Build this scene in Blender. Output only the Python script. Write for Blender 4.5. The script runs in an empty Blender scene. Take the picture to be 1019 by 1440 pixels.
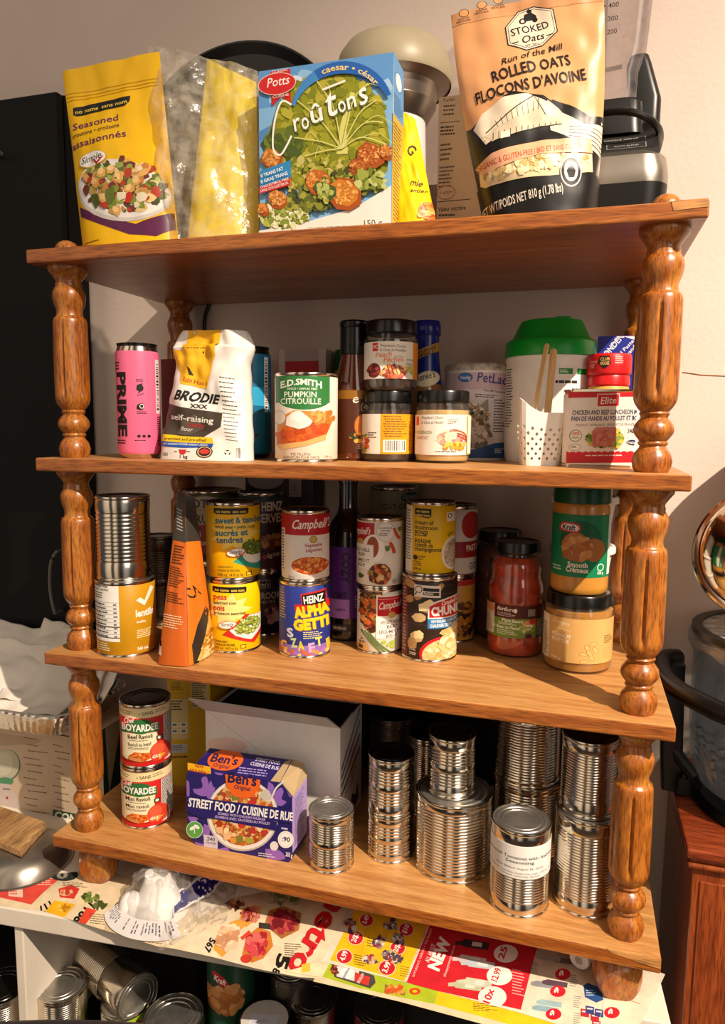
import bpy, math, random
import numpy as np
from bisect import bisect_right
from mathutils import Vector, Matrix, noise
from mathutils.geometry import tessellate_polygon

PI = math.pi
scene = bpy.context.scene
COL = scene.collection

# ------------------------------------------------------------------ camera
CAM = np.array([0.7943, -0.9059, 0.6645])
FPX = 1010.6


def _rot(a, b, c):
    ca, sa, cb, sb, cc, sc = math.cos(a), math.sin(a), math.cos(b), math.sin(b), math.cos(c), math.sin(c)
    return (np.array([[ca, -sa, 0], [sa, ca, 0], [0, 0, 1]]) @ np.array([[1, 0, 0], [0, cb, -sb], [0, sb, cb]])
            @ np.array([[cc, 0, sc], [0, 1, 0], [-sc, 0, cc]]))


RM = _rot(0.2923, -0.1195, -0.009)
cam_data = bpy.data.cameras.new('camera')
cam = bpy.data.objects.new('camera', cam_data)
COL.objects.link(cam)
mw = Matrix.Identity(4)
for i in range(3):
    mw[i][0] = RM[i, 0]
    mw[i][1] = RM[i, 2]
    mw[i][2] = -RM[i, 1]
    mw[i][3] = CAM[i]
cam.matrix_world = mw
cam_data.sensor_fit = 'AUTO'
cam_data.sensor_width = 36
cam_data.lens = FPX / 1440 * 36
cam_data.clip_start = 0.01
scene.camera = cam


def _ray(x, y):
    return RM @ np.array([(x - 509.5) / FPX, 1, (720 - y) / FPX])


def at(x, y, Y):
    d = _ray(x, y)
    return Vector(CAM + d * (Y - CAM[1]) / d[1])


def atz(x, y, Zv):
    d = _ray(x, y)
    return Vector(CAM + d * (Zv - CAM[2]) / d[2])


# shelf tops, thickness, depth, width
Z1, Z2, Z3, Z4 = 0.9177, 0.6114, 0.3062, 0.0
TH, DEP, WID = 0.0199, 0.3959, 0.92
PX, PY = 0.0414, 0.0395
TZ = -0.0905          # table top
WALL = 0.4005


# ------------------------------------------------------------------ colours and materials
def lin(h):
    if not isinstance(h, str):
        return tuple(h)[:3]
    h = h.lstrip('#')
    o = []
    for k in (0, 2, 4):
        c = int(h[k:k + 2], 16) / 255
        o.append(c / 12.92 if c <= 0.04045 else ((c + 0.055) / 1.055) ** 2.4)
    return tuple(o)


def rgba(h):
    return lin(h) + (1.0,)


def mat(name, col='#888888', rough=0.5, metal=0.0, var=0.08, scale=30, bump=0.0, bscale=200, attr=False,
        trans=0.0, ior=1.45, spec=0.5, coat=0.0, sss=0.0):
    m = bpy.data.materials.new(name)
    m.use_nodes = True
    nt = m.node_tree
    b = nt.nodes['Principled BSDF']
    N, L = nt.nodes.new, nt.links.new
    tc = N('ShaderNodeTexCoord')
    nz = N('ShaderNodeTexNoise')
    nz.inputs['Scale'].default_value = scale
    nz.inputs['Detail'].default_value = 3
    L(tc.outputs['Object'], nz.inputs['Vector'])
    mr = N('ShaderNodeMapRange')
    mr.inputs['From Min'].default_value = 0.3
    mr.inputs['From Max'].default_value = 0.7
    mr.inputs['To Min'].default_value = 1 - var
    mr.inputs['To Max'].default_value = 1 + var * 0.5
    L(nz.outputs['Fac'], mr.inputs['Value'])
    mx = N('ShaderNodeMix')
    mx.data_type = 'RGBA'
    mx.blend_type = 'MULTIPLY'
    mx.inputs[0].default_value = 1
    L(mr.outputs['Result'], mx.inputs[7])
    if attr:
        a = N('ShaderNodeAttribute')
        a.attribute_name = 'Col'
        L(a.outputs['Color'], mx.inputs[6])
    else:
        mx.inputs[6].default_value = rgba(col)
    L(mx.outputs[2], b.inputs['Base Color'])
    b.inputs['Roughness'].default_value = rough
    b.inputs['Metallic'].default_value = metal
    b.inputs['Transmission Weight'].default_value = trans
    b.inputs['IOR'].default_value = ior
    b.inputs['Specular IOR Level'].default_value = spec
    b.inputs['Coat Weight'].default_value = coat
    b.inputs['Coat Roughness'].default_value = 0.08
    if sss:
        b.inputs['Subsurface Weight'].default_value = sss
        b.inputs['Subsurface Radius'].default_value = (0.01, 0.006, 0.004)
    if bump:
        n2 = N('ShaderNodeTexNoise')
        n2.inputs['Scale'].default_value = bscale
        n2.inputs['Detail'].default_value = 4
        L(tc.outputs['Object'], n2.inputs['Vector'])
        bp = N('ShaderNodeBump')
        bp.inputs['Strength'].default_value = bump
        bp.inputs['Distance'].default_value = 0.002
        L(n2.outputs['Fac'], bp.inputs['Height'])
        L(bp.outputs['Normal'], b.inputs['Normal'])
    return m


def wood(name, dark, mid, light, axis='X', rough=0.38, stretch=14, scale=9, coat=0.25, seed=0.0, pores=0.5):
    m = bpy.data.materials.new(name)
    m.use_nodes = True
    nt = m.node_tree
    b = nt.nodes['Principled BSDF']
    N, L = nt.nodes.new, nt.links.new
    tc = N('ShaderNodeTexCoord')
    mp = N('ShaderNodeMapping')
    s = [stretch, stretch, stretch]
    s['XYZ'.index(axis)] = 1.0
    mp.inputs['Scale'].default_value = s
    mp.inputs['Location'].default_value = (seed, seed * 1.7, seed * 0.3)
    L(tc.outputs['Object'], mp.inputs['Vector'])
    n1 = N('ShaderNodeTexNoise')
    n1.inputs['Scale'].default_value = scale * 0.55
    n1.inputs['Detail'].default_value = 5
    n1.inputs['Roughness'].default_value = 0.6
    n1.inputs['Distortion'].default_value = 0.5
    L(mp.outputs['Vector'], n1.inputs['Vector'])
    cr = N('ShaderNodeValToRGB')
    e = cr.color_ramp.elements
    e[0].position, e[0].color = 0.28, rgba(dark)
    e[1].position, e[1].color = 0.75, rgba(light)
    k = e.new(0.5)
    k.color = rgba(mid)
    L(n1.outputs['Fac'], cr.inputs['Fac'])
    n2 = N('ShaderNodeTexNoise')
    n2.inputs['Scale'].default_value = scale * 4
    n2.inputs['Detail'].default_value = 3
    L(mp.outputs['Vector'], n2.inputs['Vector'])
    r2 = N('ShaderNodeMapRange')
    r2.inputs['From Min'].default_value = 0.35
    r2.inputs['From Max'].default_value = 0.55
    r2.inputs['To Min'].default_value = 1 - pores
    r2.inputs['To Max'].default_value = 1.0
    L(n2.outputs['Fac'], r2.inputs['Value'])
    mx = N('ShaderNodeMix')
    mx.data_type = 'RGBA'
    mx.blend_type = 'MULTIPLY'
    mx.inputs[0].default_value = 1
    L(cr.outputs['Color'], mx.inputs[6])
    L(r2.outputs['Result'], mx.inputs[7])
    L(mx.outputs[2], b.inputs['Base Color'])
    b.inputs['Roughness'].default_value = rough
    b.inputs['Coat Weight'].default_value = coat
    b.inputs['Coat Roughness'].default_value = 0.2
    bp = N('ShaderNodeBump')
    bp.inputs['Strength'].default_value = 0.15
    bp.inputs['Distance'].default_value = 0.001
    L(n2.outputs['Fac'], bp.inputs['Height'])
    L(bp.outputs['Normal'], b.inputs['Normal'])
    return m


def clear(name, tint='#ffffff', body=0.12, bodycol='#ffffff', gloss=0.06, rough=0.05, bump=0.0, bscale=60):
    """see-through sheet: transparent + a little translucent body + fresnel gloss"""
    m = bpy.data.materials.new(name)
    m.use_nodes = True
    nt = m.node_tree
    nt.nodes.remove(nt.nodes['Principled BSDF'])
    N, L = nt.nodes.new, nt.links.new
    out = nt.nodes['Material Output']
    tr = N('ShaderNodeBsdfTransparent')
    tr.inputs['Color'].default_value = rgba(tint)
    df = N('ShaderNodeBsdfDiffuse')
    df.inputs['Color'].default_value = rgba(bodycol)
    tl = N('ShaderNodeBsdfTranslucent')
    tl.inputs['Color'].default_value = rgba(bodycol)
    m0 = N('ShaderNodeMixShader')
    m0.inputs[0].default_value = 0.4
    L(df.outputs[0], m0.inputs[1])
    L(tl.outputs[0], m0.inputs[2])
    tc = N('ShaderNodeTexCoord')
    nz = N('ShaderNodeTexNoise')
    nz.inputs['Scale'].default_value = bscale
    nz.inputs['Detail'].default_value = 3
    L(tc.outputs['Object'], nz.inputs['Vector'])
    mr = N('ShaderNodeMapRange')
    mr.inputs['From Min'].default_value = 0.3
    mr.inputs['From Max'].default_value = 0.7
    mr.inputs['To Min'].default_value = body * 0.3
    mr.inputs['To Max'].default_value = min(1.0, body * 1.7)
    L(nz.outputs['Fac'], mr.inputs['Value'])
    m1 = N('ShaderNodeMixShader')
    L(mr.outputs['Result'], m1.inputs[0])
    L(tr.outputs[0], m1.inputs[1])
    L(m0.outputs[0], m1.inputs[2])
    gl = N('ShaderNodeBsdfGlossy')
    gl.inputs['Roughness'].default_value = rough
    lw = N('ShaderNodeLayerWeight')
    lw.inputs['Blend'].default_value = 0.25
    ma = N('ShaderNodeMath')
    ma.operation = 'MULTIPLY_ADD'
    ma.inputs[1].default_value = 0.3
    ma.inputs[2].default_value = gloss
    L(lw.outputs['Fresnel'], ma.inputs[0])
    m2 = N('ShaderNodeMixShader')
    L(ma.outputs[0], m2.inputs[0])
    L(m1.outputs[0], m2.inputs[1])
    L(gl.outputs[0], m2.inputs[2])
    if bump:
        bp = N('ShaderNodeBump')
        bp.inputs['Strength'].default_value = bump
        bp.inputs['Distance'].default_value = 0.003
        L(nz.outputs['Fac'], bp.inputs['Height'])
        L(bp.outputs['Normal'], gl.inputs['Normal'])
    L(m2.outputs[0], out.inputs['Surface'])
    return m


M = {}
M['print'] = mat('printed_paper', attr=True, rough=0.42, var=0.05, scale=60)
M['foil_print'] = mat('printed_film', attr=True, rough=0.4, var=0.05, scale=40, bump=0.10, bscale=35)
M['card'] = mat('printed_card', attr=True, rough=0.5, var=0.04, scale=50)
M['news'] = mat('newsprint', attr=True, rough=0.85, var=0.16, scale=40, spec=0.2)
M['steel'] = mat('tin_plate', '#dad0c0', rough=0.16, metal=1.0, var=0.08, scale=25)
M['steel_dull'] = mat('tin_lid', '#b4b1ab', rough=0.36, metal=0.9, var=0.3, scale=45)
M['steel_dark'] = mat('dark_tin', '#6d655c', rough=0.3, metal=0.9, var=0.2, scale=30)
M['black_lid'] = mat('black_lid_and_shade', '#0d0c0b', rough=0.25, var=0.1)  # real black lids; on stacked steel cans, shade put into the lid colour
M['black'] = mat('black_plastic', '#0e0d0d', rough=0.35, var=0.15)
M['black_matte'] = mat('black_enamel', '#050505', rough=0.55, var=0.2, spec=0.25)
M['shelf_top'] = wood('pale_oak_top', '#a3662f', '#c08a4e', '#cf9e62', 'X', rough=0.5, coat=0.1, pores=0.25)  # paler oak for the upward faces
M['shade_paint'] = mat('shaded_inner_board', '#1a1411', rough=0.6, var=0.1)  # inside of the white bookcase, its shade put into the colour
M['shelf'] = wood('oak_shelf', '#7c3a0f', '#a2591f', '#ba742e', 'X', rough=0.36, seed=0.0)
M['shelf_worn'] = wood('worn_oak', '#b5763c', '#c98c4c', '#daa566', 'X', rough=0.6, coat=0)
M['post'] = wood('turned_oak', '#823e10', '#ae6420', '#c68436', 'Z', rough=0.33, stretch=7, scale=16, coat=0.35)
M['plank'] = wood('raw_plank', '#7d5834', '#a97f4e', '#c79d68', 'Y', rough=0.7, coat=0, stretch=9)
M['mahogany'] = wood('mahogany', '#6a2a10', '#8f4119', '#ab5524', 'Z', rough=0.35, coat=0.3)
M['mahogany_top'] = wood('mahogany_top', '#642811', '#86391a', '#a04c26', 'X', rough=0.25, coat=0.4)
M['wall'] = mat('painted_plaster', '#d9c8bb', rough=0.85, var=0.03, scale=6, bump=0.25, bscale=110)
M['white_paint'] = mat('white_board', '#e4d8c6', rough=0.5, var=0.05, scale=12)
M['floor'] = mat('floor_boards', '#4a3626', rough=0.6, var=0.2, scale=5)
M['glass'] = clear('jar_glass', '#f4f4ee', body=0.03, gloss=0.05, rough=0.03)
M['glass_thick'] = clear('bowl_glass', '#dfe3e6', body=0.16, bodycol='#b4bcc6', gloss=0.07, rough=0.05)
M['jug'] = clear('jug_plastic', '#ece6e4', body=0.22, bodycol='#bdb2b2', gloss=0.07, rough=0.12)
M['bag'] = clear('clear_film', '#fdfcf8', body=0.24, bodycol='#fbf4e4', gloss=0.03, rough=0.2, bump=0.7, bscale=70)
M['bag_thin'] = clear('thin_film', '#ffffff', body=0.12, bodycol='#f3efe8', gloss=0.06, rough=0.12, bump=0.6, bscale=50)
M['white_plastic'] = mat('white_plastic', '#ece8e2', rough=0.35, var=0.04)
M['frost'] = clear('frosted_plastic', '#f2efe8', body=0.62, bodycol='#efe8dc', gloss=0.04, rough=0.25)
M['tissue'] = mat('tissue_paper', '#efe6d8', rough=0.9, var=0.05, bump=0.3, bscale=60)
M['foil'] = mat('aluminium_foil', '#d8d2c8', rough=0.2, metal=1.0, var=0.1, bump=0.8, bscale=60)
M['brushed'] = mat('brushed_steel', '#a59d92', rough=0.3, metal=0.9, var=0.12, scale=20)
M['cream'] = mat('cream_plastic', '#a89c80', rough=0.4, var=0.04)
M['stick'] = wood('birch_stick', '#d7aa72', '#e3bb86', '#edca98', 'Z', rough=0.7, coat=0, pores=0.15)
M['green_lid'] = mat('green_plastic', '#0b9a2f', rough=0.3, var=0.06)
M['dkgreen_lid'] = mat('dark_green_plastic', '#0c4a2c', rough=0.3, var=0.06)
M['red_plastic'] = mat('red_plastic', '#c8161a', rough=0.3, var=0.08)
M['blue_plastic'] = mat('blue_plastic', '#14237e', rough=0.25, var=0.08)
M['peanut'] = mat('peanut_butter', '#c98a36', rough=0.3, var=0.1, scale=40, coat=0.5)
M['sauce'] = mat('tomato_sauce', '#c23c0a', rough=0.22, var=0.5, scale=55, coat=0.7)
M['dark_sauce'] = mat('dark_tomato_sauce', '#4f1808', rough=0.25, var=0.4, scale=50, coat=0.6)
M['chutney'] = mat('dark_chutney', '#3a1c0c', rough=0.2, var=0.35, scale=60, coat=0.7)
M['mayo'] = mat('pale_spread', '#dfbb7c', rough=0.3, var=0.06, coat=0.5)
M['amber'] = mat('amber_sauce', '#5d2608', rough=0.12, var=0.2, scale=25, coat=0.8)
M['dressing'] = mat('brown_dressing', '#8a5a2c', rough=0.25, var=0.2, coat=0.6)
M['spice'] = mat('yellow_powder', '#c9a04a', rough=0.5, var=0.15, scale=80)
M['wine'] = mat('dark_glass', '#120a0c', rough=0.08, var=0.1, coat=0.8)
M['chair'] = mat('dark_grey_vinyl', '#2b2a2e', rough=0.5, var=0.1)
M['cable'] = mat('black_cable', '#0b0b0b', rough=0.4, var=0.1)
M['grey_wire'] = mat('grey_wire', '#6f6a64', rough=0.4, var=0.1)


# ------------------------------------------------------------------ mesh helpers
def link(name, me, parent=None, loc=None):
    o = bpy.data.objects.new(name, me)
    COL.objects.link(o)
    if parent is not None:
        o.parent = parent
    if loc is not None:
        o.location = loc
    return o


class MB:
    def __init__(s):
        s.v, s.f = [], []

    def add(s, vs, fs):
        k = len(s.v)
        s.v += [tuple(p) for p in vs]
        s.f += [tuple(i + k for i in f) for f in fs]
        return s

    def box(s, a, b):
        (x0, y0, z0), (x1, y1, z1) = a, b
        return s.hexa([(x0, y0, z0), (x1, y0, z0), (x1, y1, z0), (x0, y1, z0),
                       (x0, y0, z1), (x1, y0, z1), (x1, y1, z1), (x0, y1, z1)])

    def hexa(s, p):
        return s.add(p, [(0, 3, 2, 1), (4, 5, 6, 7), (0, 1, 5, 4), (1, 2, 6, 5), (2, 3, 7, 6), (3, 0, 4, 7)])

    def loft(s, rings, cap0=True, cap1=True, closed=True):
        n = len(rings[0])
        vs = [p for r in rings for p in r]
        fs = []
        for i in range(len(rings) - 1):
            for j in range(n if closed else n - 1):
                a, b = i * n + j, i * n + (j + 1) % n
                fs.append((a, b, b + n, a + n))
        if cap0:
            fs.append(tuple(range(n - 1, -1, -1)))
        if cap1:
            fs.append(tuple((len(rings) - 1) * n + j for j in range(n)))
        return s.add(vs, fs)

    def lathe(s, prof, seg=48, rf=None, c=(0, 0, 0), cap0=True, cap1=True):
        rings = []
        for (r, z) in prof:
            r = max(r, 1e-5)
            ring = []
            for j in range(seg):
                a = 2 * PI * j / seg
                rr = rf(a, z, r) if rf else r
                ring.append((c[0] + rr * math.cos(a), c[1] + rr * math.sin(a), c[2] + z))
            rings.append(ring)
        return s.loft(rings, cap0, cap1)

    def tube(s, pts, r, seg=10):
        pts = [Vector(p) for p in pts]
        rings = []
        up = Vector((0.13, 0.21, 0.97))
        for i, p in enumerate(pts):
            d = (pts[min(i + 1, len(pts) - 1)] - pts[max(i - 1, 0)]).normalized()
            if abs(d.dot(up)) > 0.95:
                up = Vector((0.9, 0.3, 0.2))
            u = d.cross(up).normalized()
            w = d.cross(u).normalized()
            rr = r[i] if isinstance(r, (list, tuple)) else r
            rings.append([p + (u * math.cos(a) + w * math.sin(a)) * rr for a in
                          (2 * PI * k / seg for k in range(seg))])
        return s.loft(rings)

    def grid(s, P, nu, nv):
        vs = [P(i / nu, j / nv) for j in range(nv + 1) for i in range(nu + 1)]
        fs = [(j * (nu + 1) + i, j * (nu + 1) + i + 1, (j + 1) * (nu + 1) + i + 1, (j + 1) * (nu + 1) + i)
              for j in range(nv) for i in range(nu)]
        return s.add(vs, fs)

    def mesh(s, name, m, smooth=35):
        me = bpy.data.meshes.new(name)
        me.from_pydata(s.v, [], s.f)
        me.materials.append(m)
        if smooth:
            me.polygons.foreach_set('use_smooth', [True] * len(me.polygons))
            me.set_sharp_from_angle(angle=math.radians(smooth))
        me.update()
        return me

    def build(s, name, m, parent=None, loc=None, smooth=35, bevel=0):
        o = link(name, s.mesh(name, m, smooth), parent, loc)
        if bevel:
            bm = o.modifiers.new('bevel', 'BEVEL')
            bm.width = bevel
            bm.segments = 2
            bm.limit_method = 'ANGLE'
        return o


def catmull(pts, n=8):
    pts = [Vector(p) for p in pts]
    P = [pts[0]] + pts + [pts[-1]]
    out = []
    for i in range(1, len(P) - 2):
        for k in range(n):
            t = k / n
            a, b, c, d = P[i - 1], P[i], P[i + 1], P[i + 2]
            out.append(0.5 * ((2 * b) + (c - a) * t + (2 * a - 5 * b + 4 * c - d) * t * t
                              + (3 * b - a - 3 * c + d) * t ** 3))
    out.append(pts[-1])
    return out


def rrect(hx, hy, r, z, n=6, c=(0, 0)):
    r = min(r, hx * 0.999, hy * 0.999)
    ring = []
    for (sx, sy, a0) in ((1, 1, 0), (-1, 1, 90), (-1, -1, 180), (1, -1, 270)):
        for k in range(n + 1):
            a = math.radians(a0 + 90 * k / n)
            ring.append((c[0] + sx * (hx - r) + r * math.cos(a), c[1] + sy * (hy - r) + r * math.sin(a), z))
    return ring


def thing(name, label, cat, loc=(0, 0, 0), rotz=0.0, group=None):
    o = bpy.data.objects.new(name, None)
    o.empty_display_size = 0.02
    COL.objects.link(o)
    o.location = loc
    o.rotation_euler = (0, 0, rotz)
    o['label'] = label
    o['category'] = cat
    if group:
        o['group'] = group
    return o


def tag(o, label, cat, group=None, kind=None):
    o['label'] = label
    o['category'] = cat
    if group:
        o['group'] = group
    if kind:
        o['kind'] = kind
    return o


def struct(o, label=None):
    o['kind'] = 'structure'
    if label:
        o['label'] = label
    return o


def facing(x, y):
    return math.atan2(CAM[1] - y, CAM[0] - x) + PI / 2


# ------------------------------------------------------------------ printed surfaces
_glyphs = {}


def glyphs(s, bold):
    k = (s, bold)
    if k in _glyphs:
        return _glyphs[k]
    cu = bpy.data.curves.new('txt', 'FONT')
    cu.body = s
    cu.size = 1
    cu.offset = bold
    cu.resolution_u = 2
    ob = bpy.data.objects.new('txt', cu)
    me = bpy.data.meshes.new_from_object(ob)
    me.calc_loop_triangles()
    vs = [v.co for v in me.vertices]
    tris = [[(vs[i].x, vs[i].y) for i in t.vertices] for t in me.loop_triangles]
    xs = [p[0] for t in tris for p in t] or [0, 1]
    res = (tris, min(xs), max(xs))
    bpy.data.meshes.remove(me)
    bpy.data.objects.remove(ob)
    bpy.data.curves.remove(cu)
    _glyphs[k] = res
    return res


def cutpoly(poly, ax, c):
    a, b = [], []
    n = len(poly)
    for i in range(n):
        p, q = poly[i], poly[(i + 1) % n]
        dp, dq = p[ax] - c, q[ax] - c
        if dp <= 0:
            a.append(p)
        if dp >= 0:
            b.append(p)
        if dp * dq < 0:
            t = dp / (dp - dq)
            m = (p[0] + (q[0] - p[0]) * t, p[1] + (q[1] - p[1]) * t)
            a.append(m)
            b.append(m)
    return a, b


def split(poly, ax, cuts):
    lo = min(p[ax] for p in poly)
    hi = max(p[ax] for p in poly)
    i = bisect_right(cuts, lo + 1e-6)
    out = []
    cur = poly
    while i < len(cuts) and cuts[i] < hi - 1e-6:
        a, b = cutpoly(cur, ax, cuts[i])
        if len(a) > 2:
            out.append(a)
        cur = b
        i += 1
    if len(cur) > 2:
        out.append(cur)
    return out


def clip_convex(poly, cp):
    """clip poly by a convex polygon (either winding)"""
    n = len(cp)
    area = sum(cp[i][0] * cp[(i + 1) % n][1] - cp[(i + 1) % n][0] * cp[i][1] for i in range(n))
    sg = 1 if area > 0 else -1
    cur = poly
    for i in range(n):
        ax, ay = cp[i]
        bx, by = cp[(i + 1) % n]
        out = []
        m = len(cur)
        for j in range(m):
            p, q = cur[j], cur[(j + 1) % m]
            dp = sg * ((bx - ax) * (p[1] - ay) - (by - ay) * (p[0] - ax))
            dq = sg * ((bx - ax) * (q[1] - ay) - (by - ay) * (q[0] - ax))
            if dp >= 0:
                out.append(p)
            if dp * dq < 0:
                t = dp / (dp - dq)
                out.append((p[0] + (q[0] - p[0]) * t, p[1] + (q[1] - p[1]) * t))
        cur = out
        if len(cur) < 3:
            return []
    return cur


class Art:
    """A printed surface: flat shapes in design units laid in thin layers on a mapped surface, one mesh."""

    def __init__(s, step=0.00005):
        s.V, s.F, s.C, s.NV, s.S = [], [], [], [], []
        s.step = step
        s.lift = 0.0
        s.rnd = random.Random(7)

    # -- raw geometry with one colour
    def raw(s, mb, col, smooth=True):
        k = len(s.V)
        s.V += mb.v
        s.NV += [None] * len(mb.v)
        c = lin(col)
        for f in mb.f:
            s.F.append(tuple(i + k for i in f))
            s.C.append(c)
            s.S.append(smooth)
        return s

    # -- choose the surface the following shapes go on
    def use(s, mp, clip, cx=(), cy=(), base=None, flatn=False):
        s.mp, s.clip, s.cx, s.cy = mp, clip, list(cx), list(cy)
        s.items = []
        s.flatn = flatn
        if base:
            x0, x1, y0, y1 = clip
            s.rect(x0, y0, x1, y1, base)
        return s

    def add(s, polys, col, within=None):
        x0, x1, y0, y1 = s.clip
        out = []
        for p in polys:
            if within:
                p = clip_convex(p, within)
                if len(p) < 3:
                    continue
            xs = [q[0] for q in p]
            ys = [q[1] for q in p]
            if max(xs) <= x0 or min(xs) >= x1 or max(ys) <= y0 or min(ys) >= y1:
                continue
            if min(xs) < x0:
                p = cutpoly(p, 0, x0)[1]
            if max(xs) > x1:
                p = cutpoly(p, 0, x1)[0]
            if len(p) > 2 and min(ys) < y0:
                p = cutpoly(p, 1, y0)[1]
            if len(p) > 2 and max(ys) > y1:
                p = cutpoly(p, 1, y1)[0]
            if len(p) > 2:
                out.append(p)
        if not out:
            return s
        bx = [q[0] for p in out for q in p]
        by = [q[1] for p in out for q in p]
        bb = (min(bx), max(bx), min(by), max(by))
        lay = 0
        for (ib, il) in s.items:
            if il >= lay and ib[0] < bb[1] and ib[1] > bb[0] and ib[2] < bb[3] and ib[3] > bb[2]:
                lay = il + 1
        s.items.append((bb, lay))
        off = s.lift + s.step * (lay + 1)
        c = lin(col)
        for p in out:
            for a in split(p, 0, s.cx):
                for b in split(a, 1, s.cy):
                    k = len(s.V)
                    pts = [s.mp(q[0], q[1], off) for q in b]
                    nn = (pts[1] - pts[0]).cross(pts[-1] - pts[0])
                    n0 = s.nrm(b[0][0], b[0][1])
                    if nn.dot(n0) < 0:
                        b = b[::-1]
                        pts = pts[::-1]
                    s.V += [tuple(q) for q in pts]
                    s.NV += [None if s.flatn else s.nrm(q[0], q[1]) for q in b]
                    s.F.append(tuple(range(k, k + len(b))))
                    s.C.append(c)
                    s.S.append(not s.flatn)
        return s

    def nrm(s, x, y):
        a = s.mp(x, y, 0.0)
        return (s.mp(x, y, 0.001) - a).normalized()

    def rect(s, x0, y0, x1, y1, col, sk=0.0, within=None):
        """sk: drop of the right side (slanted rectangle)"""
        return s.add([[(x0, y0), (x1, y0 + sk), (x1, y1 + sk), (x0, y1)]], col, within)

    def poly(s, pts, col, within=None):
        v = [Vector((p[0], p[1], 0)) for p in pts]
        t = tessellate_polygon([v])
        return s.add([[pts[i] for i in f] for f in t], col, within)

    def quad(s, pts, col, within=None):
        return s.add([list(pts)], col, within)

    def ring(s, cx, cy, rx, ry, rot=0, n=28, a0=0, a1=360):
        cr, sr = math.cos(math.radians(rot)), math.sin(math.radians(rot))
        o = []
        for k in range(n):
            a = math.radians(a0 + (a1 - a0) * k / n)
            u, v = rx * math.cos(a), ry * math.sin(a)
            o.append((cx + u * cr - v * sr, cy + u * sr + v * cr))
        return o

    def ell(s, cx, cy, rx, ry, col, rot=0, n=28, within=None):
        return s.add([s.ring(cx, cy, rx, ry, rot, n)], col, within)

    def blob(s, cx, cy, r, col, ry=None, jag=0.3, n=9, within=None, rot=None):
        ry = ry or r
        rot = s.rnd.uniform(0, PI) if rot is None else rot
        pts = []
        for k in range(n):
            a = 2 * PI * k / n
            q = 1 + s.rnd.uniform(-jag, jag)
            u, v = r * q * math.cos(a), ry * q * math.sin(a)
            pts.append((cx + u * math.cos(rot) - v * math.sin(rot), cy + u * math.sin(rot) + v * math.cos(rot)))
        ctr = (cx, cy)
        return s.add([[ctr, pts[k], pts[(k + 1) % n]] for k in range(n)], col, within)

    def food(s, cx, cy, rx, ry, pal, n, size, rot=0, within=None, jag=0.3):
        cr, sr = math.cos(math.radians(rot)), math.sin(math.radians(rot))
        for _ in range(n):
            a = s.rnd.uniform(0, 2 * PI)
            q = math.sqrt(s.rnd.random())
            u, v = rx * q * math.cos(a), ry * q * math.sin(a)
            z = size * s.rnd.uniform(0.5, 1.3)
            s.blob(cx + u * cr - v * sr, cy + u * sr + v * cr, z, s.rnd.choice(pal), z * s.rnd.uniform(0.5, 1),
                   jag, 7, within)
        return s

    def peas(s, cx, cy, rx, ry, cols, n, k, rot=0, within=None):
        cr, sr = math.cos(math.radians(rot)), math.sin(math.radians(rot))
        for _ in range(n):
            a, q = s.rnd.uniform(0, 2 * PI), math.sqrt(s.rnd.random())
            u, v = rx * q * math.cos(a), ry * q * math.sin(a)
            x, y = cx + u * cr - v * sr, cy + u * sr + v * cr
            s.ell(x, y, k, k, cols[0], 0, 10, within)
            s.ell(x - k * .1, y - k * .12, k * .8, k * .8, s.rnd.choice(cols[1:]), 0, 10, within)
        return s

    def line(s, pts, w, col, within=None):
        q = [pts[0]]
        for p in pts[1:]:
            if math.hypot(p[0] - q[-1][0], p[1] - q[-1][1]) > w * 0.12:
                q.append(p)
        if len(q) < 2:
            return s
        L, Rr = [], []
        for i, p in enumerate(q):
            a, b = q[max(i - 1, 0)], q[min(i + 1, len(q) - 1)]
            dx, dy = b[0] - a[0], b[1] - a[1]
            d = math.hypot(dx, dy) or 1
            nx, ny = -dy / d * w / 2, dx / d * w / 2
            L.append((p[0] + nx, p[1] + ny))
            Rr.append((p[0] - nx, p[1] - ny))
        return s.add([[L[i], L[i + 1], Rr[i + 1], Rr[i]] for i in range(len(q) - 1)], col, within)

    def curve(s, pts, w, col, n=8, within=None):
        p = [(q.x, q.y) for q in catmull([(a, b, 0) for a, b in pts], n)]
        return s.line(p, w, col, within)

    def t(s, txt, x0, y0, x1, y1, h, col, bold=0.0, shear=0.0, warp=None, within=None):
        """text on the baseline (x0,y0)-(x1,y1), capital height h"""
        tris, a, b = glyphs(txt, round(min(bold, 0.12) * 0.5 + 0.006, 4))
        L = math.hypot(x1 - x0, y1 - y0)
        dx, dy = (x1 - x0) / L, (y1 - y0) / L
        kx = L / max(b - a, 1e-6)
        ky = h / 0.70
        out = []
        for tr in tris:
            q = []
            for (u, v) in tr:
                U = (u - a) * kx + shear * v * ky
                Vv = v * ky
                if warp:
                    q.append(warp(U / L, Vv))
                else:
                    q.append((x0 + dx * U + dy * Vv, y0 + dy * U - dx * Vv))
            out.append(q)
        return s.add(out, col, within)

    def arc(s, txt, cx, cy, R, a0, a1, h, col, bold=0.0):
        """text over an arc; angles in degrees, 90 is up, from a0 to a1"""
        def w(u, v):
            a = math.radians(a0 + (a1 - a0) * u)
            return (cx + (R + v) * math.cos(a), cy - (R + v) * math.sin(a))
        L = abs(math.radians(a1 - a0)) * R
        return s.t(txt, 0, 0, L, 0, h, col, bold, warp=w)

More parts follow.
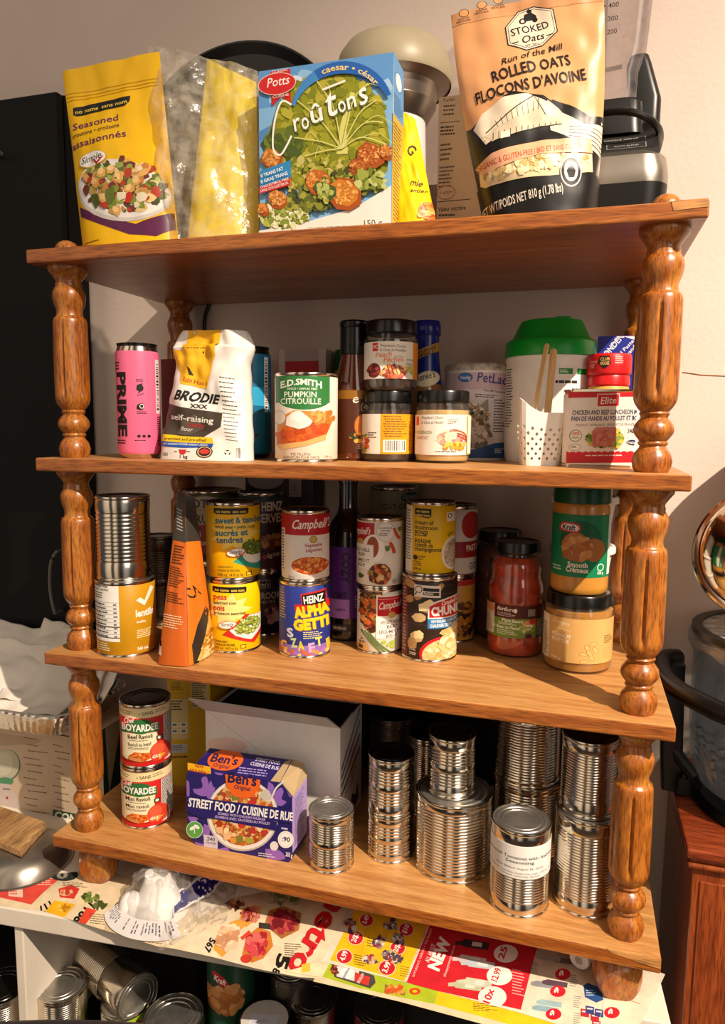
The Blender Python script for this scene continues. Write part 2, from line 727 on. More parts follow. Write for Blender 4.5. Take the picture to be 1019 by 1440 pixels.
    def micro(s, x0, y0, x1, y1, n, col, h=0.45, sk=0.0, fill=0.85):
        """rows of unreadable small print"""
        dy = (y1 - y0) / n
        out = []
        for i in range(n):
            x = x0
            y = y0 + i * dy
            xe = x0 + (x1 - x0) * s.rnd.uniform(fill * 0.7, 1)
            while x < xe:
                w = min((x1 - x0) * s.rnd.uniform(0.05, 0.2), xe - x)
                ya, yb = y + sk * (x - x0) / (x1 - x0), y + sk * (x + w - x0) / (x1 - x0)
                out.append([(x, ya), (x + w, yb), (x + w, yb + dy * h), (x, ya + dy * h)])
                x += w + (x1 - x0) * 0.025
        return s.add(out, col)

    def bars(s, x0, y0, x1, y1, bg='#f2efe8', fg='#1a1a1a', horiz=False):
        s.rect(x0, y0, x1, y1, bg)
        out = []
        a, b = (y0, y1) if horiz else (x0, x1)
        m = (b - a) * 0.08
        x = a + m
        while x < b - m:
            w = (b - a) * s.rnd.choice((0.012, 0.02, 0.035))
            if horiz:
                out.append([(x0 + 1, x), (x1 - 1, x), (x1 - 1, x + w), (x0 + 1, x + w)])
            else:
                out.append([(x, y0 + 1), (x + w, y0 + 1), (x + w, y1 - 2), (x, y1 - 2)])
            x += w + (b - a) * s.rnd.choice((0.015, 0.025, 0.04))
        return s.add(out, fg)

    def check(s, x, y, k, col):
        """a tick mark"""
        return s.poly([(x - k, y - k * 0.1), (x - k * 0.6, y - k * 0.4), (x - k * 0.2, y + k * 0.1),
                       (x + k * 0.9, y - k), (x + k * 1.1, y - k * 0.85), (x - k * 0.15, y + k * 0.7)], col)

    def build(s, name, m, parent=None, loc=None):
        me = bpy.data.meshes.new(name)
        me.from_pydata(s.V, [], s.F)
        me.materials.append(m)
        at_ = me.color_attributes.new('Col', 'FLOAT_COLOR', 'CORNER')
        cols = np.empty((len(me.loops), 4), np.float32)
        cols[:, 3] = 1
        i = 0
        for f, c in zip(s.F, s.C):
            cols[i:i + len(f), :3] = c
            i += len(f)
        at_.data.foreach_set('color', cols.ravel())
        me.polygons.foreach_set('use_smooth', s.S)
        me.set_sharp_from_angle(angle=math.radians(40))
        nv = []
        for f in s.F:
            for k in f:
                n = s.NV[k]
                nv.append((0, 0, 0) if n is None else tuple(n))
        me.normals_split_custom_set(nv)
        me.update()
        return link(name, me, parent, loc)


def homog(src, dst):
    A, B = [], []
    for (x, y), (u, v) in zip(src, dst):
        A += [[x, y, 1, 0, 0, 0, -u * x, -u * y], [0, 0, 0, x, y, 1, -v * x, -v * y]]
        B += [u, v]
    h = np.linalg.solve(np.array(A, float), np.array(B, float)).tolist()

    def f(x, y):
        w = h[6] * x + h[7] * y + 1
        return ((h[0] * x + h[1] * y + h[2]) / w, (h[3] * x + h[4] * y + h[5]) / w)
    return f


UNIT = [(0, 0), (1, 0), (1, 1), (0, 1)]      # top left, top right, bottom right, bottom left


def flatmap(design, P):
    """design quad (TL, TR, BR, BL) onto the flat quad P of the same order"""
    hg = homog(design, UNIT)
    P = [Vector(p) for p in P]
    n = (P[3] - P[0]).cross(P[1] - P[0]).normalized()

    def mp(x, y, off):
        u, v = hg(x, y)
        return (P[0] * (1 - u) + P[1] * u) * (1 - v) + (P[3] * (1 - u) + P[2] * u) * v + n * off
    return mp


def cylmap(r, xc, hw, yt, yb, z0, z1):
    def mp(x, y, off):
        q = max(-0.9995, min(0.9995, (x - xc) / hw))
        a = math.asin(q)
        return Vector(((r + off) * math.sin(a), -(r + off) * math.cos(a), z0 + (yb - y) / (yb - yt) * (z1 - z0)))
    cuts = [xc + hw * math.sin(math.radians(k)) for k in range(-86, 88, 4)]
    clip = (xc - hw * 0.9985, xc + hw * 0.9985, yt, yb)
    return mp, clip, cuts


# ------------------------------------------------------------------ cans and jars
_canmesh = {}


def can_body_mesh(r, h, ribs, m):
    key = (round(r, 4), round(h, 4), ribs, m.name)
    if key in _canmesh:
        return _canmesh[key]
    p = [(0, 0.0015), (r * 0.86, 0.0015), (r - 0.0022, 0.0), (r + 0.0006, 0.0), (r + 0.0009, 0.0012),
         (r + 0.0007, 0.0034), (r - 0.0004, 0.0045), (r, 0.0065)]
    for (a, b, pitch) in ribs:
        za, zb = a * h, b * h
        n = max(1, int((zb - za) / pitch))
        for i in range(n):
            z = za + (zb - za) * i / n
            q = (zb - za) / n
            p += [(r, z), (r - 0.0009, z + q * 0.3), (r - 0.0011, z + q * 0.5), (r - 0.0006, z + q * 0.75)]
        p.append((r, zb))
    p += [(r, h - 0.0065), (r - 0.0004, h - 0.0048), (r + 0.0007, h - 0.0036), (r + 0.0010, h - 0.0015),
          (r + 0.0005, h), (r - 0.0012, h), (r - 0.0016, h - 0.0010), (r * 0.8, h - 0.0026), (0, h - 0.0028)]
    me = MB().lathe(p, 56).mesh('body', m, 50)
    _canmesh[key] = me
    return me


def lid_mesh(r, h, m):
    key = ('lid', round(r, 4), round(h, 4), m.name)
    if key in _canmesh:
        return _canmesh[key]
    R = r - 0.0017
    z = h - (0.0007 if m.name.startswith('black') else 0.0016)
    p = [(R, z + 0.001), (R * 0.95, z), (R * 0.88, z), (R * 0.86, z + 0.0009), (R * 0.82, z + 0.0009), (R * 0.80, z),
         (R * 0.70, z), (R * 0.68, z + 0.0007), (R * 0.64, z + 0.0007), (R * 0.62, z - 0.0002), (0, z - 0.0002)]
    me = MB().lathe(p, 56, cap0=False).mesh('lid', m, 25)
    _canmesh[key] = me
    return me


FULL = ((0.07, 0.93, 0.0034),)


def can(name, label, x, y, z, r, h, ribs=(), art=None, body=None, lid=None, group=None, cat='can', dx=0.0, pull=False):
    t = thing(name, label, cat, (x, y, z), facing(x, y), group)
    link('body', can_body_mesh(r, h, ribs, body or M['steel']), t)
    link('lid', lid_mesh(r, h, lid or M['steel_dull']), t)
    if art:
        art.build('label', M['print'], t)
    return t


def can_art(r, h, xc, hw, yt, yb, bg, lo=0.005, hi=0.005):
    """paper label right round a can: design box xc +- hw, yt (top) to yb (bottom)"""
    A = Art()
    A.raw(MB().lathe([(r + 0.0002, lo), (r + 0.00035, lo + 0.0002), (r + 0.00035, h - hi - 0.0002), (r + 0.0002, h - hi)],
                     72, cap0=False, cap1=False), bg)
    A.use(*cylmap(r + 0.00035, xc, hw, yt, yb, lo, h - hi))
    return A


def ring_label(A, r, z0, z1, bg):
    A.raw(MB().lathe([(r, z0), (r, z1)], 72, cap0=False, cap1=False), bg)

# ================================================================== the room
w = MB().box((-1.6, WALL, -0.95), (2.6, WALL + 0.12, 2.3)).build('wall_back', M['wall'], smooth=0)
struct(w, 'painted plaster wall')
f = MB().box((-1.6, -2.2, -1.0), (2.6, WALL, -0.95)).build('floor', M['floor'], smooth=0)
struct(f)
MB().tube([(WID + 0.03, WALL - 0.0005, 0.757), (WID + 0.06, WALL - 0.0005, 0.752), (WID + 0.13, WALL - 0.0005, 0.748),
           (WID + 0.3, WALL - 0.0005, 0.742)], 0.0007, 5).build('plaster_crack', M['post'], w)

# ================================================================== shelf unit
unit = thing('shelf_unit', 'four tier oak shelf unit with turned spindle posts standing on the white table', 'shelf',
             (0, 0, TZ))


def loc(v):
    return (v[0], v[1], v[2] - TZ)


BEV = 0.003
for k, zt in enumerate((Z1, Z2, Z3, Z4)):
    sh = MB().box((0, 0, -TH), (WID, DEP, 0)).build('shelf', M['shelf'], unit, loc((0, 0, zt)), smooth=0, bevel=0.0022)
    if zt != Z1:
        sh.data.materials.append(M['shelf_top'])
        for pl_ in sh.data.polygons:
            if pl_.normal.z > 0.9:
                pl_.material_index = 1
# pale chipped patch on the top board's front right corner, chips on the bottom board
MB().hexa([(0.883, -0.0006, Z1 - 0.0105), (0.9185, -0.0006, Z1 - 0.0085), (0.9185, 0.006, Z1 - 0.0085), (0.883, 0.006, Z1 - 0.0105),
           (0.880, -0.0006, Z1 + 0.0003), (0.9185, -0.0006, Z1 + 0.0003), (0.9185, 0.006, Z1 + 0.0003), (0.880, 0.006, Z1 + 0.0003)]
          ).build('chipped_edge', M['shelf_worn'], unit, (0, 0, -TZ), smooth=0)
MB().hexa([(0.860, -0.0006, -0.004), (0.9195, -0.0006, -0.0125), (0.9195, 0.006, -0.0125), (0.860, 0.006, -0.004),
           (0.855, -0.0006, 0.0003), (0.9195, -0.0006, 0.0003), (0.9195, 0.010, 0.0003), (0.855, 0.003, 0.0003)]
          ).build('chipped_edge', M['shelf_worn'], unit, (0, 0, -TZ), smooth=0)

PROF = [(0, .0195), (.02, .0222), (.047, .0235), (.08, .021), (.10, .0165), (.111, .015), (.118, .0172), (.125, .0175),
        (.132, .0158), (.145, .019), (.165, .0228), (.18, .0235), (.20, .0222), (.218, .0185), (.229, .0155),
        (.24, .0165), (.247, .0178), (.255, .0165), (.27, .020), (.29, .0236), (.31, .0252), (.33, .0256), (.36, .0257),
        (.40, .0257), (.45, .0257), (.5, .0256), (.55, .0255), (.6, .0254), (.65, .0252), (.69, .025), (.715, .0248), (.73, .0238),
        (.737, .0228), (.742, .0200), (.75, .0195), (.765, .0185), (.785, .0195), (.81, .0225), (.845, .0243), (.87, .0235),
        (.89, .0205), (.90, .0190), (.91, .0195), (.917, .0185), (.93, .0185), (.955, .0235), (.975, .0280), (.99, .0288),
        (1, .0284)]
HP = Z1 - TH - Z2


def flute(a, z, r):
    t = z / HP
    if not 0.315 < t < 0.71:
        return r
    w = min(1, (t - 0.315) / 0.04, (0.71 - t) / 0.04)
    d = abs(((a - 0.35) / (PI / 3) + 0.5) % 1 - 0.5) * (PI / 3)
    g = max(0, 1 - d / 0.10)
    return r - 0.0046 * w * min(1, g * 1.6)


post_me = MB().lathe([(r, t * HP) for t, r in PROF], 144, flute).mesh('post', M['post'], 60)
for zt in (Z2, Z3, Z4):
    for (x, y) in ((PX, PY), (WID - PX, PY), (PX, DEP - PY), (WID - PX, DEP - PY)):
        o = link('post', post_me, unit, loc((x, y, zt)))
        o.rotation_euler = (0, 0, (0.3 if y < 0.2 else 1.0) + x)
fin = MB().lathe([(0.0175, 0), (0.018, 0.004), (0.0165, 0.010), (0.012, 0.0155), (0.006, 0.0185), (0, 0.0195)], 32).mesh('finial', M['post'], 60)
for (x, y) in ((PX, PY), (WID - PX, PY), (PX, DEP - PY), (WID - PX, DEP - PY)):
    link('finial', fin, unit, loc((x, y, Z1)))


def foot_mesh():
    import bmesh
    h = -TH - TZ
    p = [(0.010, 0), (0.019, 0.0015), (0.0255, 0.007), (0.0300, 0.017), (0.0320, 0.030), (0.0318, 0.042), (0.0300, 0.052),
         (0.0265, 0.058), (0.0225, 0.061), (0.0225, 0.066), (0.026, h)]
    me = MB().lathe(p, 48).mesh('foot', M['post'], 40)
    bm = bmesh.new()
    bm.from_mesh(me)
    n = Vector((0.12, -0.93, -0.22)).normalized()
    r = bmesh.ops.bisect_plane(bm, geom=bm.verts[:] + bm.edges[:] + bm.faces[:], plane_co=Vector((0, 0, 0.03)) + n * 0.0225,
                               plane_no=n, clear_outer=True)
    ed = [e for e in r['geom_cut'] if isinstance(e, bmesh.types.BMEdge)]
    bmesh.ops.contextual_create(bm, geom=ed)
    bm.to_mesh(me)
    bm.free()
    me.set_sharp_from_angle(angle=math.radians(30))
    return me


fm = foot_mesh()
for (x, y) in ((0.056, 0.042), (0.872, 0.042), (0.056, DEP - 0.042), (0.872, DEP - 0.042)):
    o = link('foot', fm, unit, (x, y, 0))

# ================================================================== the white table under the unit
TA = math.atan2(0.0745, 0.984)
tbl = thing('white_bookcase', 'low white bookcase under the oak shelf unit, tins stored inside', 'bookcase', (0, 0, -0.95))
B0 = Vector((-0.046, -0.067))
ux = Vector((math.cos(TA), math.sin(TA)))
uy = Vector((-ux.y, ux.x))


def tb(u, v, z):
    p = B0 + ux * u + uy * v
    return (p.x, p.y, z + 0.95)


def tbox(name, u0, u1, v0, v1, z0, z1, bev=0.002):
    return MB().hexa([tb(u0, v0, z0), tb(u1, v0, z0), tb(u1, v1, z0), tb(u0, v1, z0),
                      tb(u0, v0, z1), tb(u1, v0, z1), tb(u1, v1, z1), tb(u0, v1, z1)]).build(name, M['white_paint'], tbl, smooth=0, bevel=bev)


SHZ = -0.385
tbox('top', -0.62, 0.986, 0, 0.395, TZ - 0.031, TZ)
tbox('divider', 0.018, 0.034, 0.006, 0.39, SHZ, TZ - 0.031)
tbox('side_panel', 0.965, 0.984, 0.006, 0.39, -0.95, TZ - 0.031)
tbox('side_panel', -0.615, -0.597, 0.006, 0.39, -0.95, TZ - 0.031)
tbox('inner_shelf', -0.597, 0.965, 0.006, 0.39, SHZ - 0.016, SHZ).data.materials[0] = M['shade_paint']
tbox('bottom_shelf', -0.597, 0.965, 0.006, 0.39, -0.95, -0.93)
tbox('back_panel', -0.597, 0.965, 0.385, 0.393, -0.93, TZ - 0.031).data.materials[0] = M['shade_paint']
tbox('inner_back', 0.034, 0.965, 0.20, 0.206, SHZ, TZ - 0.031).data.materials[0] = M['shade_paint']

# ================================================================== black cupboard on the left
fr = thing('black_cupboard', 'tall black cupboard standing left of the oak shelf unit', 'cupboard', (-0.577, 0.336, -0.95))
MB().box((-0.42, 0.006, 0), (0.385, 0.062, 2.247)).build('carcass', M['black_matte'], fr, smooth=0, bevel=0.003)
door_ = MB().box((-0.42, -0.014, 0.02), (0.383, 0.004, 2.245)).build('door', M['black_matte'], fr, smooth=0, bevel=0.003)
hp = [at(79, 776, 0.298), at(72, 790, 0.294), at(70, 815, 0.292), at(72, 840, 0.292), at(77, 862, 0.298)]
hp = [p - Vector((-0.577, 0.336, -0.95)) for p in hp]
MB().tube([hp[0] + Vector((0, 0.022, 0))] + catmull(hp, 5) + [hp[-1] + Vector((0, 0.022, 0))], 0.0035, 8).build('handle', M['grey_wire'], door_)
hk = [p - Vector((-0.577, 0.336, -0.95)) for p in (at(-6, 222, 0.323), at(3, 216, 0.305), at(-2, 211, 0.30), at(-8, 213, 0.30))]
MB().tube(hk, 0.002, 6).build('hook', M['grey_wire'], door_)

# ================================================================== top board
PURPLE = '#6a2557'
YEL = '#f3bd00'
BLK = '#14110f'


class Bag:
    """closed pouch: quad corners TL TR BR BL (world), bulging front and back"""

    def __init__(s, q, yb, yt, th, prof=lambda t: 0.0, bulge=lambda t: 1.0, crinkle=0.004, seed=0.0, pw=0.6, zb=None, back=0.6, fold=None):
        s.q = q
        s.P = [at(q[0][0], q[0][1], yt), at(q[1][0], q[1][1], yt), at(q[2][0], q[2][1], yb), at(q[3][0], q[3][1], yb)]
        if zb is not None:
            s.P[2].z = zb
            s.P[3].z = zb
        s.base = (s.P[2] + s.P[3]) / 2
        s.base.z = min(s.P[2].z, s.P[3].z)
        s.P = [p - s.base for p in s.P]
        s.th, s.prof, s.bulge, s.cr, s.seed, s.pw, s.back = th, prof, bulge, crinkle, seed, pw, back
        s.hg = homog(q, UNIT)
        s.fold = fold

    def S(s, u, t, side=-1):
        uu = (u - 0.5) * (1 + s.prof(t)) + 0.5
        p = (s.P[0] * (1 - uu) + s.P[1] * uu) * (1 - t) + (s.P[3] * (1 - uu) + s.P[2] * uu) * t
        e = max(0.0, 1 - abs(2 * u - 1) ** 2.4) ** s.pw
        k = s.th * s.bulge(t) * e * (1 if side < 0 else s.back)
        nn = noise.noise((u * 3.1 + s.seed, t * 4.2, s.seed + side)) * s.cr + \
            noise.noise((u * 8 + s.seed, t * 9, 5.5 + s.seed)) * s.cr * 0.45
        edge = min(1.0, e * 1.5)
        y = side * k + (nn * edge * (1 - t ** 6))
        if s.fold:
            y += s.fold(u, t)
        return Vector((p.x, p.y + y, p.z))

    def map(s, x, y, off):
        u, t = s.hg(x, y)
        u = min(0.996, max(0.004, (u - 0.5) / (1 + s.prof(t)) + 0.5))
        e = 0.004
        p = s.S(u, t)
        a = s.S(u + e, t) - s.S(u - e, t)
        b = s.S(u, t + e) - s.S(u, t - e)
        n = b.cross(a)
        if n.length < 1e-12:
            n = Vector((0, -1, 0))
        return p + n.normalized() * off

    def body(s, nu=40, nv=44):
        m = MB()
        vs = []
        for t in range(nv + 1):
            ring = [s.S(i / nu, t / nv, -1) for i in range(nu + 1)] + [s.S(i / nu, t / nv, 1) for i in range(nu - 1, 0, -1)]
            vs.append(ring)
        m.loft(vs[::-1])
        return m

    def art(s, bg, step=0.00005, n=80):
        A = Art(step)
        A.lift = 0.00035
        A.raw(s.body(), bg)
        xs = [p[0] for p in s.q]
        ys = [p[1] for p in s.q]
        x0, x1, y0, y1 = min(xs) - 14, max(xs) + 14, min(ys), max(ys)
        A.use(s.map, (x0, x1, y0, y1), [x0 + (x1 - x0) * k / n for k in range(1, n)], [y0 + (y1 - y0) * k / n for k in range(1, n)])
        return A


SALAD = ['#5d6b22', '#7c8a2c', '#3f4e1a', '#9aa548', '#b98d4a', '#d9a85c', '#c67b3c', '#e3c486', '#b23a20', '#e2d6b8', '#6e2f2a']

# -- seasoned croutons pouch
b = Bag([(88, 101), (224, 73), (252, 345), (119, 345)], 0.048, 0.062, 0.030, lambda t: 0.0,
        lambda t: 0.08 + 0.92 * min(1, max(0, (t - 0.16) / 0.5)) ** 0.8, 0.004, 1.3, zb=Z1 + 0.0005)
t = thing('crouton_pouch', 'yellow stand-up pouch of seasoned croutons with a salad plate, leftmost on the top board', 'pouch', b.base)
A = b.art(YEL)
for k in range(3):
    A.line([(88 + k * 0.5, 134 + k * 5), (150, 125 + k * 5), (224, 112 + k * 5)], 1.1, '#d49d00')
A.poly([(105, 153), (186, 139), (186, 147), (180, 154), (112, 165), (106, 163)], BLK)
A.t('no name', 109, 162, 141, 157, 5.5, '#f6d34a', 0.01)
A.t('sans nom', 146, 156, 183, 150, 5.5, '#f6d34a', 0.01)
A.t('Seasoned', 107, 185, 173, 175, 9.5, PURPLE, 0.01)
A.t('croutons • croûtons', 107, 196, 176, 185, 6, '#3b2330')
A.t('assaisonnés', 107, 212, 187, 199, 9.5, PURPLE, 0.01)
A.poly([(121, 288), (150, 303), (205, 318), (248, 300), (250, 322), (230, 334), (196, 331), (160, 317), (124, 302)], '#5a1c46')
A.ell(182, 273, 64, 40, '#cfc6c0', 12)
A.ell(182, 270, 62, 38, '#e8e2dc', 12)
A.food(184, 265, 54, 34, SALAD, 260, 6.5, 12)
for (x, y) in ((150, 262), (162, 283), (171, 245), (180, 300), (182, 258), (197, 272), (206, 262), (158, 250)):
    A.blob(x, y, 7.5, '#d9a455', 6.5, 0.2, 6)
    A.blob(x - 1, y - 2, 5, '#ecc585', 4, 0.2, 6)
A.blob(196, 284, 7, '#c22a16', 5)
A.blob(172, 279, 11, '#5e6c22', 6)
A.blob(150, 285, 9, '#45551b', 6)
A.ell(142, 229, 21.5, 11, '#caa62c', -8)
A.ell(142, 229, 20.5, 10, '#f4efe6', -8)
A.t('Simple', 126, 235, 157, 229, 9, BLK, 0.0, 0.25)
A.check(152, 233, 7, '#c4231c')
A.line([(128, 337), (154, 335)], 1, '#6b4a10')
A.build('film_body', M['foil_print'], t)

# -- yellow pouch in the clear bag
b2 = Bag([(291, 84), (360, 116), (364, 327), (262, 332)], 0.066, 0.080, 0.020, lambda t: 0.0,
         lambda t: 0.2 + 0.8 * min(1, t * 1.4), 0.006, 4.2, zb=Z1 + 0.0018)
t = thing('yellow_pouch', 'plain yellow pouch wrapped inside the clear plastic bag on the top board', 'pouch', b2.base)
A = b2.art('#f7dc00', n=10)
A.build('film_body', M['foil_print'], t)
b3 = Bag([(207, 65), (362, 100), (366, 329), (236, 335)], 0.060, 0.078, 0.038, lambda t: 0.16 * math.sin(min(1, t * 1.25) * PI) ** 1.0 if t < .8 else 0,
         lambda t: 0.45 + 0.55 * min(1, t * 1.6), 0.020, 7.7, zb=Z1 + 0.0005, back=0.95)
t = thing('clear_plastic_bag', 'crinkled clear plastic bag around a yellow pouch on the top board', 'bag', b3.base)
b3.body(60, 60).build('film', M['bag'], t, smooth=25)

# -- round black pan leaning on the wall
zt = at(327, 60, 0.385).z
R = (zt - Z1) / 2
c = at(327, 160, 0.36)
t = thing('round_black_pan', 'round black pan leaning on the wall behind the clear plastic bag', 'pan', (c.x, 0.345, Z1))
t.rotation_euler = (math.radians(-5), 0, 0)
m = MB().lathe([(0, 0.0), (R * 0.93, 0.0), (R, 0.012), (R, 0.016), (R * 0.985, 0.016), (R * 0.92, 0.004), (0, 0.0035)], 72)
m.v = [(x, 0.012 - z, y + R) for x, y, z in m.v]
m.build('dish', M['black'], t)
MB().tube([(0, 0.012, 2 * R - 0.004), (0, 0.012, 2 * R + 0.0008)], 0.004, 8).build('rim_tab', M['black'], t)

# -- croutons box
y0 = 0.030
TL, TR, BR, BL = at(364, 99, y0), at(553, 75, y0), at(551, 313, y0), at(365, 327, y0)
TL.z = TR.z = (TL.z + TR.z) / 2
BR.z = BL.z = Z1 + 0.0003
TL.x = BL.x = (TL.x + BL.x) / 2
TR.x = BR.x = (TR.x + BR.x) / 2
W_, H_ = TR.x - TL.x, TL.z - BL.z
D_ = 0.052
t = thing('crouton_box', 'blue and green carton of caesar croutons standing on the top board', 'box', (TL.x, y0, Z1 + 0.0003), math.radians(0))
A = Art(0.00004)
A.raw(MB().box((0, 0, 0), (W_, D_, H_)), '#e9e6da', False)
dq = [(364, 99), (553, 75), (551, 313), (365, 327)]
mp = flatmap(dq, [(0, 0, H_), (W_, 0, H_), (W_, 0, 0), (0, 0, 0)])
hgi = homog(UNIT, dq)
fc = [hgi(*p) for p in UNIT]


def within_card(*_):
    return fc


A.use(mp, (360, 556, 70, 330), flatn=True)
WQ = fc
A.quad(fc, '#7fb3dc')
A.quad([(364, 99), (553, 75), (553, 120), (364, 150)], '#5d96cf', WQ)
for k in range(12):
    A.blob(375 + A.rnd.random() * 170, 95 + A.rnd.random() * 60, 14, A.rnd.choice(['#a9cbe6', '#c9dced', '#8dbbe0']), 8, within=WQ)
A.blob(380, 190, 20, '#4d86c4', 16, within=WQ)
# lettuce
A.poly([(400, 150), (425, 118), (455, 100), (490, 103), (520, 122), (540, 150), (548, 190), (545, 235), (500, 262), (450, 262),
        (405, 235), (382, 215), (378, 180), (388, 160)], '#868a16', WQ)
A.food(465, 175, 76, 70, ['#98981f', '#8d8f1c', '#7a7f14', '#a5a029', '#b3aa34', '#848816'], 520, 7.5, within=WQ)
A.food(400, 205, 24, 28, ['#46581a', '#5a6a1c', '#6c7a22', '#3b4a16'], 80, 9, within=WQ)
A.poly([(474, 212), (490, 212), (488, 180), (500, 130), (494, 128), (480, 170)], '#d3cf6e', WQ)
for (e, ctrl) in (((420, 140), (455, 170)), ((446, 112), (470, 150)), ((530, 140), (505, 160)), ((545, 200), (510, 190)),
                  ((415, 190), (450, 195)), ((520, 118), (498, 140)), ((540, 170), (512, 172)), ((430, 215), (458, 208))):
    A.curve([(482, 205), ctrl, e], 1.5, '#d5d27c', within=WQ)
    A.curve([ctrl, ((ctrl[0] + e[0]) / 2 + 6, (ctrl[1] + e[1]) / 2 - 10), (e[0] + 14, e[1] + 4)], 0.9, '#cfcb70', within=WQ)
A.food(440, 240, 74, 22, ['#a09c28', '#8a8c20', '#b3aa45', '#70761a', '#c4b866'], 260, 5, within=WQ)
# plate and croutons
A.poly([(364, 318), (430, 306), (500, 286), (552, 255), (552, 315), (364, 328)], '#eae2d6', WQ)
A.food(400, 295, 36, 18, ['#a9b04a', '#7f8c2a', '#d8d8a8', '#c8c878', '#5f6e22', '#e8e4c4'], 260, 4.5, within=WQ)
A.food(470, 262, 70, 22, ['#848626', '#5a601c', '#a09c40', '#6c7222', '#3f4618'], 260, 5, -16, within=WQ)
for (x, y, k, c1, c2) in ((450, 252, 20, '#b9601c', '#d98a3c'), (487, 268, 25, '#c8781f', '#e8ac58'), (523, 215, 20, '#a84c16', '#c86e2a'),
                          (505, 232, 13, '#9a4414', '#c0642a'), (384, 220, 16, '#c07028', '#dc9a4c'), (393, 275, 15, '#c8762c', '#e6a65c'),
                          (545, 212, 12, '#a84c16', '#d08038'), (372, 290, 10, '#b9601c', '#d98a3c')):
    A.blob(x, y, k, '#a24c12', k * 0.88, 0.12, 8, within=WQ, rot=0.5)
    A.blob(x - 1, y - 2, k * .85, c1, k * 0.75, 0.12, 8, within=WQ, rot=0.5)
    A.food(x - 1, y - 2, k * 0.75, k * 0.62, [c2, c1, '#e3a958', c2, '#b86a22'], 110, 2.0, within=WQ)
A.blob(460, 262, 12, '#47571c', 16, within=WQ)
A.food(460, 262, 10, 16, ['#8f9a3a', '#b4b860', '#55641f'], 30, 4, within=WQ)
A.food(525, 250, 22, 14, ['#6d7a26', '#98a042', '#c2c47a'], 40, 6, within=WQ)
# arc banner
arc = [(430 + 0, 0)]
pts = []
for k in range(21):
    a = math.radians(168 - 150 * k / 20)
    pts.append((482 + 72 * math.cos(a), 158 - 70 * math.sin(a) - (k - 10) * 0.3))
pin = []
for k in range(21):
    a = math.radians(168 - 150 * k / 20)
    q = 4 + 11 * math.sin(PI * k / 20) + k * 0.15
    pin.append((482 + (72 - q) * math.cos(a), 158 - (70 - q) * math.sin(a) - (k - 10) * 0.3))
for k in range(20):
    A.quad([pts[k], pts[k + 1], pin[k + 1], pin[k]], '#1f5fae' if k > 5 else '#3f86c8', WQ)
A.arc('caesar • césar', 482, 160, 60.5, 116, 40, 8, '#f3d28a', 0.02)
# brand badge
A.poly([(381, 100), (409, 96), (410, 143), (396, 133), (383, 147)], '#c81d20', WQ)
A.ell(391, 117, 27, 15, '#e9c9b8', -8)
A.ell(391, 117, 26, 14, '#cf1f22', -8)
A.t('Potts', 377, 122, 408, 117, 12, '#f6efe6', 0.0, 0.3)
A.t('CLASSIC', 384, 103, 407, 99.5, 3.6, '#f6d9c8')
A.t('CUISINE', 385, 137, 408, 133, 3.6, '#f6d9c8')
# brush lettering
WHT = '#f7f4ee'
A.curve([(412, 146), (398, 142), (388, 170), (386, 205), (396, 214), (406, 200), (412, 188)], 2.5, WHT, within=WQ)
for (ch, x0, y0, x1, y1, h, sh) in (('r', 416, 182, 425, 178, 24, .25), ('o', 427, 180, 437, 176, 23, .2), ('û', 440, 172, 456, 166, 26, .2),
                                    ('t', 460, 164, 476, 158, 38, .3), ('o', 479, 158, 489, 153, 22, .2), ('n', 491, 153, 503, 148, 23, .2),
                                    ('s', 508, 148, 519, 142, 30, .35)):
    A.t(ch, x0 + 1.5, y0 + 2, x1 + 1.5, y1 + 2, h, '#5f6b22', 0.005, sh)
    A.t(ch, x0, y0, x1, y1, h, WHT, 0.005, sh)
A.line([(455, 126), (487, 114)], 2.6, WHT)
A.poly([(367, 236), (411, 221), (411, 245), (367, 259)], '#2a86bf', WQ)
A.poly([(367, 259), (411, 245), (411, 250), (411, 256), (367, 268)], '#c8222a', WQ)
A.t('0 TRANS FAT', 370, 246, 402, 235, 4.6, WHT, 0.02)
A.t('0 GRAS TRANS', 370, 254, 408, 241.5, 4.6, WHT, 0.02)
A.t('CHOLESTEROL FREE', 369, 261, 409, 248.5, 3.4, WHT)
A.t('SANS CHOLESTÉROL', 369, 266, 409, 254, 3.4, WHT)
A.t('150 g', 514, 312, 539, 310, 9.5, '#4a4038')
A.micro(435, 313, 512, 319, 3, '#8a8078', 0.4, -4)
# right side of the carton
A.use(flatmap([(553, 75), (566, 82), (563, 309), (551, 313)], [(W_, 0, H_), (W_, D_, H_), (W_, D_, 0), (W_, 0, 0)]), (551, 566, 75, 313), flatn=True)
A.quad([(553, 75), (566, 82), (566, 160), (553, 160)], '#6aa2d6')
A.quad([(552, 160), (566, 160), (563, 309), (551, 313)], '#d2b04a')
A.ell(559.5, 108, 5, 14, '#4f8fd0')
A.ell(559.5, 108, 4, 12, '#e8eef2')
A.micro(553.5, 130, 565, 158, 8, '#2f5f9a')
A.micro(553, 170, 564, 300, 26, '#7a5a18')
A.build('carton', M['card'], t)

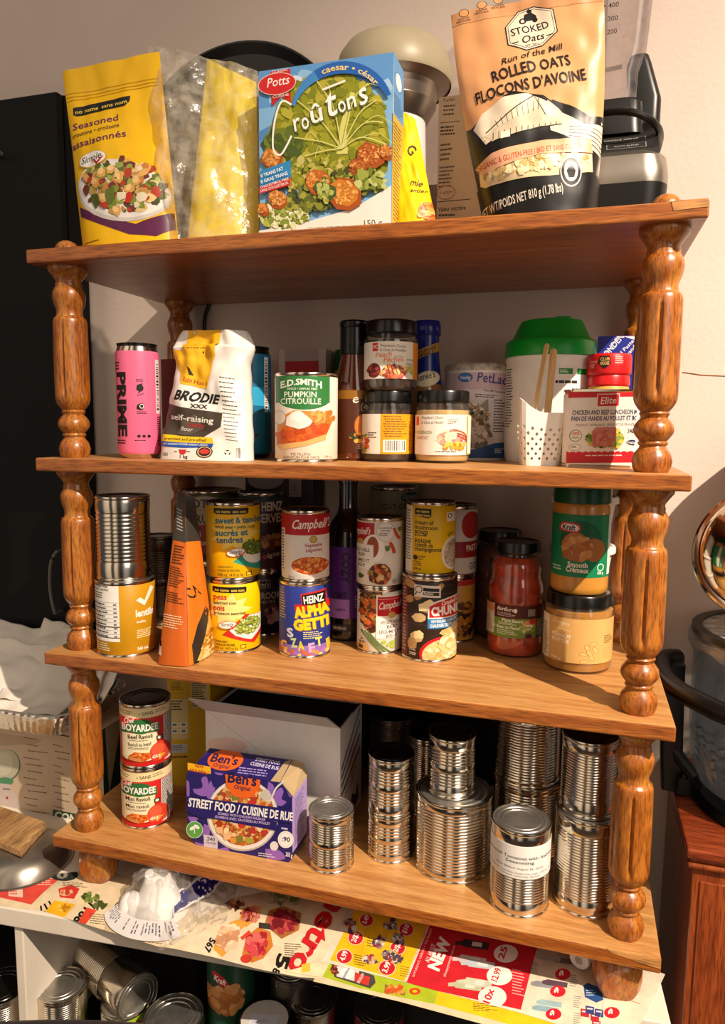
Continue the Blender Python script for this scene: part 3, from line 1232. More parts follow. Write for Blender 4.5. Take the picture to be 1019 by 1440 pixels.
# -- yellow pouch right of the carton
b = Bag([(549, 147), (584, 168), (616, 309), (556, 313)], 0.066, 0.115, 0.018, lambda t: 0.0,
        lambda t: 0.15 + 0.85 * min(1, t * 1.3), 0.004, 9.1, zb=Z1 + 0.0005)
t = thing('yellow_bread_pouch', 'slumped bright yellow pouch squeezed in right of the crouton carton', 'pouch', b.base)
A = b.art('#f4c800')
A.micro(557, 215, 566, 300, 26, '#4f4012', 0.4, 1)
A.t('G', 573, 192, 579, 199, 9, '#3a3012', 0.02)
A.t('mie', 580, 232, 593, 236, 8, '#332a10', 0.01)
A.t('entier', 581, 242, 599, 245, 5.5, '#332a10', 0.0)
A.food(604, 273, 9, 14, ['#d8641c', '#e8903a', '#c84a18', '#eeb060'], 60, 4)
A.ell(597, 300, 9, 8, '#f8dc40')
A.ell(597, 300, 8, 7, '#e6b400')
A.micro(592, 296, 603, 304, 4, '#4a3a10')
A.build('film_body', M['foil_print'], t)

# -- cream domed appliance
yd = 0.27
cl, crr = at(474, 90, yd), at(636, 90, yd)
R = (crr.x - cl.x) / 2 * 0.985
cx = (cl.x + crr.x) / 2
zr = at(555, 82, yd - R).z
ztop = zr + 0.072
t = thing('kitchen_appliance', 'cream domed appliance with shiny metal collar and white body behind the croutons', 'appliance', (cx, yd, Z1))
hd = ztop - zr
zr -= Z1
dome = [(R * 0.985, zr), (R, zr + 0.004), (R * 0.985, zr + hd * 0.3), (R * 0.93, zr + hd * 0.58), (R * 0.82, zr + hd * 0.78), (R * 0.62, zr + hd * 0.91),
        (R * 0.35, zr + hd * 0.98), (0, zr + hd)]
MB().lathe(dome + dome[::-1][1:-1] if False else dome, 64, cap0=False).build('dome', M['cream'], t)
MB().lathe([(R * 0.97, zr + 0.002), (R * 0.78, zr - 0.006), (R * 0.72, zr - 0.028), (R * 0.74, zr - 0.03), (R * 0.60, zr - 0.052),
            (R * 0.57, zr - 0.054)], 48, cap0=False).build('metal_collar', M['brushed'], t)
MB().lathe([(R * 0.62, 0.0), (R * 0.62, 0.05), (R * 0.56, zr - 0.053), (R * 0.3, zr - 0.05)], 48).build('body', M['white_plastic'], t)
pn = at(602, 240, yd - R * 0.66) - Vector((cx, yd, Z1))
MB().loft([rrect(0.022, 0.012, 0.006, 0.0, 4, (pn.x, pn.y)), rrect(0.02, 0.012, 0.006, 0.105, 4, (pn.x, pn.y + 0.002))]).build('cord_cover', mat('lilac_plastic', '#a08a88', rough=0.45), t)

# -- cereal carton with nutrition text
yc = 0.130
TL, TR, BR, BL = at(617, 137, yc), at(700, 127, yc), at(704, 301, yc), at(622, 306, yc)
W_ = TR.x - TL.x
H_ = TL.z - Z1
t = thing('cream_carton', 'tall cream carton with nutrition table, tucked behind the rolled oats bag', 'box', (TL.x, yc, Z1))
A = Art(0.00004)
A.raw(MB().box((0, 0, 0), (W_, 0.06, H_)), '#d6bd98', False)
A.use(flatmap([(617, 137), (700, 127), (704, 301), (622, 306)], [(0, 0, H_), (W_, 0, H_), (W_, 0, 0), (0, 0, 0)]), (617, 704, 120, 310), flatn=True)
A.t('Parfait', 624, 142, 640, 140, 4, '#4a3826')
A.micro(624, 146, 648, 160, 3, '#4a3826', 0.4, -2)
A.line([(620, 166), (648, 163)], 0.8, '#3a2a1c')
A.micro(621, 170, 646, 182, 3, '#3a2a1c', 0.5, -2)
A.micro(622, 190, 640, 212, 4, '#5a4630', 0.4, -2)
A.micro(622, 216, 644, 242, 6, '#5a4630', 0.4, -2)
A.ell(633, 245, 13, 8, '#a8442a', -5)
A.ell(633, 245, 12, 7.2, '#dcc5a2', -5)
A.t('À essayer', 623, 248, 643, 245, 4.5, '#a8442a', 0, 0.2)
A.line([(621, 256), (668, 252)], 0.9, '#3a2a1c')
A.t('Valeur nutritive', 623, 267, 662, 264, 5.2, '#2c2016', 0.02)
A.micro(624, 270, 650, 274, 1, '#4a3826', 0.6, -1)
A.line([(623, 276), (668, 273)], 1.2, '#2c2016')
A.t('Calories 110', 624, 283, 650, 281, 4, '#2c2016', 0.02)
for k in range(4):
    A.line([(624, 286 + k * 5), (668, 283 + k * 5)], 0.5, '#5a4630')
A.micro(624, 286.5, 648, 306, 4, '#4a3826', 0.5, -1)
A.build('carton', M['card'], t)

# -- rolled oats bag
b = Bag([(634, 22), (848, -18), (838, 296), (684, 301)], 0.075, 0.066, 0.052,
        lambda t: 0.07 * math.sin(min(1, t * 1.05) * PI) * (1 - 0.2 * t), lambda t: 0.10 + 0.9 * min(1, max(0, t - 0.05) / 0.75) ** 1.2 if t < 0.92 else 1.0,
        0.007, 12.3, pw=0.55, zb=Z1 + 0.0005, back=0.55)
t = thing('oats_bag', 'large peach and black rolled oats bag on the right of the top board', 'bag', b.base)
A = b.art('#e0a06a')
CRM = '#ecd9bf'
A.quad([(634, 22), (848, -18), (850, 6), (636, 42)], '#d89a68')
A.poly([(640, 175), (650, 190), (668, 196), (700, 176), (712, 160), (725, 155), (765, 160), (800, 184), (830, 190), (870, 180), (870, 300), (640, 310)], '#0f0d0c')
A.poly([(672, 198), (684, 180), (712, 162), (745, 158), (765, 166), (800, 184), (812, 188), (760, 196), (720, 205), (690, 220)], CRM)
A.poly([(770, 166), (790, 180), (816, 190), (860, 186), (858, 220), (845, 230), (800, 214), (775, 205)], CRM)
A.poly([(775, 165), (800, 172), (830, 185), (860, 178), (860, 192), (820, 195), (790, 182)], '#0f0d0c')
for k in range(5):
    A.curve([(800, 200 + k * 4), (830, 199 + k * 5), (858, 206 + k * 7)], 0.9, BLK)
# barn sketch
A.poly([(688, 210), (730, 186), (752, 160), (766, 184), (790, 192), (786, 198), (762, 200), (700, 218)], '#d8c4a6')
A.poly([(700, 190), (750, 160), (757, 175), (725, 192), (690, 206)], '#e8d8ba')
for k in range(9):
    A.line([(702 + k * 7, 192 - k * 3.5), (706 + k * 6.5, 200 - k * 2.6)], 0.7, BLK)
A.line([(690, 206), (752, 160), (768, 186)], 1.4, BLK)
A.line([(700, 218), (762, 201), (790, 197)], 1.2, BLK)
for k in range(12):
    A.line([(700 + k * 7.5, 207 - k * 1.2), (700 + k * 7.5, 216 - k * 1.7)], 0.8, '#3a2e24')
A.rect(710, 208, 722, 216, '#f0e2c8', -2)
A.poly([(680, 243), (830, 214), (832, 250), (800, 258), (690, 266), (682, 262)], '#ead2a4')
A.food(755, 245, 70, 9, ['#f2e2ba', '#dcbf86', '#cda966', '#efdcae', '#b8934f'], 220, 4.5, -8)
A.poly([(676, 243), (700, 232), (760, 221), (828, 213), (831, 230), (760, 238), (690, 253)], '#e6ab84')
A.t('ORGANIC & GLUTEN-FREE / BIO ET SANS GLUTEN', 679, 249, 818, 227, 6.5, '#b4432a', 0.01)
A.poly([(668, 262), (700, 268), (760, 262), (840, 252), (842, 300), (680, 305)], '#0f0d0c')
A.t('NET WT/POIDS NET 810 g (1.78 lbs)', 681, 294, 792, 275, 8.5, '#efe4d2', 0.01)
A.ell(802, 254, 14, 16, '#efe6d6', 10)
A.ell(802, 254, 12.5, 14.5, '#14110f', 10)
A.ell(802, 254, 9, 10.5, '#efe6d6', 10)
A.poly([(796, 254), (802, 245), (808, 253), (806, 260), (799, 261)], '#14110f')
# badge
hexo = [(709, 50), (725, 22), (748, 14), (776, 22), (783, 60), (762, 84), (740, 91), (714, 80)]
ctr = (746, 53)
A.poly(hexo, BLK)
A.poly([(ctr[0] + (p[0] - ctr[0]) * .955, ctr[1] + (p[1] - ctr[1]) * .955) for p in hexo], CRM)
A.poly([(ctr[0] + (p[0] - ctr[0]) * .90, ctr[1] + (p[1] - ctr[1]) * .90) for p in hexo], BLK)
A.poly([(ctr[0] + (p[0] - ctr[0]) * .875, ctr[1] + (p[1] - ctr[1]) * .875) for p in hexo], CRM)
A.t('STOKED', 719, 66, 771, 53, 12.5, BLK, 0.02)
A.t('Oats', 733, 79, 764, 72, 12, BLK, 0.015, 0.25)
A.line([(720, 78), (729, 76)], 1.6, BLK)
A.line([(767, 67), (776, 64)], 1.6, BLK)
A.t('EST. 2011', 739, 85, 757, 81, 3.6, BLK)
A.ell(733, 40, 5, 5.5, BLK)
A.ell(733, 40, 2.5, 3, CRM)
A.ell(750, 37, 4, 4.5, BLK)
A.poly([(735, 28), (744, 24), (752, 30), (752, 36), (738, 40), (734, 36)], BLK)
A.blob(741, 22, 3.5, BLK)
A.t('Run of the Mill', 708, 113, 789, 89, 9.5, '#1c1613', 0.0, 0.3)
A.t('ROLLED OATS', 697, 138, 802, 114, 17, '#1c1613', 0.02)
A.t("FLOCONS D'AVOINE", 676, 166, 824, 136, 16, '#1c1613', 0.02)
for (x, y) in ((652, 22), (676, 10), (698, 1)):
    A.ell(x, y, 7, 7, '#3a2c22')
    A.ell(x, y, 6, 6, '#e0a06a')
    A.t('SANS', x - 7, y + 12, x + 8, y + 9, 3, '#3a2c22')
    A.t('PESTICIDE', x - 9, y + 16.5, x + 10, y + 13, 3, '#3a2c22')
A.build('film_body', M['foil_print'], t)

# -- blender
yb = 0.135
BW = 0.092
p = at(938, 285, yb + 0.02)
bx = p.x - BW
t = thing('blender', 'countertop blender with clear jug, black handle and steel banded base at the right end', 'blender', (bx, yb + 0.105, Z1))
ztopb = at(880, 185, yb + 0.07).z - Z1
zband0, zband1 = at(880, 256, yb).z - Z1, at(880, 215, yb).z - Z1
blender_base = MB().loft([rrect(BW * 0.94, 0.096, 0.03, 0, 6), rrect(BW * 0.97, 0.1, 0.03, zband0 * 0.4, 6), rrect(BW, 0.104, 0.032, zband0, 6)]).build('base', M['black'], t)
MB().loft([rrect(BW, 0.104, 0.032, zband0, 6), rrect(BW * 1.005, 0.105, 0.034, zband0 + 0.006, 6), rrect(BW * 1.0, 0.104, 0.034, (zband0 + zband1) / 2, 6), rrect(BW * 0.97, 0.098, 0.034, zband1, 6),
           rrect(BW * 0.93, 0.088, 0.034, zband1 + 0.010, 6, (0, 0.006))]).build('steel_band', M['brushed'], blender_base)
A = Art(0.0003)
pl = [(-BW * 0.86, -0.080, zband1 + 0.006), (BW * 0.86, -0.080, zband1 + 0.006), (BW * 0.80, -0.030, ztopb - 0.002), (-BW * 0.80, -0.030, ztopb - 0.002)]
A.raw(MB().hexa([pl[0], pl[1], (BW * 0.8, 0.08, zband1 + 0.004), (-BW * 0.8, 0.08, zband1 + 0.004), (pl[0][0], pl[0][1], pl[0][2] + 0.006), (pl[1][0], pl[1][1], pl[1][2] + 0.006), (pl[2][0], 0.07, ztopb), (pl[3][0], 0.07, ztopb)]) if False else MB().loft([[(sx * pl[0][0], y_, z_) for y_, z_ in ((-.080, zband1 + .004), (-.080, zband1 + .012), (-.030, ztopb), (.075, ztopb), (.085, zband1 + .004))] for sx in (1, -1)]), '#1b1a19', False)
A.use(flatmap([(0, 0), (100, 0), (100, 40), (0, 40)], [(pl[0][0], -.030, ztopb), (pl[1][0], -.030, ztopb), (pl[1][0], -.080, zband1 + .012), (pl[0][0], -.080, zband1 + .012)]), (0, 100, 0, 40), flatn=True)
for (x0, y0, x1, y1, s_) in ((50, 12, 90, 21, 'SINGLE SERVE'), (58, 25, 90, 36, 'AUTO BLEND'), (22, 25, 52, 36, 'PULSE')):
    A.rect(x0, y0, x1, y1, '#8a8680')
    A.rect(x0 + 0.7, y0 + 0.7, x1 - 0.7, y1 - 0.7, '#201f1e')
    A.t(s_, x0 + 6, y1 - 3.2, x1 - 6, y1 - 3.2, 2.6, '#a9a49c')
A.build('control_panel', M['card'], blender_base)
jz = ztopb
MB().loft([rrect(0.062, 0.055, 0.018, jz - 0.004, 5, (0, 0.012)), rrect(0.058, 0.052, 0.018, jz + 0.040, 5, (0, 0.012)), rrect(0.054, 0.05, 0.018, jz + 0.044, 5, (0, 0.012))]).build('jug_seat', M['black'], t)
jr = [rrect(0.050, 0.048, 0.016, jz + 0.044, 6, (0, 0.012)), rrect(0.051, 0.049, 0.018, jz + 0.080, 6, (0, 0.012)), rrect(0.060, 0.057, 0.02, jz + 0.11, 6, (0, 0.012)), rrect(0.078, 0.073, 0.022, jz + 0.37, 6, (0, 0.012))]
jug_ = MB().loft(jr, True, False).build('jug', M['jug'], t)
A = Art(0.0004)
ja, jb = Vector((-0.060, 0.012 - 0.057, jz + 0.11)), Vector((-0.078, 0.012 - 0.073, jz + 0.37))
A.use(flatmap([(0, 0), (100, 0), (100, 200), (0, 200)], [jb, (0.078, jb.y, jb.z), (0.06, ja.y, ja.z), ja]), (0, 100, 0, 200), flatn=True)
for k in range(12):
    y = 186 - k * 12.5
    A.rect(47, y, 53, y + 1.2, '#2a2624')
    A.t(str(200 + 100 * k), 55.5, y + 3, 66, y + 3, 4.6, '#2a2624')
A.build('measuring_scale', M['print'], jug_)
MB().lathe([(0.006, jz + 0.03), (0.008, jz + 0.10), (0.006, jz + 0.3)], 16, c=(0, 0.012, 0)).build('blade_shaft', M['jug'], jug_)
MB().hexa([(-0.03, 0.008, jz + 0.1), (0.03, 0.008, jz + 0.106), (0.03, 0.018, jz + 0.106), (-0.03, 0.018, jz + 0.1), (-0.03, 0.008, jz + 0.102), (0.03, 0.008, jz + 0.108), (0.03, 0.018, jz + 0.108), (-0.03, 0.018, jz + 0.102)]).build('blade', M['brushed'], jug_)
# handle on the right
h0 = at(906, 168, yb + 0.1) - Vector(t.location)
h1 = at(899, 77, yb + 0.1) - Vector(t.location)
MB().loft([rrect(0.024, 0.02, 0.012, h0.z - 0.012, 5, (h0.x - 0.004, h0.y)), rrect(0.023, 0.019, 0.012, h0.z + 0.02, 5, (h0.x - 0.003, h0.y)), rrect(0.0215, 0.018, 0.011, h0.z + 0.024, 5, (h0.x - 0.002, h0.y)),
           rrect(0.016, 0.016, 0.01, h1.z - 0.016, 5, (h1.x, h1.y)), rrect(0.012, 0.012, 0.009, h1.z - 0.004, 5, (h1.x, h1.y)), rrect(0.004, 0.004, 0.003, h1.z, 5, (h1.x, h1.y))]).build('handle', M['black'], t)
cb = [at(842, 160, yb + 0.045), at(862, 157, yb + 0.03), at(890, 158, yb + 0.022), at(912, 167, yb + 0.03), at(925, 180, yb + 0.05), at(928, 190, yb + 0.085), at(927, 200, yb + 0.15), at(920, 225, yb + 0.2)]
cb[-1].y = yb + 0.218
MB().tube([p - Vector(t.location) for p in catmull(cb, 6)], 0.0048, 10).build('power_cord', M['cable'], t)

# ================================================================== second board
def sleek(name, label, x, y, col, body_top, xc, hw, yt, yb, arts):
    r, h = 0.0326, 0.1745
    t = thing(name, label, 'can', (x, y, Z2), facing(x, y), 'tall slim drink cans')
    p = [(0, .001), (r * .7, .001), (r * .76, 0), (r * .8, .0006), (r * .93, .006), (r, .012), (r, h - .016), (r * .985, h - .012), (r * .9, h - .004),
         (r * .9, h - .002), (r * .93, h - .001), (r * .93, h), (r * .88, h), (r * .86, h - .004), (0, h - .004)]
    A = Art(0.00004)
    A.lift = 0.0001
    A.raw(MB().lathe(p[3:8], 72, cap0=False, cap1=False), col)
    A.use(*cylmap(r, xc, hw, yt, yb, 0.012, h - 0.016))
    arts(A)
    MB().lathe(p[:4] + [(r * .93, .0058), (r * .99, .0118), (r * .99, h - .0162), (r * .97, h - .013), (r * .89, h - .005)], 56).build('body', M['black'] if body_top else M['steel'], t)
    MB().lathe([(r * .895, h - .0045)] + p[9:], 56, cap0=False).build('lid_rim', M['black_lid'], t)
    A.build('printed_wall', M['print'], t)
    return t


def prime(A, k):
    """bold sideways lettering and small icons; k is the design shift in x"""
    d = BLK
    A.t('PRIME', 168 + k, 516, 168 + k, 617, 11.5, d, 0.09)
    A.micro(164 + k, 500, 175 + k, 514, 3, d, 0.5)
    A.micro(166 + k, 622, 181 + k, 630, 2, d, 0.5)
    for y in (541, 570):
        A.blob(199 + k, y, 6.2, d, 5.2, 0.12, 9)
    A.poly([(195 + k, 536), (203 + k, 533), (201 + k, 541), (204 + k, 541), (196 + k, 551), (198 + k, 544), (194 + k, 544)], d)
    A.ell(201 + k, 569, 3.2, 3.6, '#f0e8e0')
    A.ell(201 + k, 569, 2.2, 2.6, d)
    A.micro(194 + k, 527, 206 + k, 532, 2, d, 0.5)
    A.line([(195 + k, 553), (204 + k, 549)], 1, d)
    A.micro(194 + k, 577, 210 + k, 582, 2, d, 0.5)
    for x in (196, 203, 210):
        A.ell(x + k, 616, 2.4, 2.4, d)
    A.micro(190 + k, 622, 216 + k, 624, 1, d, 0.7)
    A.bars(221 + k, 540 - 45, 226.2 + k, 580, '#e8e0da', d, True)
    A.micro(222 + k, 585, 226.3 + k, 632, 14, d, 0.5)


sleek('drink_can', 'pink slim drink can with black sideways lettering, left end of the second board', 0.1323, 0.0773, '#ee6f96', False, 196.5, 31, 487, 639, lambda A: prime(A, 0))


def bl(A):
    A.rect(330, 540, 400, 568, '#2aa2cf', 4)
    prime(A, 372.5 - 196.5 - 6)


sleek('drink_can', 'blue slim drink can half hidden behind the flour bag', 0.2855, 0.158, '#0b6f98', True, 372.5, 28.5, 497, 640, bl)

# -- flour bag
b = Bag([(262, 466), (344, 466), (350, 648), (234, 646)], 0.064, 0.095, 0.030,
        lambda t: 0.10 if t < 0.02 else 0.10 + 0.22 * max(0, 1 - abs(t - 0.12) / 0.14) - 0.02 * t,
        lambda t: 0.5 if t < 0.12 else 0.85 + 0.15 * t, 0.012, 21.0, pw=0.35, zb=Z2 + 0.0005, back=1.0)
t = thing('flour_bag', 'crumpled white paper bag of self raising flour with yellow top, beside the pink can', 'bag', b.base)
A = b.art('#e9e2da')
A.poly([(270, 466), (319, 466), (316, 494), (312, 500), (304, 534), (270, 527), (262, 510), (247, 486), (268, 487)], '#f0b41c')
for k in range(2):
    A.micro(275, 480 + k * 4, 314, 484 + k * 4, 1, '#b07a10', 0.4)
A.t('Robin', 272, 524, 283, 526, 6, '#a8401c', 0.04)
A.t('Hood', 285, 527, 303, 530, 6, '#a8401c', 0.04)
A.poly([(276, 505), (280, 508), (285, 517), (279, 516)], '#3a3010')
A.t('BRODIE', 261, 547, 318, 554, 12.5, '#16120f', 0.07, 0.25)
A.t('XXX', 283, 559, 305, 561, 5.5, '#16120f', 0.05)
A.poly([(248, 553), (286, 561), (326, 567), (324, 588), (312, 596), (300, 605), (268, 604), (241, 600)], '#453b31')
A.poly([(270, 580), (290, 568), (300, 590), (280, 602), (262, 600)], '#5f5448')
A.t('self-raising', 254, 576, 314, 583, 8.5, '#f1ebe2', 0.02)
A.t('pastry', 280, 587, 302, 590, 7, '#c8252a', 0.02)
A.t('flour', 267, 594, 284, 596, 7, '#f1ebe2', 0.0, 0.2)
A.poly([(240, 600), (270, 604), (312, 606), (314, 616), (270, 615), (237, 612)], '#f3c31c')
A.t('premixed and pre-sifted', 244, 610, 303, 613, 5, '#2c2416', 0.03)
A.poly([(237, 612), (270, 615), (314, 616), (312, 623), (270, 624), (236, 621)], '#1f50a6')
A.t('SALT & BAKING POWDER ALREADY ADDED', 241, 618.5, 306, 620.5, 3.2, '#e8e6ea', 0.02)
A.poly([(266, 627), (277, 627), (276, 634), (272, 637), (268, 635)], '#c02a20')
A.micro(260, 630, 266, 633, 1, '#3a2e2a', 0.6)
A.micro(277, 630, 284, 633, 1, '#3a2e2a', 0.6)
A.t('1 kg', 268, 643, 279, 643, 6, '#2a2220', 0.03)
A.bars(239, 632, 250, 642)
A.ell(302, 631, 11, 11, '#16120f')
A.ell(302, 631, 9.6, 9.6, '#cdb08a')
A.ell(302, 631, 8, 8, '#16120f')
A.poly([(294, 631), (298, 627), (302, 624), (306, 627), (310, 631), (305, 635), (299, 635)], '#c0392b')
for k in range(16):
    A.micro(322 + k * 0.5, 518 + k * 6, 345, 520 + k * 6, 1, '#4a4440', 0.6, 3)
for a in (90, 210, 330):
    A.poly([(331 + 4 * math.cos(math.radians(a + d)), 632 - 5 * math.sin(math.radians(a + d))) for d in (-40, 0, 40)] +
           [(331 + 2 * math.cos(math.radians(a)), 632 - 2.5 * math.sin(math.radians(a)))], '#2a2422')
A.bars(341, 622, 347, 645)
for k in range(28):
    A.line([(231 + k * 0.05, 488 + k * 3.6), (238, 489 + k * 3.6)], 1.1, '#7a7470')
A.build('paper_body', M['card'], t)

# -- dark red carton edge behind the flour
p0, p1 = at(226, 520, 0.20), at(240, 520, 0.20)
t = thing('dark_red_carton', 'narrow dark red carton mostly hidden behind the flour bag', 'box', (p0.x, 0.20, Z2))
MB().box((0, 0, 0), (0.075, 0.07, at(232, 505, 0.2).z - Z2)).build('carton', mat('dark_red_card', '#7c1613', rough=0.5), t, smooth=0, bevel=0.001)
A = Art(0.00005)
A.use(flatmap(UNIT, [(0, 0, 0.12), (0.075, 0, 0.12), (0.075, 0, 0.02), (0, 0, 0.02)]), (0, 1, 0, 1), flatn=True)
A.rect(0, 0.75, 1, 0.82, '#caa06a')
A.build('printed_band', M['card'], t)


# -- pumpkin can
def wmk(A, x0, y0, x1, y1, **k):
    return A


r, h = 0.0456, 0.1265
A = can_art(r, h, 431.5, 43.5, 529, 646, '#ece0cf')
A.rect(390, 527, 463, 566, '#2f7a3c')
A.ell(428, 561, 35, 15, '#2f7a3c')
A.t('E.D.SMITH', 396, 545, 452, 545, 9.5, '#f2eee2', 0.05, warp=lambda u, v: (397 + 55 * u, 546 - 5 * math.sin(PI * u) - v * (1 - 0.15 * math.sin(PI * u))))
A.t('SINCE • DEPUIS 1882', 406, 548, 446, 548, 2.6, '#f2eee2', 0.02)
A.t('PUMPKIN', 402, 558.5, 445, 558.5, 8, '#f2eee2', 0.01)
A.t('CITROUILLE', 397, 568, 451, 568, 8, '#f2eee2', 0.01)
A.poly([(391, 616), (392, 596), (400, 584), (415, 577), (440, 578), (466, 586), (467, 592), (458, 612), (430, 624), (396, 630)], '#d9893c')
A.poly([(391, 608), (460, 594), (464, 596), (457, 616), (430, 625), (396, 631), (391, 628)], '#c9541a')
A.food(425, 608, 34, 14, ['#c9501a', '#d4621f', '#bb4716'], 60, 5, -10)
A.poly([(391, 626), (430, 620), (458, 610), (457, 618), (430, 627), (396, 633)], '#d8a866')
A.food(452, 586, 18, 7, ['#e2ab5c', '#c98838', '#d99a4a', '#b8732c'], 50, 4)
A.blob(421, 592, 17, '#efe6da', 11, 0.15, 12, rot=0)
A.blob(420, 585, 11, '#f6f0e6', 8, 0.2, 10, rot=0)
A.t('PIE FILLING', 411, 640.5, 437, 640.5, 3.6, '#6a5f54', 0.01)
A.t('GARNITURE POUR TARTE', 400, 645, 449, 645, 3.6, '#6a5f54', 0.01)
A.t('540 mL', 456, 644, 466, 644, 3.4, '#6a5f54')
A.ell(395, 587, 9, 10, '#b8b0a0')
A.ell(395, 587, 8, 9, '#ece0cf')
can('food_can', 'pumpkin pie filling can with green banner and pie picture, right of the blue drink can', 0.4072, 0.0901, Z2, r, h, art=A, group='labelled food cans')

# -- clear lidded cup behind the pumpkin can
t = thing('deli_cup', 'clear plastic cup with rounded lid peeking over the pumpkin can', 'cup', (0.372, 0.172, Z2))
MB().lathe([(0.024, 0), (0.0255, 0.001), (0.0305, 0.118), (0.0315, 0.120), (0.0315, 0.122)], 48, cap1=False).build('cup', M['frost'], t)
MB().lathe([(0.0322, 0.118), (0.0322, 0.124), (0.030, 0.128), (0.030, 0.131), (0.027, 0.133), (0, 0.133)], 48, cap0=False).build('lid', M['glass'], t)
MB().lathe([(0.023, 0.002), (0.029, 0.116), (0, 0.119)], 32).build('contents', mat('white_powder', '#e8dccb', rough=0.9), t)

# -- white carton with a red band behind
p0, p1 = at(392, 492, 0.31), at(458, 492, 0.31)
t = thing('white_carton', 'white carton with red band standing behind the amber sauce bottle', 'box', (p0.x, 0.31, Z2))
W_, H_ = p1.x - p0.x, p0.z - Z2
A = Art(0.00005)
A.raw(MB().box((0, 0, 0), (W_, 0.06, H_)), '#cfc2ba', False)
A.use(flatmap(UNIT, [(0, 0, H_), (W_, 0, H_), (W_, 0, 0), (0, 0, 0)]), (0, 1, 0, 1), flatn=True)
A.rect(0.13, 0, 0.85, 1, '#b3a49e')
A.rect(0.13, 0.11, 0.85, 0.7, '#b81a1c')
A.build('carton', M['card'], t)

# -- green lidded tub behind
p0, p1 = at(486, 490, 0.335), at(530, 490, 0.335)
r = 0.034
cx = at(497, 500, 0.345).x
zl = at(500, 490, 0.31).z - Z2
t = thing('yellow_tub', 'yellow tub with dark green lid in the shade behind the amber sauce bottle', 'tub', (cx, 0.345, Z2))
MB().lathe([(r * .92, 0), (r * .97, 0.003), (r * .97, zl - 0.034), (r * .9, zl - 0.03)], 40).build('body', mat('yellow_tub_plastic', '#c9a61c', rough=0.4), t)
MB().lathe([(r, zl - 0.036), (r * 1.02, zl - 0.034), (r * 1.02, zl - 0.004), (r * .96, zl), (0, zl)], 40).build('lid', M['dkgreen_lid'], t)

# -- amber sauce bottle
r = 0.0310
t = thing('sauce_bottle', 'amber sauce bottle with tall black cap behind the pumpkin can', 'bottle', (0.4555, 0.168, Z2), facing(.4555, .168))
hb = 0.2115
MB().lathe([(r * .9, 0), (r, .004), (r, .108), (r * .97, .116), (r * .84, .132), (r * .70, .150), (r * .63, .160), (r * .62, .166), (0.016, .168)], 56).build('glass_body', M['amber'], t)
MB().lathe([(0.0195, .160), (0.0217, .161), (0.0217, .200), (0.021, .2005), (0.022, .202), (0.0226, .204), (0.0226, hb - .003), (0.0200, hb), (0, hb)], 48).build('cap', M['black_lid'], t)
A = Art(0.00004)
mp, clip, cx_ = cylmap(r + 0.0004, 476, 29, 530, 640, 0.012, 0.106)
ring_label(A, r + 0.0004, 0.012, 0.106, '#4a2008')
A.use(mp, clip, cx_)
A.rect(446, 530, 506, 545, '#8a5a10')
A.t('e', 474, 553, 483, 551, 15, '#e8ddc8', 0.0, 0.3)
A.ell(493.5, 560, 7.5, 10, '#c9bfae')
A.ell(493.5, 560, 6.6, 9, '#4a2008')
A.poly([(489, 560), (493, 553), (498, 559), (495, 565)], '#c9bfae')
A.ell(489, 592, 12, 20, '#b9651a')
A.ell(489, 592, 9, 17, '#c9782a')
A.food(486, 612, 14, 8, ['#1c2a12', '#2a3a18', '#c8781c', '#e0a040'], 30, 4)
A.micro(482, 625, 500, 634, 3, '#d8cdb8')
A.build('label', M['print'], t)


# -- jars of preserve
def jar(name, label, x, y, z, r, h, content, lid, A=None, z0=0.012, z1=0.06, group=None, lidh=0.017, lidr=None, fill=0.86, neck=0.9):
    t = thing(name, label, 'jar', (x, y, z), facing(x, y), group)
    lr = lidr or r * 0.96
    zn = h - lidh
    MB().lathe([(r * .80, 0.0015), (r * .9, 0.0), (r * .96, .002), (r, .007), (r, zn - .014), (r * .985, zn - .008), (r * neck, zn - .002), (r * neck, zn + lidh * 0.5)], 56, cap1=False).build('glass', M['glass'], t)
    MB().lathe([(r * .8, .003), (r * .94, .004), (r * .965, .009), (r * .965, zn * fill), (r * .93, zn * fill + 0.001), (0, zn * fill + .0012)], 48).build('contents', content, t)
    MB().lathe([(lr * .97, zn - .0005), (lr, zn), (lr * 1.01, zn + .001), (lr * 1.0, zn + .003), (lr, h - .003), (lr * .97, h - .0006), (lr * .92, h), (lr * .86, h - .0012), (0, h - .0012)], 64).build('lid', lid, t)
    if A:
        A.build('label', M['print'], t)
    return t


def jar_art(r, z0, z1, xc, hw, yt, yb, bg, wrap=True):
    A = Art(0.00004)
    if wrap:
        ring_label(A, r + 0.0003, z0, z1, bg)
    A.use(*cylmap(r + 0.0003, xc, hw, yt, yb, z0, z1))
    return A


PALE = '#ebe3d6'
r = 0.0389
A = jar_art(r, .012, .0705, 545, 36, 579, 638, '#e99a1c')
A.rect(509, 570, 535, 640, '#e6ddd0')
A.food(513, 622, 6, 14, ['#c8643c', '#d88a4c', '#b0402a', '#8a9a3a'], 25, 3.5)
A.micro(518, 606, 530, 616, 3, '#4a4038')
for k in range(9):
    A.micro(539 + (k % 3), 582 + k * 3.6, 571, 583.6 + k * 3.6, 1, '#7a4a0c', 0.9, 0, 1.0)
A.bars(539, 617, 570, 635)
A.micro(573.5, 590, 577, 634, 16, '#6a3a0a', 0.5)
jar('preserve_jar', 'dark chutney jar showing its orange back label, beneath the peach jar', .5131, .1576, Z2, r, .1050, M['chutney'], M['black_lid'], A, group='black lidded preserve jars')
r = 0.0398
A = jar_art(r, .016, .069, 549, 37.5, 475, 537, PALE)
A.rect(579, 470, 590, 540, '#e58a1c')
A.rect(524, 477, 531.5, 491, '#cf1f24')
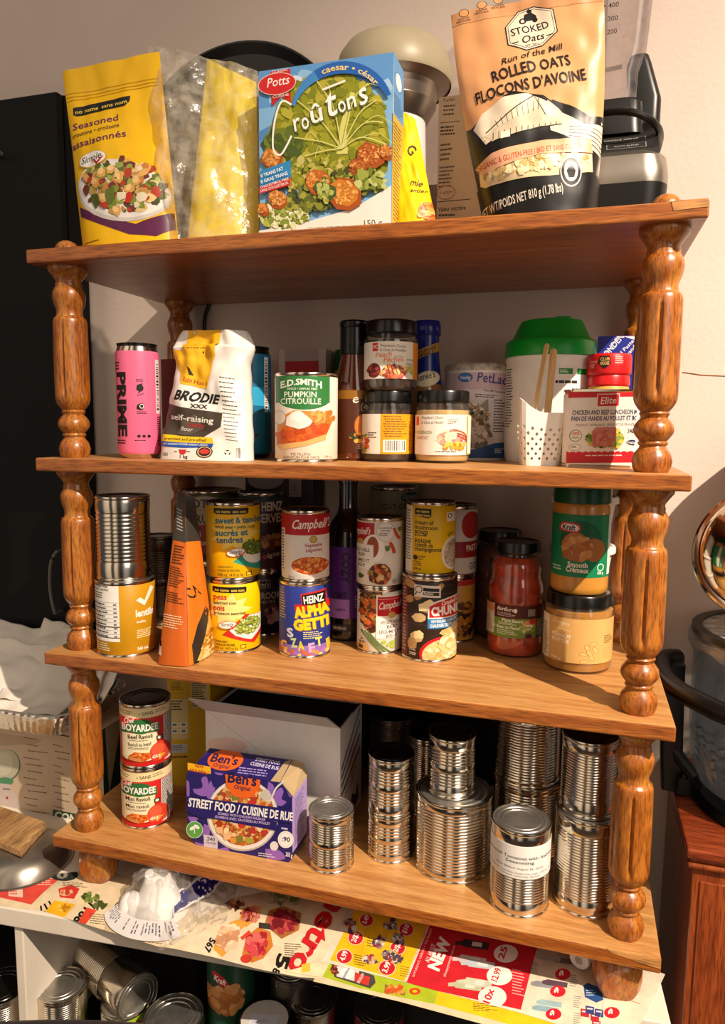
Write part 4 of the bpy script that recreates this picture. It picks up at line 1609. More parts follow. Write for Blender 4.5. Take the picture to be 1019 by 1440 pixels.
A.t('PC', 525, 487, 530.5, 486.5, 6, '#f6efe6', 0.03, 0.2)
A.t("President's Choice", 534, 484, 568, 485, 4.6, '#3a3430', 0.0, 0.3)
A.t('le Choix du Président', 534, 491, 569, 492, 4.6, '#3a3430', 0.0, 0.3)
A.t('Peach', 528, 502, 550, 500, 8, '#e2823c', 0.02, 0.2)
A.t('CHUTNEY', 553, 502, 566, 502, 3, '#8a7a6a')
A.t('Pêches', 539, 510, 566, 508, 8, '#e2823c', 0.02, 0.2)
A.ell(526, 523, 10.5, 14, '#efe8dc')
A.ell(526, 523, 9.3, 12.5, '#6d1f1c')
A.food(526, 523, 8, 11, ['#8a2a24', '#5a1614', '#a8443a'], 30, 3)
A.food(553, 526, 16, 11, ['#d9743c', '#e8a050', '#b8483c', '#c05a52', '#efc27a', '#9a3a34'], 90, 4.2)
for k in range(4):
    A.line([(544 + k * 5, 514), (548 + k * 5, 530)], 1.2, '#7a3418')
A.food(576, 522, 4, 6, ['#a8b048', '#c8c060'], 10, 3)
A.micro(570, 504, 581, 508, 2, '#4a4038')
A.micro(570, 510, 582, 515, 3, '#4a4038')
A.rect(512, 527, 519, 535, '#e8ddcc')
jar('preserve_jar', 'peach chutney jar with pale label standing on another jar', .5175, .1540, Z2 + .1052, r, .1015, M['chutney'], M['black_lid'], A, group='black lidded preserve jars', lidh=.019)
r = 0.0403
A = jar_art(r, .012, .070, 621, 38.5, 583, 643, PALE)
A.rect(585, 586, 588.5, 599, '#cf1f24')
A.t("President's Choice", 592, 590, 621, 589.5, 4.4, '#3a3430', 0.0, 0.3)
A.t('le Choix du Président', 592, 597, 622, 596.5, 4.4, '#3a3430', 0.0, 0.3)
A.t('HORSERADISH', 584, 612, 607, 612, 5, '#8a8a5a', 0.03)
A.t('RAIFORT', 586, 620, 603, 620, 5, '#b08a5a', 0.03)
A.food(637, 618, 20, 12, ['#d77a72', '#e39a8c', '#c05a56', '#eec9a2', '#f0d8ac'], 80, 5)
A.blob(632, 614, 9, '#f2dfb8', 6)
for k in range(3):
    A.curve([(640, 606 + k * 4), (650, 610 + k * 4), (654, 618 + k * 2)], 1.4, '#a8403e')
A.food(638, 629, 17, 4.5, ['#e8a030', '#d8c040', '#b8c060', '#e07a20'], 40, 3.4)
A.micro(628, 591, 646, 598, 3, '#6a5f54', 0.5, -2)
A.micro(612, 637, 648, 639, 1, '#4a4038', 0.8)
A.rect(654, 584, 660, 642, '#d2c05c')
A.rect(655, 585, 660, 640, '#efe9d8')
jar('preserve_jar', 'pale horseradish spread jar with meat picture, right of the stacked jars', .5970, .1580, Z2, r, .1050, M['mayo'], M['black_lid'], A, group='black lidded preserve jars')

# -- blue capped dressing bottle
xb = at(600, 500, 0.262).x
t = thing('dressing_bottle', 'salad dressing bottle with blue cap and sleeve behind the peach jar', 'bottle', (xb, 0.262, Z2), facing(xb, .262))
r = 0.0315
hb = at(602, 452, 0.262).z - Z2
z_ = lambda y: at(602, y, 0.262 - 0.02).z - Z2
MB().lathe([(r * .93, 0), (r, .004), (r, z_(570)), (r * .96, z_(562)), (r * .8, z_(545)), (r * .74, z_(535))], 48).build('bottle', M['dressing'], t)
MB().lathe([(r * .79, z_(540)), (r * .72, z_(525)), (r * .64, z_(500)), (r * .62, z_(484)), (r * .62, z_(470))], 48).build('sleeve', M['blue_plastic'], t)
MB().lathe([(r * .68, z_(471)), (r * .70, z_(470)), (r * .70, z_(457)), (r * .66, z_(453)), (r * .63, hb), (0, hb)], 48).build('cap', M['blue_plastic'], t)
A = Art(0.00005)
A.lift = 0.0008
rr = r * .655


def nm(x, y, off):
    z = z_(y)
    k = min(1, max(0, (y - 484) / 56))
    R0 = r * (0.625 + 0.165 * k ** 1.2) + 0.0006 + off
    a = math.asin(max(-.999, min(.999, (x - 601) / (19 + 5 * k))))
    return Vector((R0 * math.sin(a), -R0 * math.cos(a), z))


A.use(nm, (583, 624, 474, 548), [583 + 2 * k for k in range(1, 21)], [474 + 4 * k for k in range(1, 19)])
A.poly([(583, 494), (619, 480), (619, 493), (583, 507)], '#b98a3a')
A.t('POURABLE', 588, 499, 614, 489, 4.2, '#2a2014', 0.04)
A.t('VERSABLE !', 588, 504.5, 614, 494.5, 4.2, '#2a2014', 0.04)
A.ell(602, 533, 19, 11, '#d8cba2', -12)
A.ell(602, 533, 17.8, 9.8, '#e7dcb8', -12)
A.t("Renée's", 587, 537, 614, 530, 9.5, '#1d1a16', 0.01, 0.1)
A.build('neck_label', M['print'], t)

# -- pet milk tub
xt, yt_ = 0.6290, 0.292
r = 0.0535
h = at(640, 513, yt_ - .02).z - Z2
t = thing('pet_milk_tub', 'white pet milk powder tub with kitten picture behind the horseradish jar', 'tub', (xt, yt_, Z2), facing(xt, yt_))
MB().lathe([(r * .97, 0), (r, .003), (r, h - .010), (r * .97, h - .008)], 64).build('body', M['white_plastic'], t)
MB().lathe([(r * 1.0, h - .011), (r * 1.025, h - .010), (r * 1.025, h - .003), (r * .97, h), (r * .9, h), (r * .88, h - .002), (0, h - .002)], 64).build('lid', M['frost'], t)
A = Art(0.00004)
ring_label(A, r + .0003, .004, h - .015, '#ddd6da')
A.use(*cylmap(r + .0003, 665, 47, 521, 646, .004, h - .015))
A.rect(630, 521, 715, 545, '#d4bcc6')
A.ell(648, 528, 10, 7, '#2a66a8')
A.ell(648, 528, 8.8, 5.8, '#3a7cc0')
A.t('PetAg', 641, 530.5, 655, 530.5, 5, '#f0f0f4', 0.03, 0.15)
A.t('PetLac', 664, 534, 704, 538, 14, '#4a4590', 0.02)
A.t('Kitten Milk Replacement', 673, 548, 706, 551, 3.6, '#4a4550', 0.01)
A.micro(662, 552, 704, 558, 2, '#4a4550', 0.5, 2)
A.rect(648, 560, 690, 628, '#cfd0d6')
A.food(666, 605, 16, 26, ['#b8b0a2', '#8f8678', '#d8d2c6', '#6f675c', '#c8beae'], 160, 5)
A.food(664, 582, 15, 14, ['#c9b899', '#8c7c64', '#e4dccc', '#5f5444', '#b09a78'], 110, 4)
A.poly([(650, 575), (652, 560), (661, 570)], '#8f8272')
A.poly([(668, 570), (679, 559), (680, 578)], '#8f8272')
A.poly([(653, 572), (654, 564), (659, 570)], '#d8b0a0')
A.ell(659, 580, 2.6, 2.8, '#3a4a34')
A.ell(671, 580, 2.6, 2.8, '#3a4a34')
A.poly([(663, 587), (668, 587), (665.5, 590)], '#b0786c')
A.micro(688, 560, 704, 610, 12, '#3a3640', 0.4)
A.poly([(618, 622), (640, 630), (660, 634), (690, 624), (715, 622), (715, 647), (618, 647)], '#27548f')
A.micro(690, 632, 704, 640, 3, '#d8dce8', 0.5)
A.build('label', M['print'], t)

# -- wipes tub with green lid
xw, yw = .7437, .2640
r = .0672
z_ = lambda y: at(770, y, yw - r).z - Z2
hT = at(772, 452, yw).z - Z2
t = thing('wipes_tub', 'large white wipes canister with bright green lid on the second board', 'tub', (xw, yw, Z2), facing(xw, yw))
zb_ = z_(495)
MB().lathe([(r * .93, 0), (r * .96, .003), (r * .985, .02), (r * .985, zb_ - .012), (r * 1.0, zb_ - .01), (r, zb_ - .004), (r * .95, zb_)], 72).build('body', M['white_plastic'], t)
MB().lathe([(r * .99, zb_ - .003), (r * 1.03, zb_ - .002), (r * 1.02, z_(478)), (r * .98, z_(474)), (r * .93, z_(472)), (r * .86, z_(469)), (r * .72, hT - .006), (r * .68, hT - .0015), (r * .6, hT), (0, hT)], 72).build('lid', M['green_lid'], t)
lt = MB().hexa([(0.006, -r * .62, hT - .002), (0.028, -r * .55, hT - .002), (.026, -r * .2, hT - .002), (.004, -r * .25, hT - .002), (.006, -r * .62, hT + .002), (.028, -r * .55, hT + .002), (.026, -r * .2, hT + .0025), (.004, -r * .25, hT + .0025)])
lt.build('flip_tab', M['green_lid'], t, bevel=.001)
A = Art(0.00004)
A.lift = .0006
ring_label(A, r * .985 + .0003, .03, zb_ - .02, '#ece8e2')
A.use(*cylmap(r * .985, 770, 61, 515, 640, .02, zb_ - .014))
A.micro(711, 522, 722, 610, 22, '#3a3632', 0.4)
A.rect(782, 524, 800, 532, '#1d8a3a')
A.rect(806, 524, 819, 532, '#1d8a3a')
A.micro(783, 526, 799, 531, 2, '#e8efe6', 0.5)
A.micro(778, 541, 818, 546, 1, '#2a2622', 0.8)
A.micro(800, 552, 822, 600, 12, '#5a544c', 0.4)
A.build('label_print', M['print'], t)

# -- perforated white basket with two sticks
xk, yk = .7390, .1480
t = thing('plastic_basket', 'small white perforated plastic basket in front of the wipes tub', 'basket', (xk, yk, Z2), math.radians(12))
hk_ = at(750, 572, yk - .03).z - Z2


def brim(x, y):
    return hk_ * (0.90 + 0.28 * max(0, (-x) / .036) ** 1.5)


mb = MB()
N_ = 48
rows = 11
ringp = lambda f: rrect(.0255 + .0075 * f, .0235 + .0075 * f, .010, 0, 11)


def even(ring, n):
    P_ = [Vector(p) for p in ring] + [Vector(ring[0])]
    L_ = [0]
    for a, b_ in zip(P_[:-1], P_[1:]):
        L_.append(L_[-1] + (b_ - a).length)
    out = []
    k = 0
    for i in range(n):
        d = L_[-1] * i / n
        while L_[k + 1] < d:
            k += 1
        f = (d - L_[k]) / max(L_[k + 1] - L_[k], 1e-9)
        out.append(P_[k] * (1 - f) + P_[k + 1] * f)
    return out


R0 = [even(ringp(j / rows), 36) for j in range(rows + 1)]
nn = len(R0[0])


def bp(i, jf):
    j = min(int(jf), rows - 1)
    f = jf - j
    a, b = R0[j][i % nn], R0[j + 1][i % nn]
    x, y = a[0] * (1 - f) + b[0] * f, a[1] * (1 - f) + b[1] * f
    k_ = jf / rows
    return Vector((x, y, hk_ * 0.9 * k_ + (brim(x, y) - hk_ * 0.9) * k_ ** 3))


for i in range(nn):
    for j in range(rows):
        c = [bp(i, j), bp(i + 1, j), bp(i + 1, j + 1), bp(i, j + 1)]
        if 1 <= j <= 7 and (i + j) % 2 == 0:
            ctr_ = sum(c, Vector()) / 4
            d = [ctr_ + ((c[k] + c[(k + 1) % 4]) / 2 - ctr_) * 0.82 for k in range(4)]
            k0 = len(mb.v)
            mb.v += [tuple(p) for p in c + d]
            for k in range(4):
                mb.f.append((k0 + k, k0 + (k + 1) % 4, k0 + 4 + k))
                mb.f.append((k0 + (k + 1) % 4, k0 + 4 + (k + 1) % 4, k0 + 4 + k))
        else:
            mb.add(c, [(0, 1, 2, 3)])
mb.add([Vector((p[0], p[1], 0.0008)) for p in R0[0]], [tuple(range(nn))])
import bmesh
me_ = mb.mesh('basket_wall', M['white_plastic'], 0)
bm_ = bmesh.new()
bm_.from_mesh(me_)
bmesh.ops.remove_doubles(bm_, verts=bm_.verts, dist=1e-5)
bmesh.ops.recalc_face_normals(bm_, faces=bm_.faces)
bm_.to_mesh(me_)
bm_.free()
o = link('basket_wall', me_, t)
so_ = o.modifiers.new('thickness', 'SOLIDIFY')
so_.thickness = 0.0014
so_.offset = -1


def stick(a, bq, label):
    p0, p1 = Vector(a), Vector(bq)
    L_ = (p1 - p0).length
    o = thing('craft_stick', label, 'stick', p0, 0, 'wooden craft sticks')
    o.rotation_mode = 'QUATERNION'
    o.rotation_quaternion = (p1 - p0).to_track_quat('Z', 'Y')
    m = MB()
    out = []
    for k in range(13):
        an_ = PI * k / 12
        out.append((0.0052 * math.cos(an_), L_ - .0052 + .0052 * math.sin(an_)))
    for k in range(13):
        an_ = PI + PI * k / 12
        out.append((0.0052 * math.cos(an_), .0052 + .0052 * math.sin(an_)))
    m.loft([[(x, -.001, z) for x, z in out], [(x, .001, z) for x, z in out]])
    m.build('stick', M['stick'], o, smooth=0)
    return o


def stick_px(x0, y0, x1, y1, Y0, Y1, lab):
    stick(at(x0, y0, Y0), at(x1, y1, Y1), lab)


stick_px(747, 600, 769, 483, .139, .150, 'longer wooden craft stick leaning left in the white basket')
stick_px(767, 606, 778.5, 490, .146, .156, 'second craft stick behind the longer one in the white basket')

# -- rectangular luncheon meat can
L0, Rr_ = at(788, 657, .098), at(900, 661, .098)
W_ = Rr_.x - L0.x
H_ = at(791, 547, .098).z - Z2
D_ = .058
cxl = (L0.x + Rr_.x) / 2
cxl, W_ = .8185, .0975
t = thing('luncheon_meat_can', 'rectangular luncheon meat can with red and white label beside the right post', 'can', (cxl, .098 + D_ / 2 + .012, Z2), math.radians(3))
MB().loft([rrect(W_ / 2 + e_, D_ / 2 + e_, .012, z, 6) for e_, z in ((-.0012, 0), (.0004, 0), (.0006, .003), (-.0006, .0045), (-.0004, .006), (-.0004, H_ - .006), (-.0006, H_ - .0045), (.0006, H_ - .003), (.0004, H_), (-.0012, H_), (-.002, H_ - .003))]).build('body', M['steel'], t)
A = Art(0.00004)
A.raw(MB().loft([rrect(W_ / 2, D_ / 2, .012, .006, 6), rrect(W_ / 2, D_ / 2, .012, H_ - .006, 6)], False, False), '#e9e1d8')
A.use(flatmap([(789, 550), (900, 552), (900, 655), (788, 652)], [(-W_ / 2 + .001, -D_ / 2, H_ - .006), (W_ / 2 - .001, -D_ / 2, H_ - .006), (W_ / 2 - .001, -D_ / 2, .006), (-W_ / 2 + .001, -D_ / 2, .006)]), (789, 899, 545, 657), flatn=True)
A.clip = (793, 895, 540, 660)
RED = '#c8202a'
A.rect(780, 545, 905, 556, RED)
A.rect(836, 551, 869, 570, '#f0e8de')
A.rect(837, 552, 868, 569, RED)
A.t('Elite', 841, 566, 864, 565, 10, '#f4eee4', 0.01, 0.2)
A.t('CHICKEN AND BEEF LUNCHEON MEAT', 800, 581, 907, 581, 6.5, '#33415c', 0.05)
A.t('PAIN DE VIANDE AU POULET ET BOEUF', 799, 590, 907, 590, 6.5, '#33415c', 0.05)
A.t('PRODUCT OF FRANCE • PRODUIT DE FRANCE', 806, 598, 893, 598, 3.6, '#6a6460', 0.01)
A.ell(806, 612, 9.5, 9, '#5f9a4c')
A.ell(806, 612, 8.3, 7.8, '#efe8da')
A.t('100%', 800, 611, 812, 611, 4.5, '#c8402a', 0.03)
A.t('HALAL', 801, 616, 811, 616, 3, '#3a6a3a', 0.02)
A.ell(805.5, 629, 9, 5.2, '#8a847c')
A.ell(805.5, 629, 8.2, 4.5, '#efe8da')
A.micro(800, 627, 811, 631, 2, '#4a4440', 0.5)
A.food(850, 616, 27, 12, ['#5f7a2a', '#88a040', '#3f5a1c', '#c8b83a', '#e0c84a'], 120, 5)
A.poly([(830, 606), (836, 600), (866, 600), (867, 622), (862, 628), (832, 628)], '#c9796a')
A.rect(832, 607, 864, 628, '#c26c5c')
A.food(848, 617, 15, 9, ['#c87060', '#b8604f', '#d08272'], 50, 4)
A.food(866, 626, 6, 4, ['#e0c04a', '#c8a030', '#8aa040'], 15, 3)
A.t('340 g', 883, 609, 897, 609, 6.5, '#3a3632', 0.03)
A.ell(890, 623, 8, 4, '#1d2c58')
A.t('Halal', 884, 625, 896, 625, 4, '#f0ece4', 0.02)
A.rect(780, 638, 905, 660, RED)
A.add([A.ring(793 + k * 9.6, 638.5, 5, 3, 0, 14) for k in range(12)], RED)
A.micro(822, 641, 880, 643, 1, '#f0d8d0', 0.8)
A.rect(780, 653, 905, 660, '#e9e1d8')
A.build('label', M['print'], t)
MB().loft([rrect(W_ / 2 - .002, D_ / 2 - .002, .010, H_ - .0034, 6), rrect(W_ / 2 - .008, D_ / 2 - .008, .008, H_ - .0034, 6), rrect(W_ / 2 - .009, D_ / 2 - .009, .008, H_ - .0026, 6)]).build('lid', M['steel_dull'], t)

# -- red lidded jar behind it
yj = .222
xj = at(856, 520, yj).x
r = (at(888, 520, yj).x - at(823, 520, yj).x) / 2 * .95
z_ = lambda y: at(856, y, yj - r * .6).z - Z2
hj = at(856, 499, yj).z - Z2
t = thing('spice_jar', 'squat spice jar with wide red lid behind the luncheon meat can', 'jar', (xj, yj, Z2), facing(xj, yj))
MB().lathe([(r * .9, 0), (r * .95, .004), (r * .95, z_(545)), (r * .8, z_(538))], 48).build('body', M['spice'], t)
MB().lathe([(r * .86, z_(546)), (r * .98, z_(541)), (r * .98, z_(532)), (r * .92, z_(527))], 48).build('collar', M['red_plastic'], t)
A = Art(0.00005)
A.raw(MB().lathe([(r * .9, z_(528)), (r, z_(526)), (r * 1.02, z_(524)), (r * 1.02, hj - .005), (r * .99, hj - .001), (r * .95, hj), (0, hj)], 56), '#c8161a')
A.lift = .0004
A.use(*cylmap(r * 1.02, 856, 33, 503, 523, z_(523), hj - .004))
A.poly([(842, 503), (856, 503), (858, 514), (849, 520), (840, 513)], '#1c1512')
A.t('CLUB', 843, 509, 856, 509, 4, '#d8b06a', 0.04)
A.t('HOUSE', 843, 514.5, 856, 514.5, 4, '#d8b06a', 0.04)
A.t('Fresh Seal', 829, 511, 838, 511, 2.6, '#f0c8c0', 0.02)
A.micro(829, 513, 838, 519, 3, '#f0c8c0', 0.5)
A.micro(864, 504, 878, 514, 4, '#f0c8c0', 0.5)
A.build('lid', M['print'], t)

# -- blue almond paste carton
ya = .275
p0, p1 = at(841, 473, ya), at(892, 472, ya)
W_, H_ = p1.x - p0.x, p0.z - Z2
t = thing('blue_carton', 'blue almond paste carton standing behind the red lidded jar', 'box', (p0.x, ya, Z2))
A = Art(0.00005)
A.raw(MB().box((0, 0, 0), (W_, .035, H_)), '#1b2a92', False)
A.use(flatmap([(841, 473), (892, 472), (892, 650), (841, 650)], [(0, 0, H_), (W_, 0, H_), (W_, 0, 0), (0, 0, 0)]), (841, 892, 473, 650), flatn=True)
A.quad([(876, 473), (892, 473), (892, 478)], '#e8e4ea')
A.line([(846, 506), (870, 473)], 1, '#e8e4ea')
A.t('ALMONDENSE', 842, 518, 884, 466, 8.5, '#e8e4ea', 0.03)
A.t('Almond Paste', 858, 518, 892, 480, 5.2, '#e8e4ea', 0.02)
A.t('Pâte d’amandes', 864, 524, 900, 482, 5.2, '#e8e4ea', 0.02)
A.build('carton', M['card'], t)

# -- black cable hanging down the wall behind
cbl = [at(296, 414, .3955), at(293, 430, .3955), at(288, 448, .3955), at(287, 480, .3955), at(288, 540, .3955), at(289, 625, .3955)]
o = MB().tube(catmull(cbl, 6), .0036, 8).build('wall_cable', M['cable'])
tag(o, 'black power cable running down the wall behind the second board', 'cable')

# ================================================================== third board
GR_CANS = 'labelled food cans'
GR_TIN = 'unlabelled steel cans'
# -- steel can on lentils
r, h = .0452, .1180
A = can_art(r, h, 177, 43.5, 812, 920, '#c68f12')
A.rect(130, 808, 167, 899, '#efe9e0')
A.t('Nutrition Facts', 131, 815, 152, 815, 4.6, '#1d1a17', 0.04)
A.t('Valeur nutritive', 131, 820, 153, 820, 4, '#1d1a17', 0.03)
A.micro(133, 823, 150, 834, 3, '#3a3632', 0.5)
for k in range(9):
    A.line([(132, 838 + k * 6.2), (166, 838 + k * 6.2)], 0.5, '#5a544c')
    A.micro(133, 840 + k * 6.2, 152, 843 + k * 6.2, 1, '#3a3632', 0.8)
    A.micro(159, 840 + k * 6.2, 165, 843 + k * 6.2, 1, '#3a3632', 0.8)
A.line([(132, 876), (167, 876)], 1.4, '#1d1a17')
A.line([(132, 893), (167, 893)], 1.4, '#1d1a17')
A.micro(134, 902, 160, 916, 4, '#f4e2b0', 0.4)
A.poly([(191, 836), (197, 832), (203, 838), (212, 817), (217, 821), (203, 846)], '#f6f1e6')
A.t('lentils', 190, 862, 216, 862, 11, '#f6f1e6', 0.05)
A.t('lentilles', 191, 872, 204, 872, 4, '#f6f1e6', 0.02)
A.micro(191, 883, 216, 897, 5, '#f4e2b0', 0.4)
A.t('540 mL', 191, 915, 207, 915, 5, '#f6f1e6', 0.02)
can('food_can', 'mustard yellow lentils can with white tick, under a bare steel can at the left post', .1155, .0535, Z3, r, h, art=A, group=GR_CANS)
can('steel_can', 'bare ribbed steel can standing on the lentils can', .1120, .0570, Z3 + h, .0412, .1295, ((0.20, 0.82, .0058),), lid=M['steel_dark'], group=GR_TIN)

# -- small jar-like can behind
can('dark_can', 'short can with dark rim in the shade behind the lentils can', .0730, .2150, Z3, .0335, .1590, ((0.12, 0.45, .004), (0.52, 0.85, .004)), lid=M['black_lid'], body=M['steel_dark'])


# -- tall orange pouch, gusset edge to the front
Z = Z3 + .0005
Lb, Mb, Rb = atz(214, 938, Z), atz(258, 941, Z), atz(294, 922, Z)
Lb.y = max(Lb.y, .006)
Mb.y = .010
Rb = Vector((.247, .095, Z))
Bb = Vector((.190, .095, Z))
T1, T2 = at(251, 690, .055), at(273, 698, .060)
base = Vector((.22, .05, Z))
t = thing('orange_pouch', 'tall narrow orange and black pouch turned edge on, between lentils and peas cans', 'pouch', base)
A = Art(.00005)
A.lift = .0009


def qmap(P, design, bul):
    (ax_, ay_), (bx2, by2), (cx2, cy2), (dx2, dy2) = design

    def hg(x, y):
        yt_, yb_ = (ay_ + by2) / 2, (cy2 + dy2) / 2
        v = min(1, max(0, (y - yt_) / (yb_ - yt_)))
        xl, xr = ax_ + (dx2 - ax_) * v, bx2 + (cx2 - bx2) * v
        return ((x - xl) / (xr - xl), v)
    P = [p - base for p in P]

    def S(u, v):
        p = (P[0] * (1 - u) + P[1] * u) * (1 - v) + (P[3] * (1 - u) + P[2] * u) * v
        n = (P[3] - P[0]).cross(P[1] - P[0] + (P[2] - P[3])).normalized()
        e = max(0, u * (1 - u) * 4) ** .7 * min(1, max(0, v - .12) * 1.2)
        w = noise.noise((u * 3 + bul * 90, v * 5, 3.3)) * .0035 * v * min(1, u * (1 - u) * 8) * (1 - v ** 5)
        return p + n * (bul * e * (1 - .4 * v ** 4) + w)

    def mp(x, y, off):
        u, v = hg(x, y)
        u, v = min(.998, max(.002, u)), min(.998, max(.002, v))
        d = .004
        a = S(u + d, v) - S(u - d, v)
        b_ = S(u, v + d) - S(u, v - d)
        return S(u, v) + b_.cross(a).normalized() * off
    return S, mp


qL = [(251, 690), (265, 697), (259, 941), (214, 938)]
qR = [(265, 697), (274, 698), (294, 922), (259, 941)]
Mt = T1 * .45 + T2 * .55
Mt.y -= .006
SL, mL = qmap([T1, Mt, Mb, Lb], qL, .010)
SR, mR = qmap([Mt, T2, Rb, Mb], qR, .012)
SB, mB = qmap([T2, T1, Bb, Rb], UNIT, .004)
SB2, mB2 = qmap([T1, T1 + Vector((0, .001, 0)), Bb, Lb], UNIT, .0)
for S_ in (SL, SR, SB):
    A.raw(MB().grid(S_, 40, 70), '#c25a12')
A.raw(MB().add([Lb - base, Mb - base, Rb - base, Bb - base], [(0, 3, 2, 1)]), '#c25a12')
A.raw(MB().grid(lambda u, v: (T1 - base) * (1 - v) + ((Bb - base) * (1 - u) + (Lb - base) * u) * v, 4, 20), '#c25a12')
A.use(mL, (210, 270, 690, 941), [210 + 4 * k for k in range(1, 15)], [690 + 8 * k for k in range(1, 31)])
A.rect(205, 688, 272, 763, '#37322c')
A.micro(249, 718, 262, 750, 7, '#b8b2a8', 0.3, 2)
for k in range(7):
    A.micro(245 - k * .9, 770 + k * 4, 261, 773 + k * 4, 1, '#4a2408', 0.6)
A.micro(237, 800, 260, 830, 9, '#4a2408', 0.4, 2)
A.micro(232, 836, 258, 852, 5, '#4a2408', 0.4, 2)
A.micro(226, 868, 256, 888, 6, '#f0c89a', 0.4, 2)
A.rect(216, 905, 222, 925, '#d8cdbc', 2)
A.use(mR, (256, 296, 697, 941), [256 + 3 * k for k in range(1, 14)], [697 + 8 * k for k in range(1, 31)])
A.rect(250, 690, 300, 763, '#37322c')
A.rect(250, 763, 300, 945, '#d9741c')
A.t('CA', 263, 842, 274, 838, 16, '#1c1712', .03)
A.poly([(262, 905), (268, 880), (278, 858), (284, 866), (280, 890), (272, 912), (263, 938)], '#2b2621')
A.poly([(272, 912), (284, 868), (292, 895), (296, 925), (262, 940)], '#e0b25c')
A.food(282, 915, 9, 22, ['#c8902c', '#e6c070', '#b87820', '#f0d498', '#a8641c'], 90, 3.2)
A.build('film_body', M['foil_print'], t)

# -- diced tomatoes can and the dark can it stands on
r, h = .0545, .1270
zq = Z3 + .1165
A = can_art(r, h, 312, 60, 700, 812, '#3c4a24')
A.ell(300, 730, 52, 30, '#5a6440')
A.ell(300, 730, 49, 27, '#c9bda4')
A.t('TOTAL', 262, 722, 330, 722, 14, '#2a2a20', .01)
A.t('CRUSH', 268, 748, 330, 748, 14, '#2a2a20', .01)
A.ell(312, 775, 56, 26, '#a8201c')
A.t('Diced', 266, 772, 292, 770, 9, '#e8dccc', .02)
A.t('Tomatoes', 267, 786, 306, 784, 9, '#e8dccc', .02)
can('food_can', 'large green diced tomatoes can at the back, behind the orange pouch', .1640, .2450, zq, r, h, art=A, lid=M['steel_dark'], group=GR_CANS)
r, h = .0440, .1165
A = can_art(r, h, 312, 48, 812, 915, '#16130f')
A.t('HEINZ', 279, 842, 325, 842, 11, '#c8beb0', .04)
A.t('BEANS', 276, 856, 328, 856, 11, '#c8beb0', .04)
can('food_can', 'black labelled beans can beneath the diced tomatoes can', .1640, .2450, Z3, r, h, art=A, group=GR_CANS)

# -- peas cans
NB = '#15110c'


def noname(A, x0, x1, y, sk):
    A.poly([(x0, y), (x1, y + sk), (x1, y + sk + 7), (x1 - 3, y + sk + 9), (x0 + 3, y + 9), (x0, y + 7)], NB)
    m = (x0 + x1) / 2
    A.t('no name', x0 + 3, y + 7, m - 1, y + 7 + sk / 2, 4.4, '#f3d24a', .03)
    A.t('sans nom', m + 2, y + 7 + sk / 2, x1 - 3, y + 7 + sk, 4.4, '#f3d24a', .03)


def simple(A, x, y, k):
    A.ell(x, y, k * 1.9, k * .95, '#d8501c', -8)
    A.ell(x, y, k * 1.75, k * .82, '#f4efe6', -8)
    A.t('Simple', x - k * 1.3, y + k * .35, x + k * 1.2, y + k * .1, k * .75, NB, .0, .25)
    A.check(x + k * 1.2, y + k * .4, k * .7, '#d03020')


def star(A, x, y, rx, ry, col, n=9):
    pts = []
    for k in range(2 * n):
        a = PI * k / n
        q = 1 if k % 2 == 0 else .62
        pts.append((x + rx * q * math.cos(a), y + ry * q * math.sin(a)))
    for k in range(2 * n):
        A.add([[(x, y), pts[k], pts[(k + 1) % (2 * n)]]], col)


PEA = ['#9aa83a', '#7f8f2a', '#b4be52', '#c3cb6c', '#66751f']
r, h = .0418, .1160
A = can_art(r, h, 328.5, 37.5, 812, 914, '#f3c100')
star(A, 322, 850, 32, 26, '#f9e187')
noname(A, 300, 346, 815, 1)
A.t('peas', 301, 835, 319, 835, 9, '#c8401c', .04)
A.t('assorted sizes', 301, 842, 332, 842, 4.6, '#3a2c14', .02)
A.t('pois', 301, 852, 316, 852, 9, '#c8401c', .04)
A.t('grosseurs assorties', 301, 858, 344, 858, 4.6, '#3a2c14', .02)
A.poly([(312, 889), (344, 858), (366, 862), (366, 893), (356, 905)], '#c8281c')
A.poly([(322, 882), (350, 860), (366, 862), (366, 886), (352, 899), (330, 890)], '#efeae0')
A.peas(347, 876, 16, 12, ['#5f6c1e', '#a3b048', '#8f9d38', '#b9c25e', '#c8ce78'], 110, 2.7, -20)
simple(A, 320, 873, 6.5)
A.t('CANADA FANCY', 301, 901, 320, 901, 3.2, '#3a2c14', .01)
A.t('CANADA DE FANTAISIE', 301, 906, 329, 906, 3.2, '#3a2c14', .01)
A.t('398 mL 14 fl oz liq', 301, 912, 333, 912, 4.4, '#3a2c14', .01)
A.rect(337, 905, 345, 911, '#3a2c14')
A.rect(338, 906, 344, 910, '#f3c100')
can('food_can', 'yellow peas can with a red napkin picture, lower of the two yellow peas cans', .2690, .1225, Z3, r, h, art=A, group=GR_CANS)
r, h = .0425, .1215
A = can_art(r, h, 327, 38, 703, 805, '#f0b800')
star(A, 330, 742, 36, 26, '#f4d260')
noname(A, 301, 348, 705, 0)
BLU = '#1f6c86'
A.t('sweet & tender', 303, 727, 368, 726, 9, BLU, .04)
A.t('small peas • petits pois', 303, 734, 356, 734, 4.6, '#3a2c14', .02)
A.t('sucrés et', 303, 745, 347, 744, 9, BLU, .04)
A.t('tendres', 304, 755, 340, 754, 9, BLU, .04)
A.poly([(326, 782), (338, 772), (366, 782), (366, 798)], '#2f9a84')
A.ell(357, 772, 18, 14, '#ece6da', 10)
A.peas(357, 763, 17, 10, ['#39461a', '#66782a', '#58691f', '#8a9a40'], 110, 2.6, 12)
simple(A, 330, 768, 6.5)
A.t('CANADA FANCY', 305, 791, 326, 791, 3.2, '#3a2c14', .01)
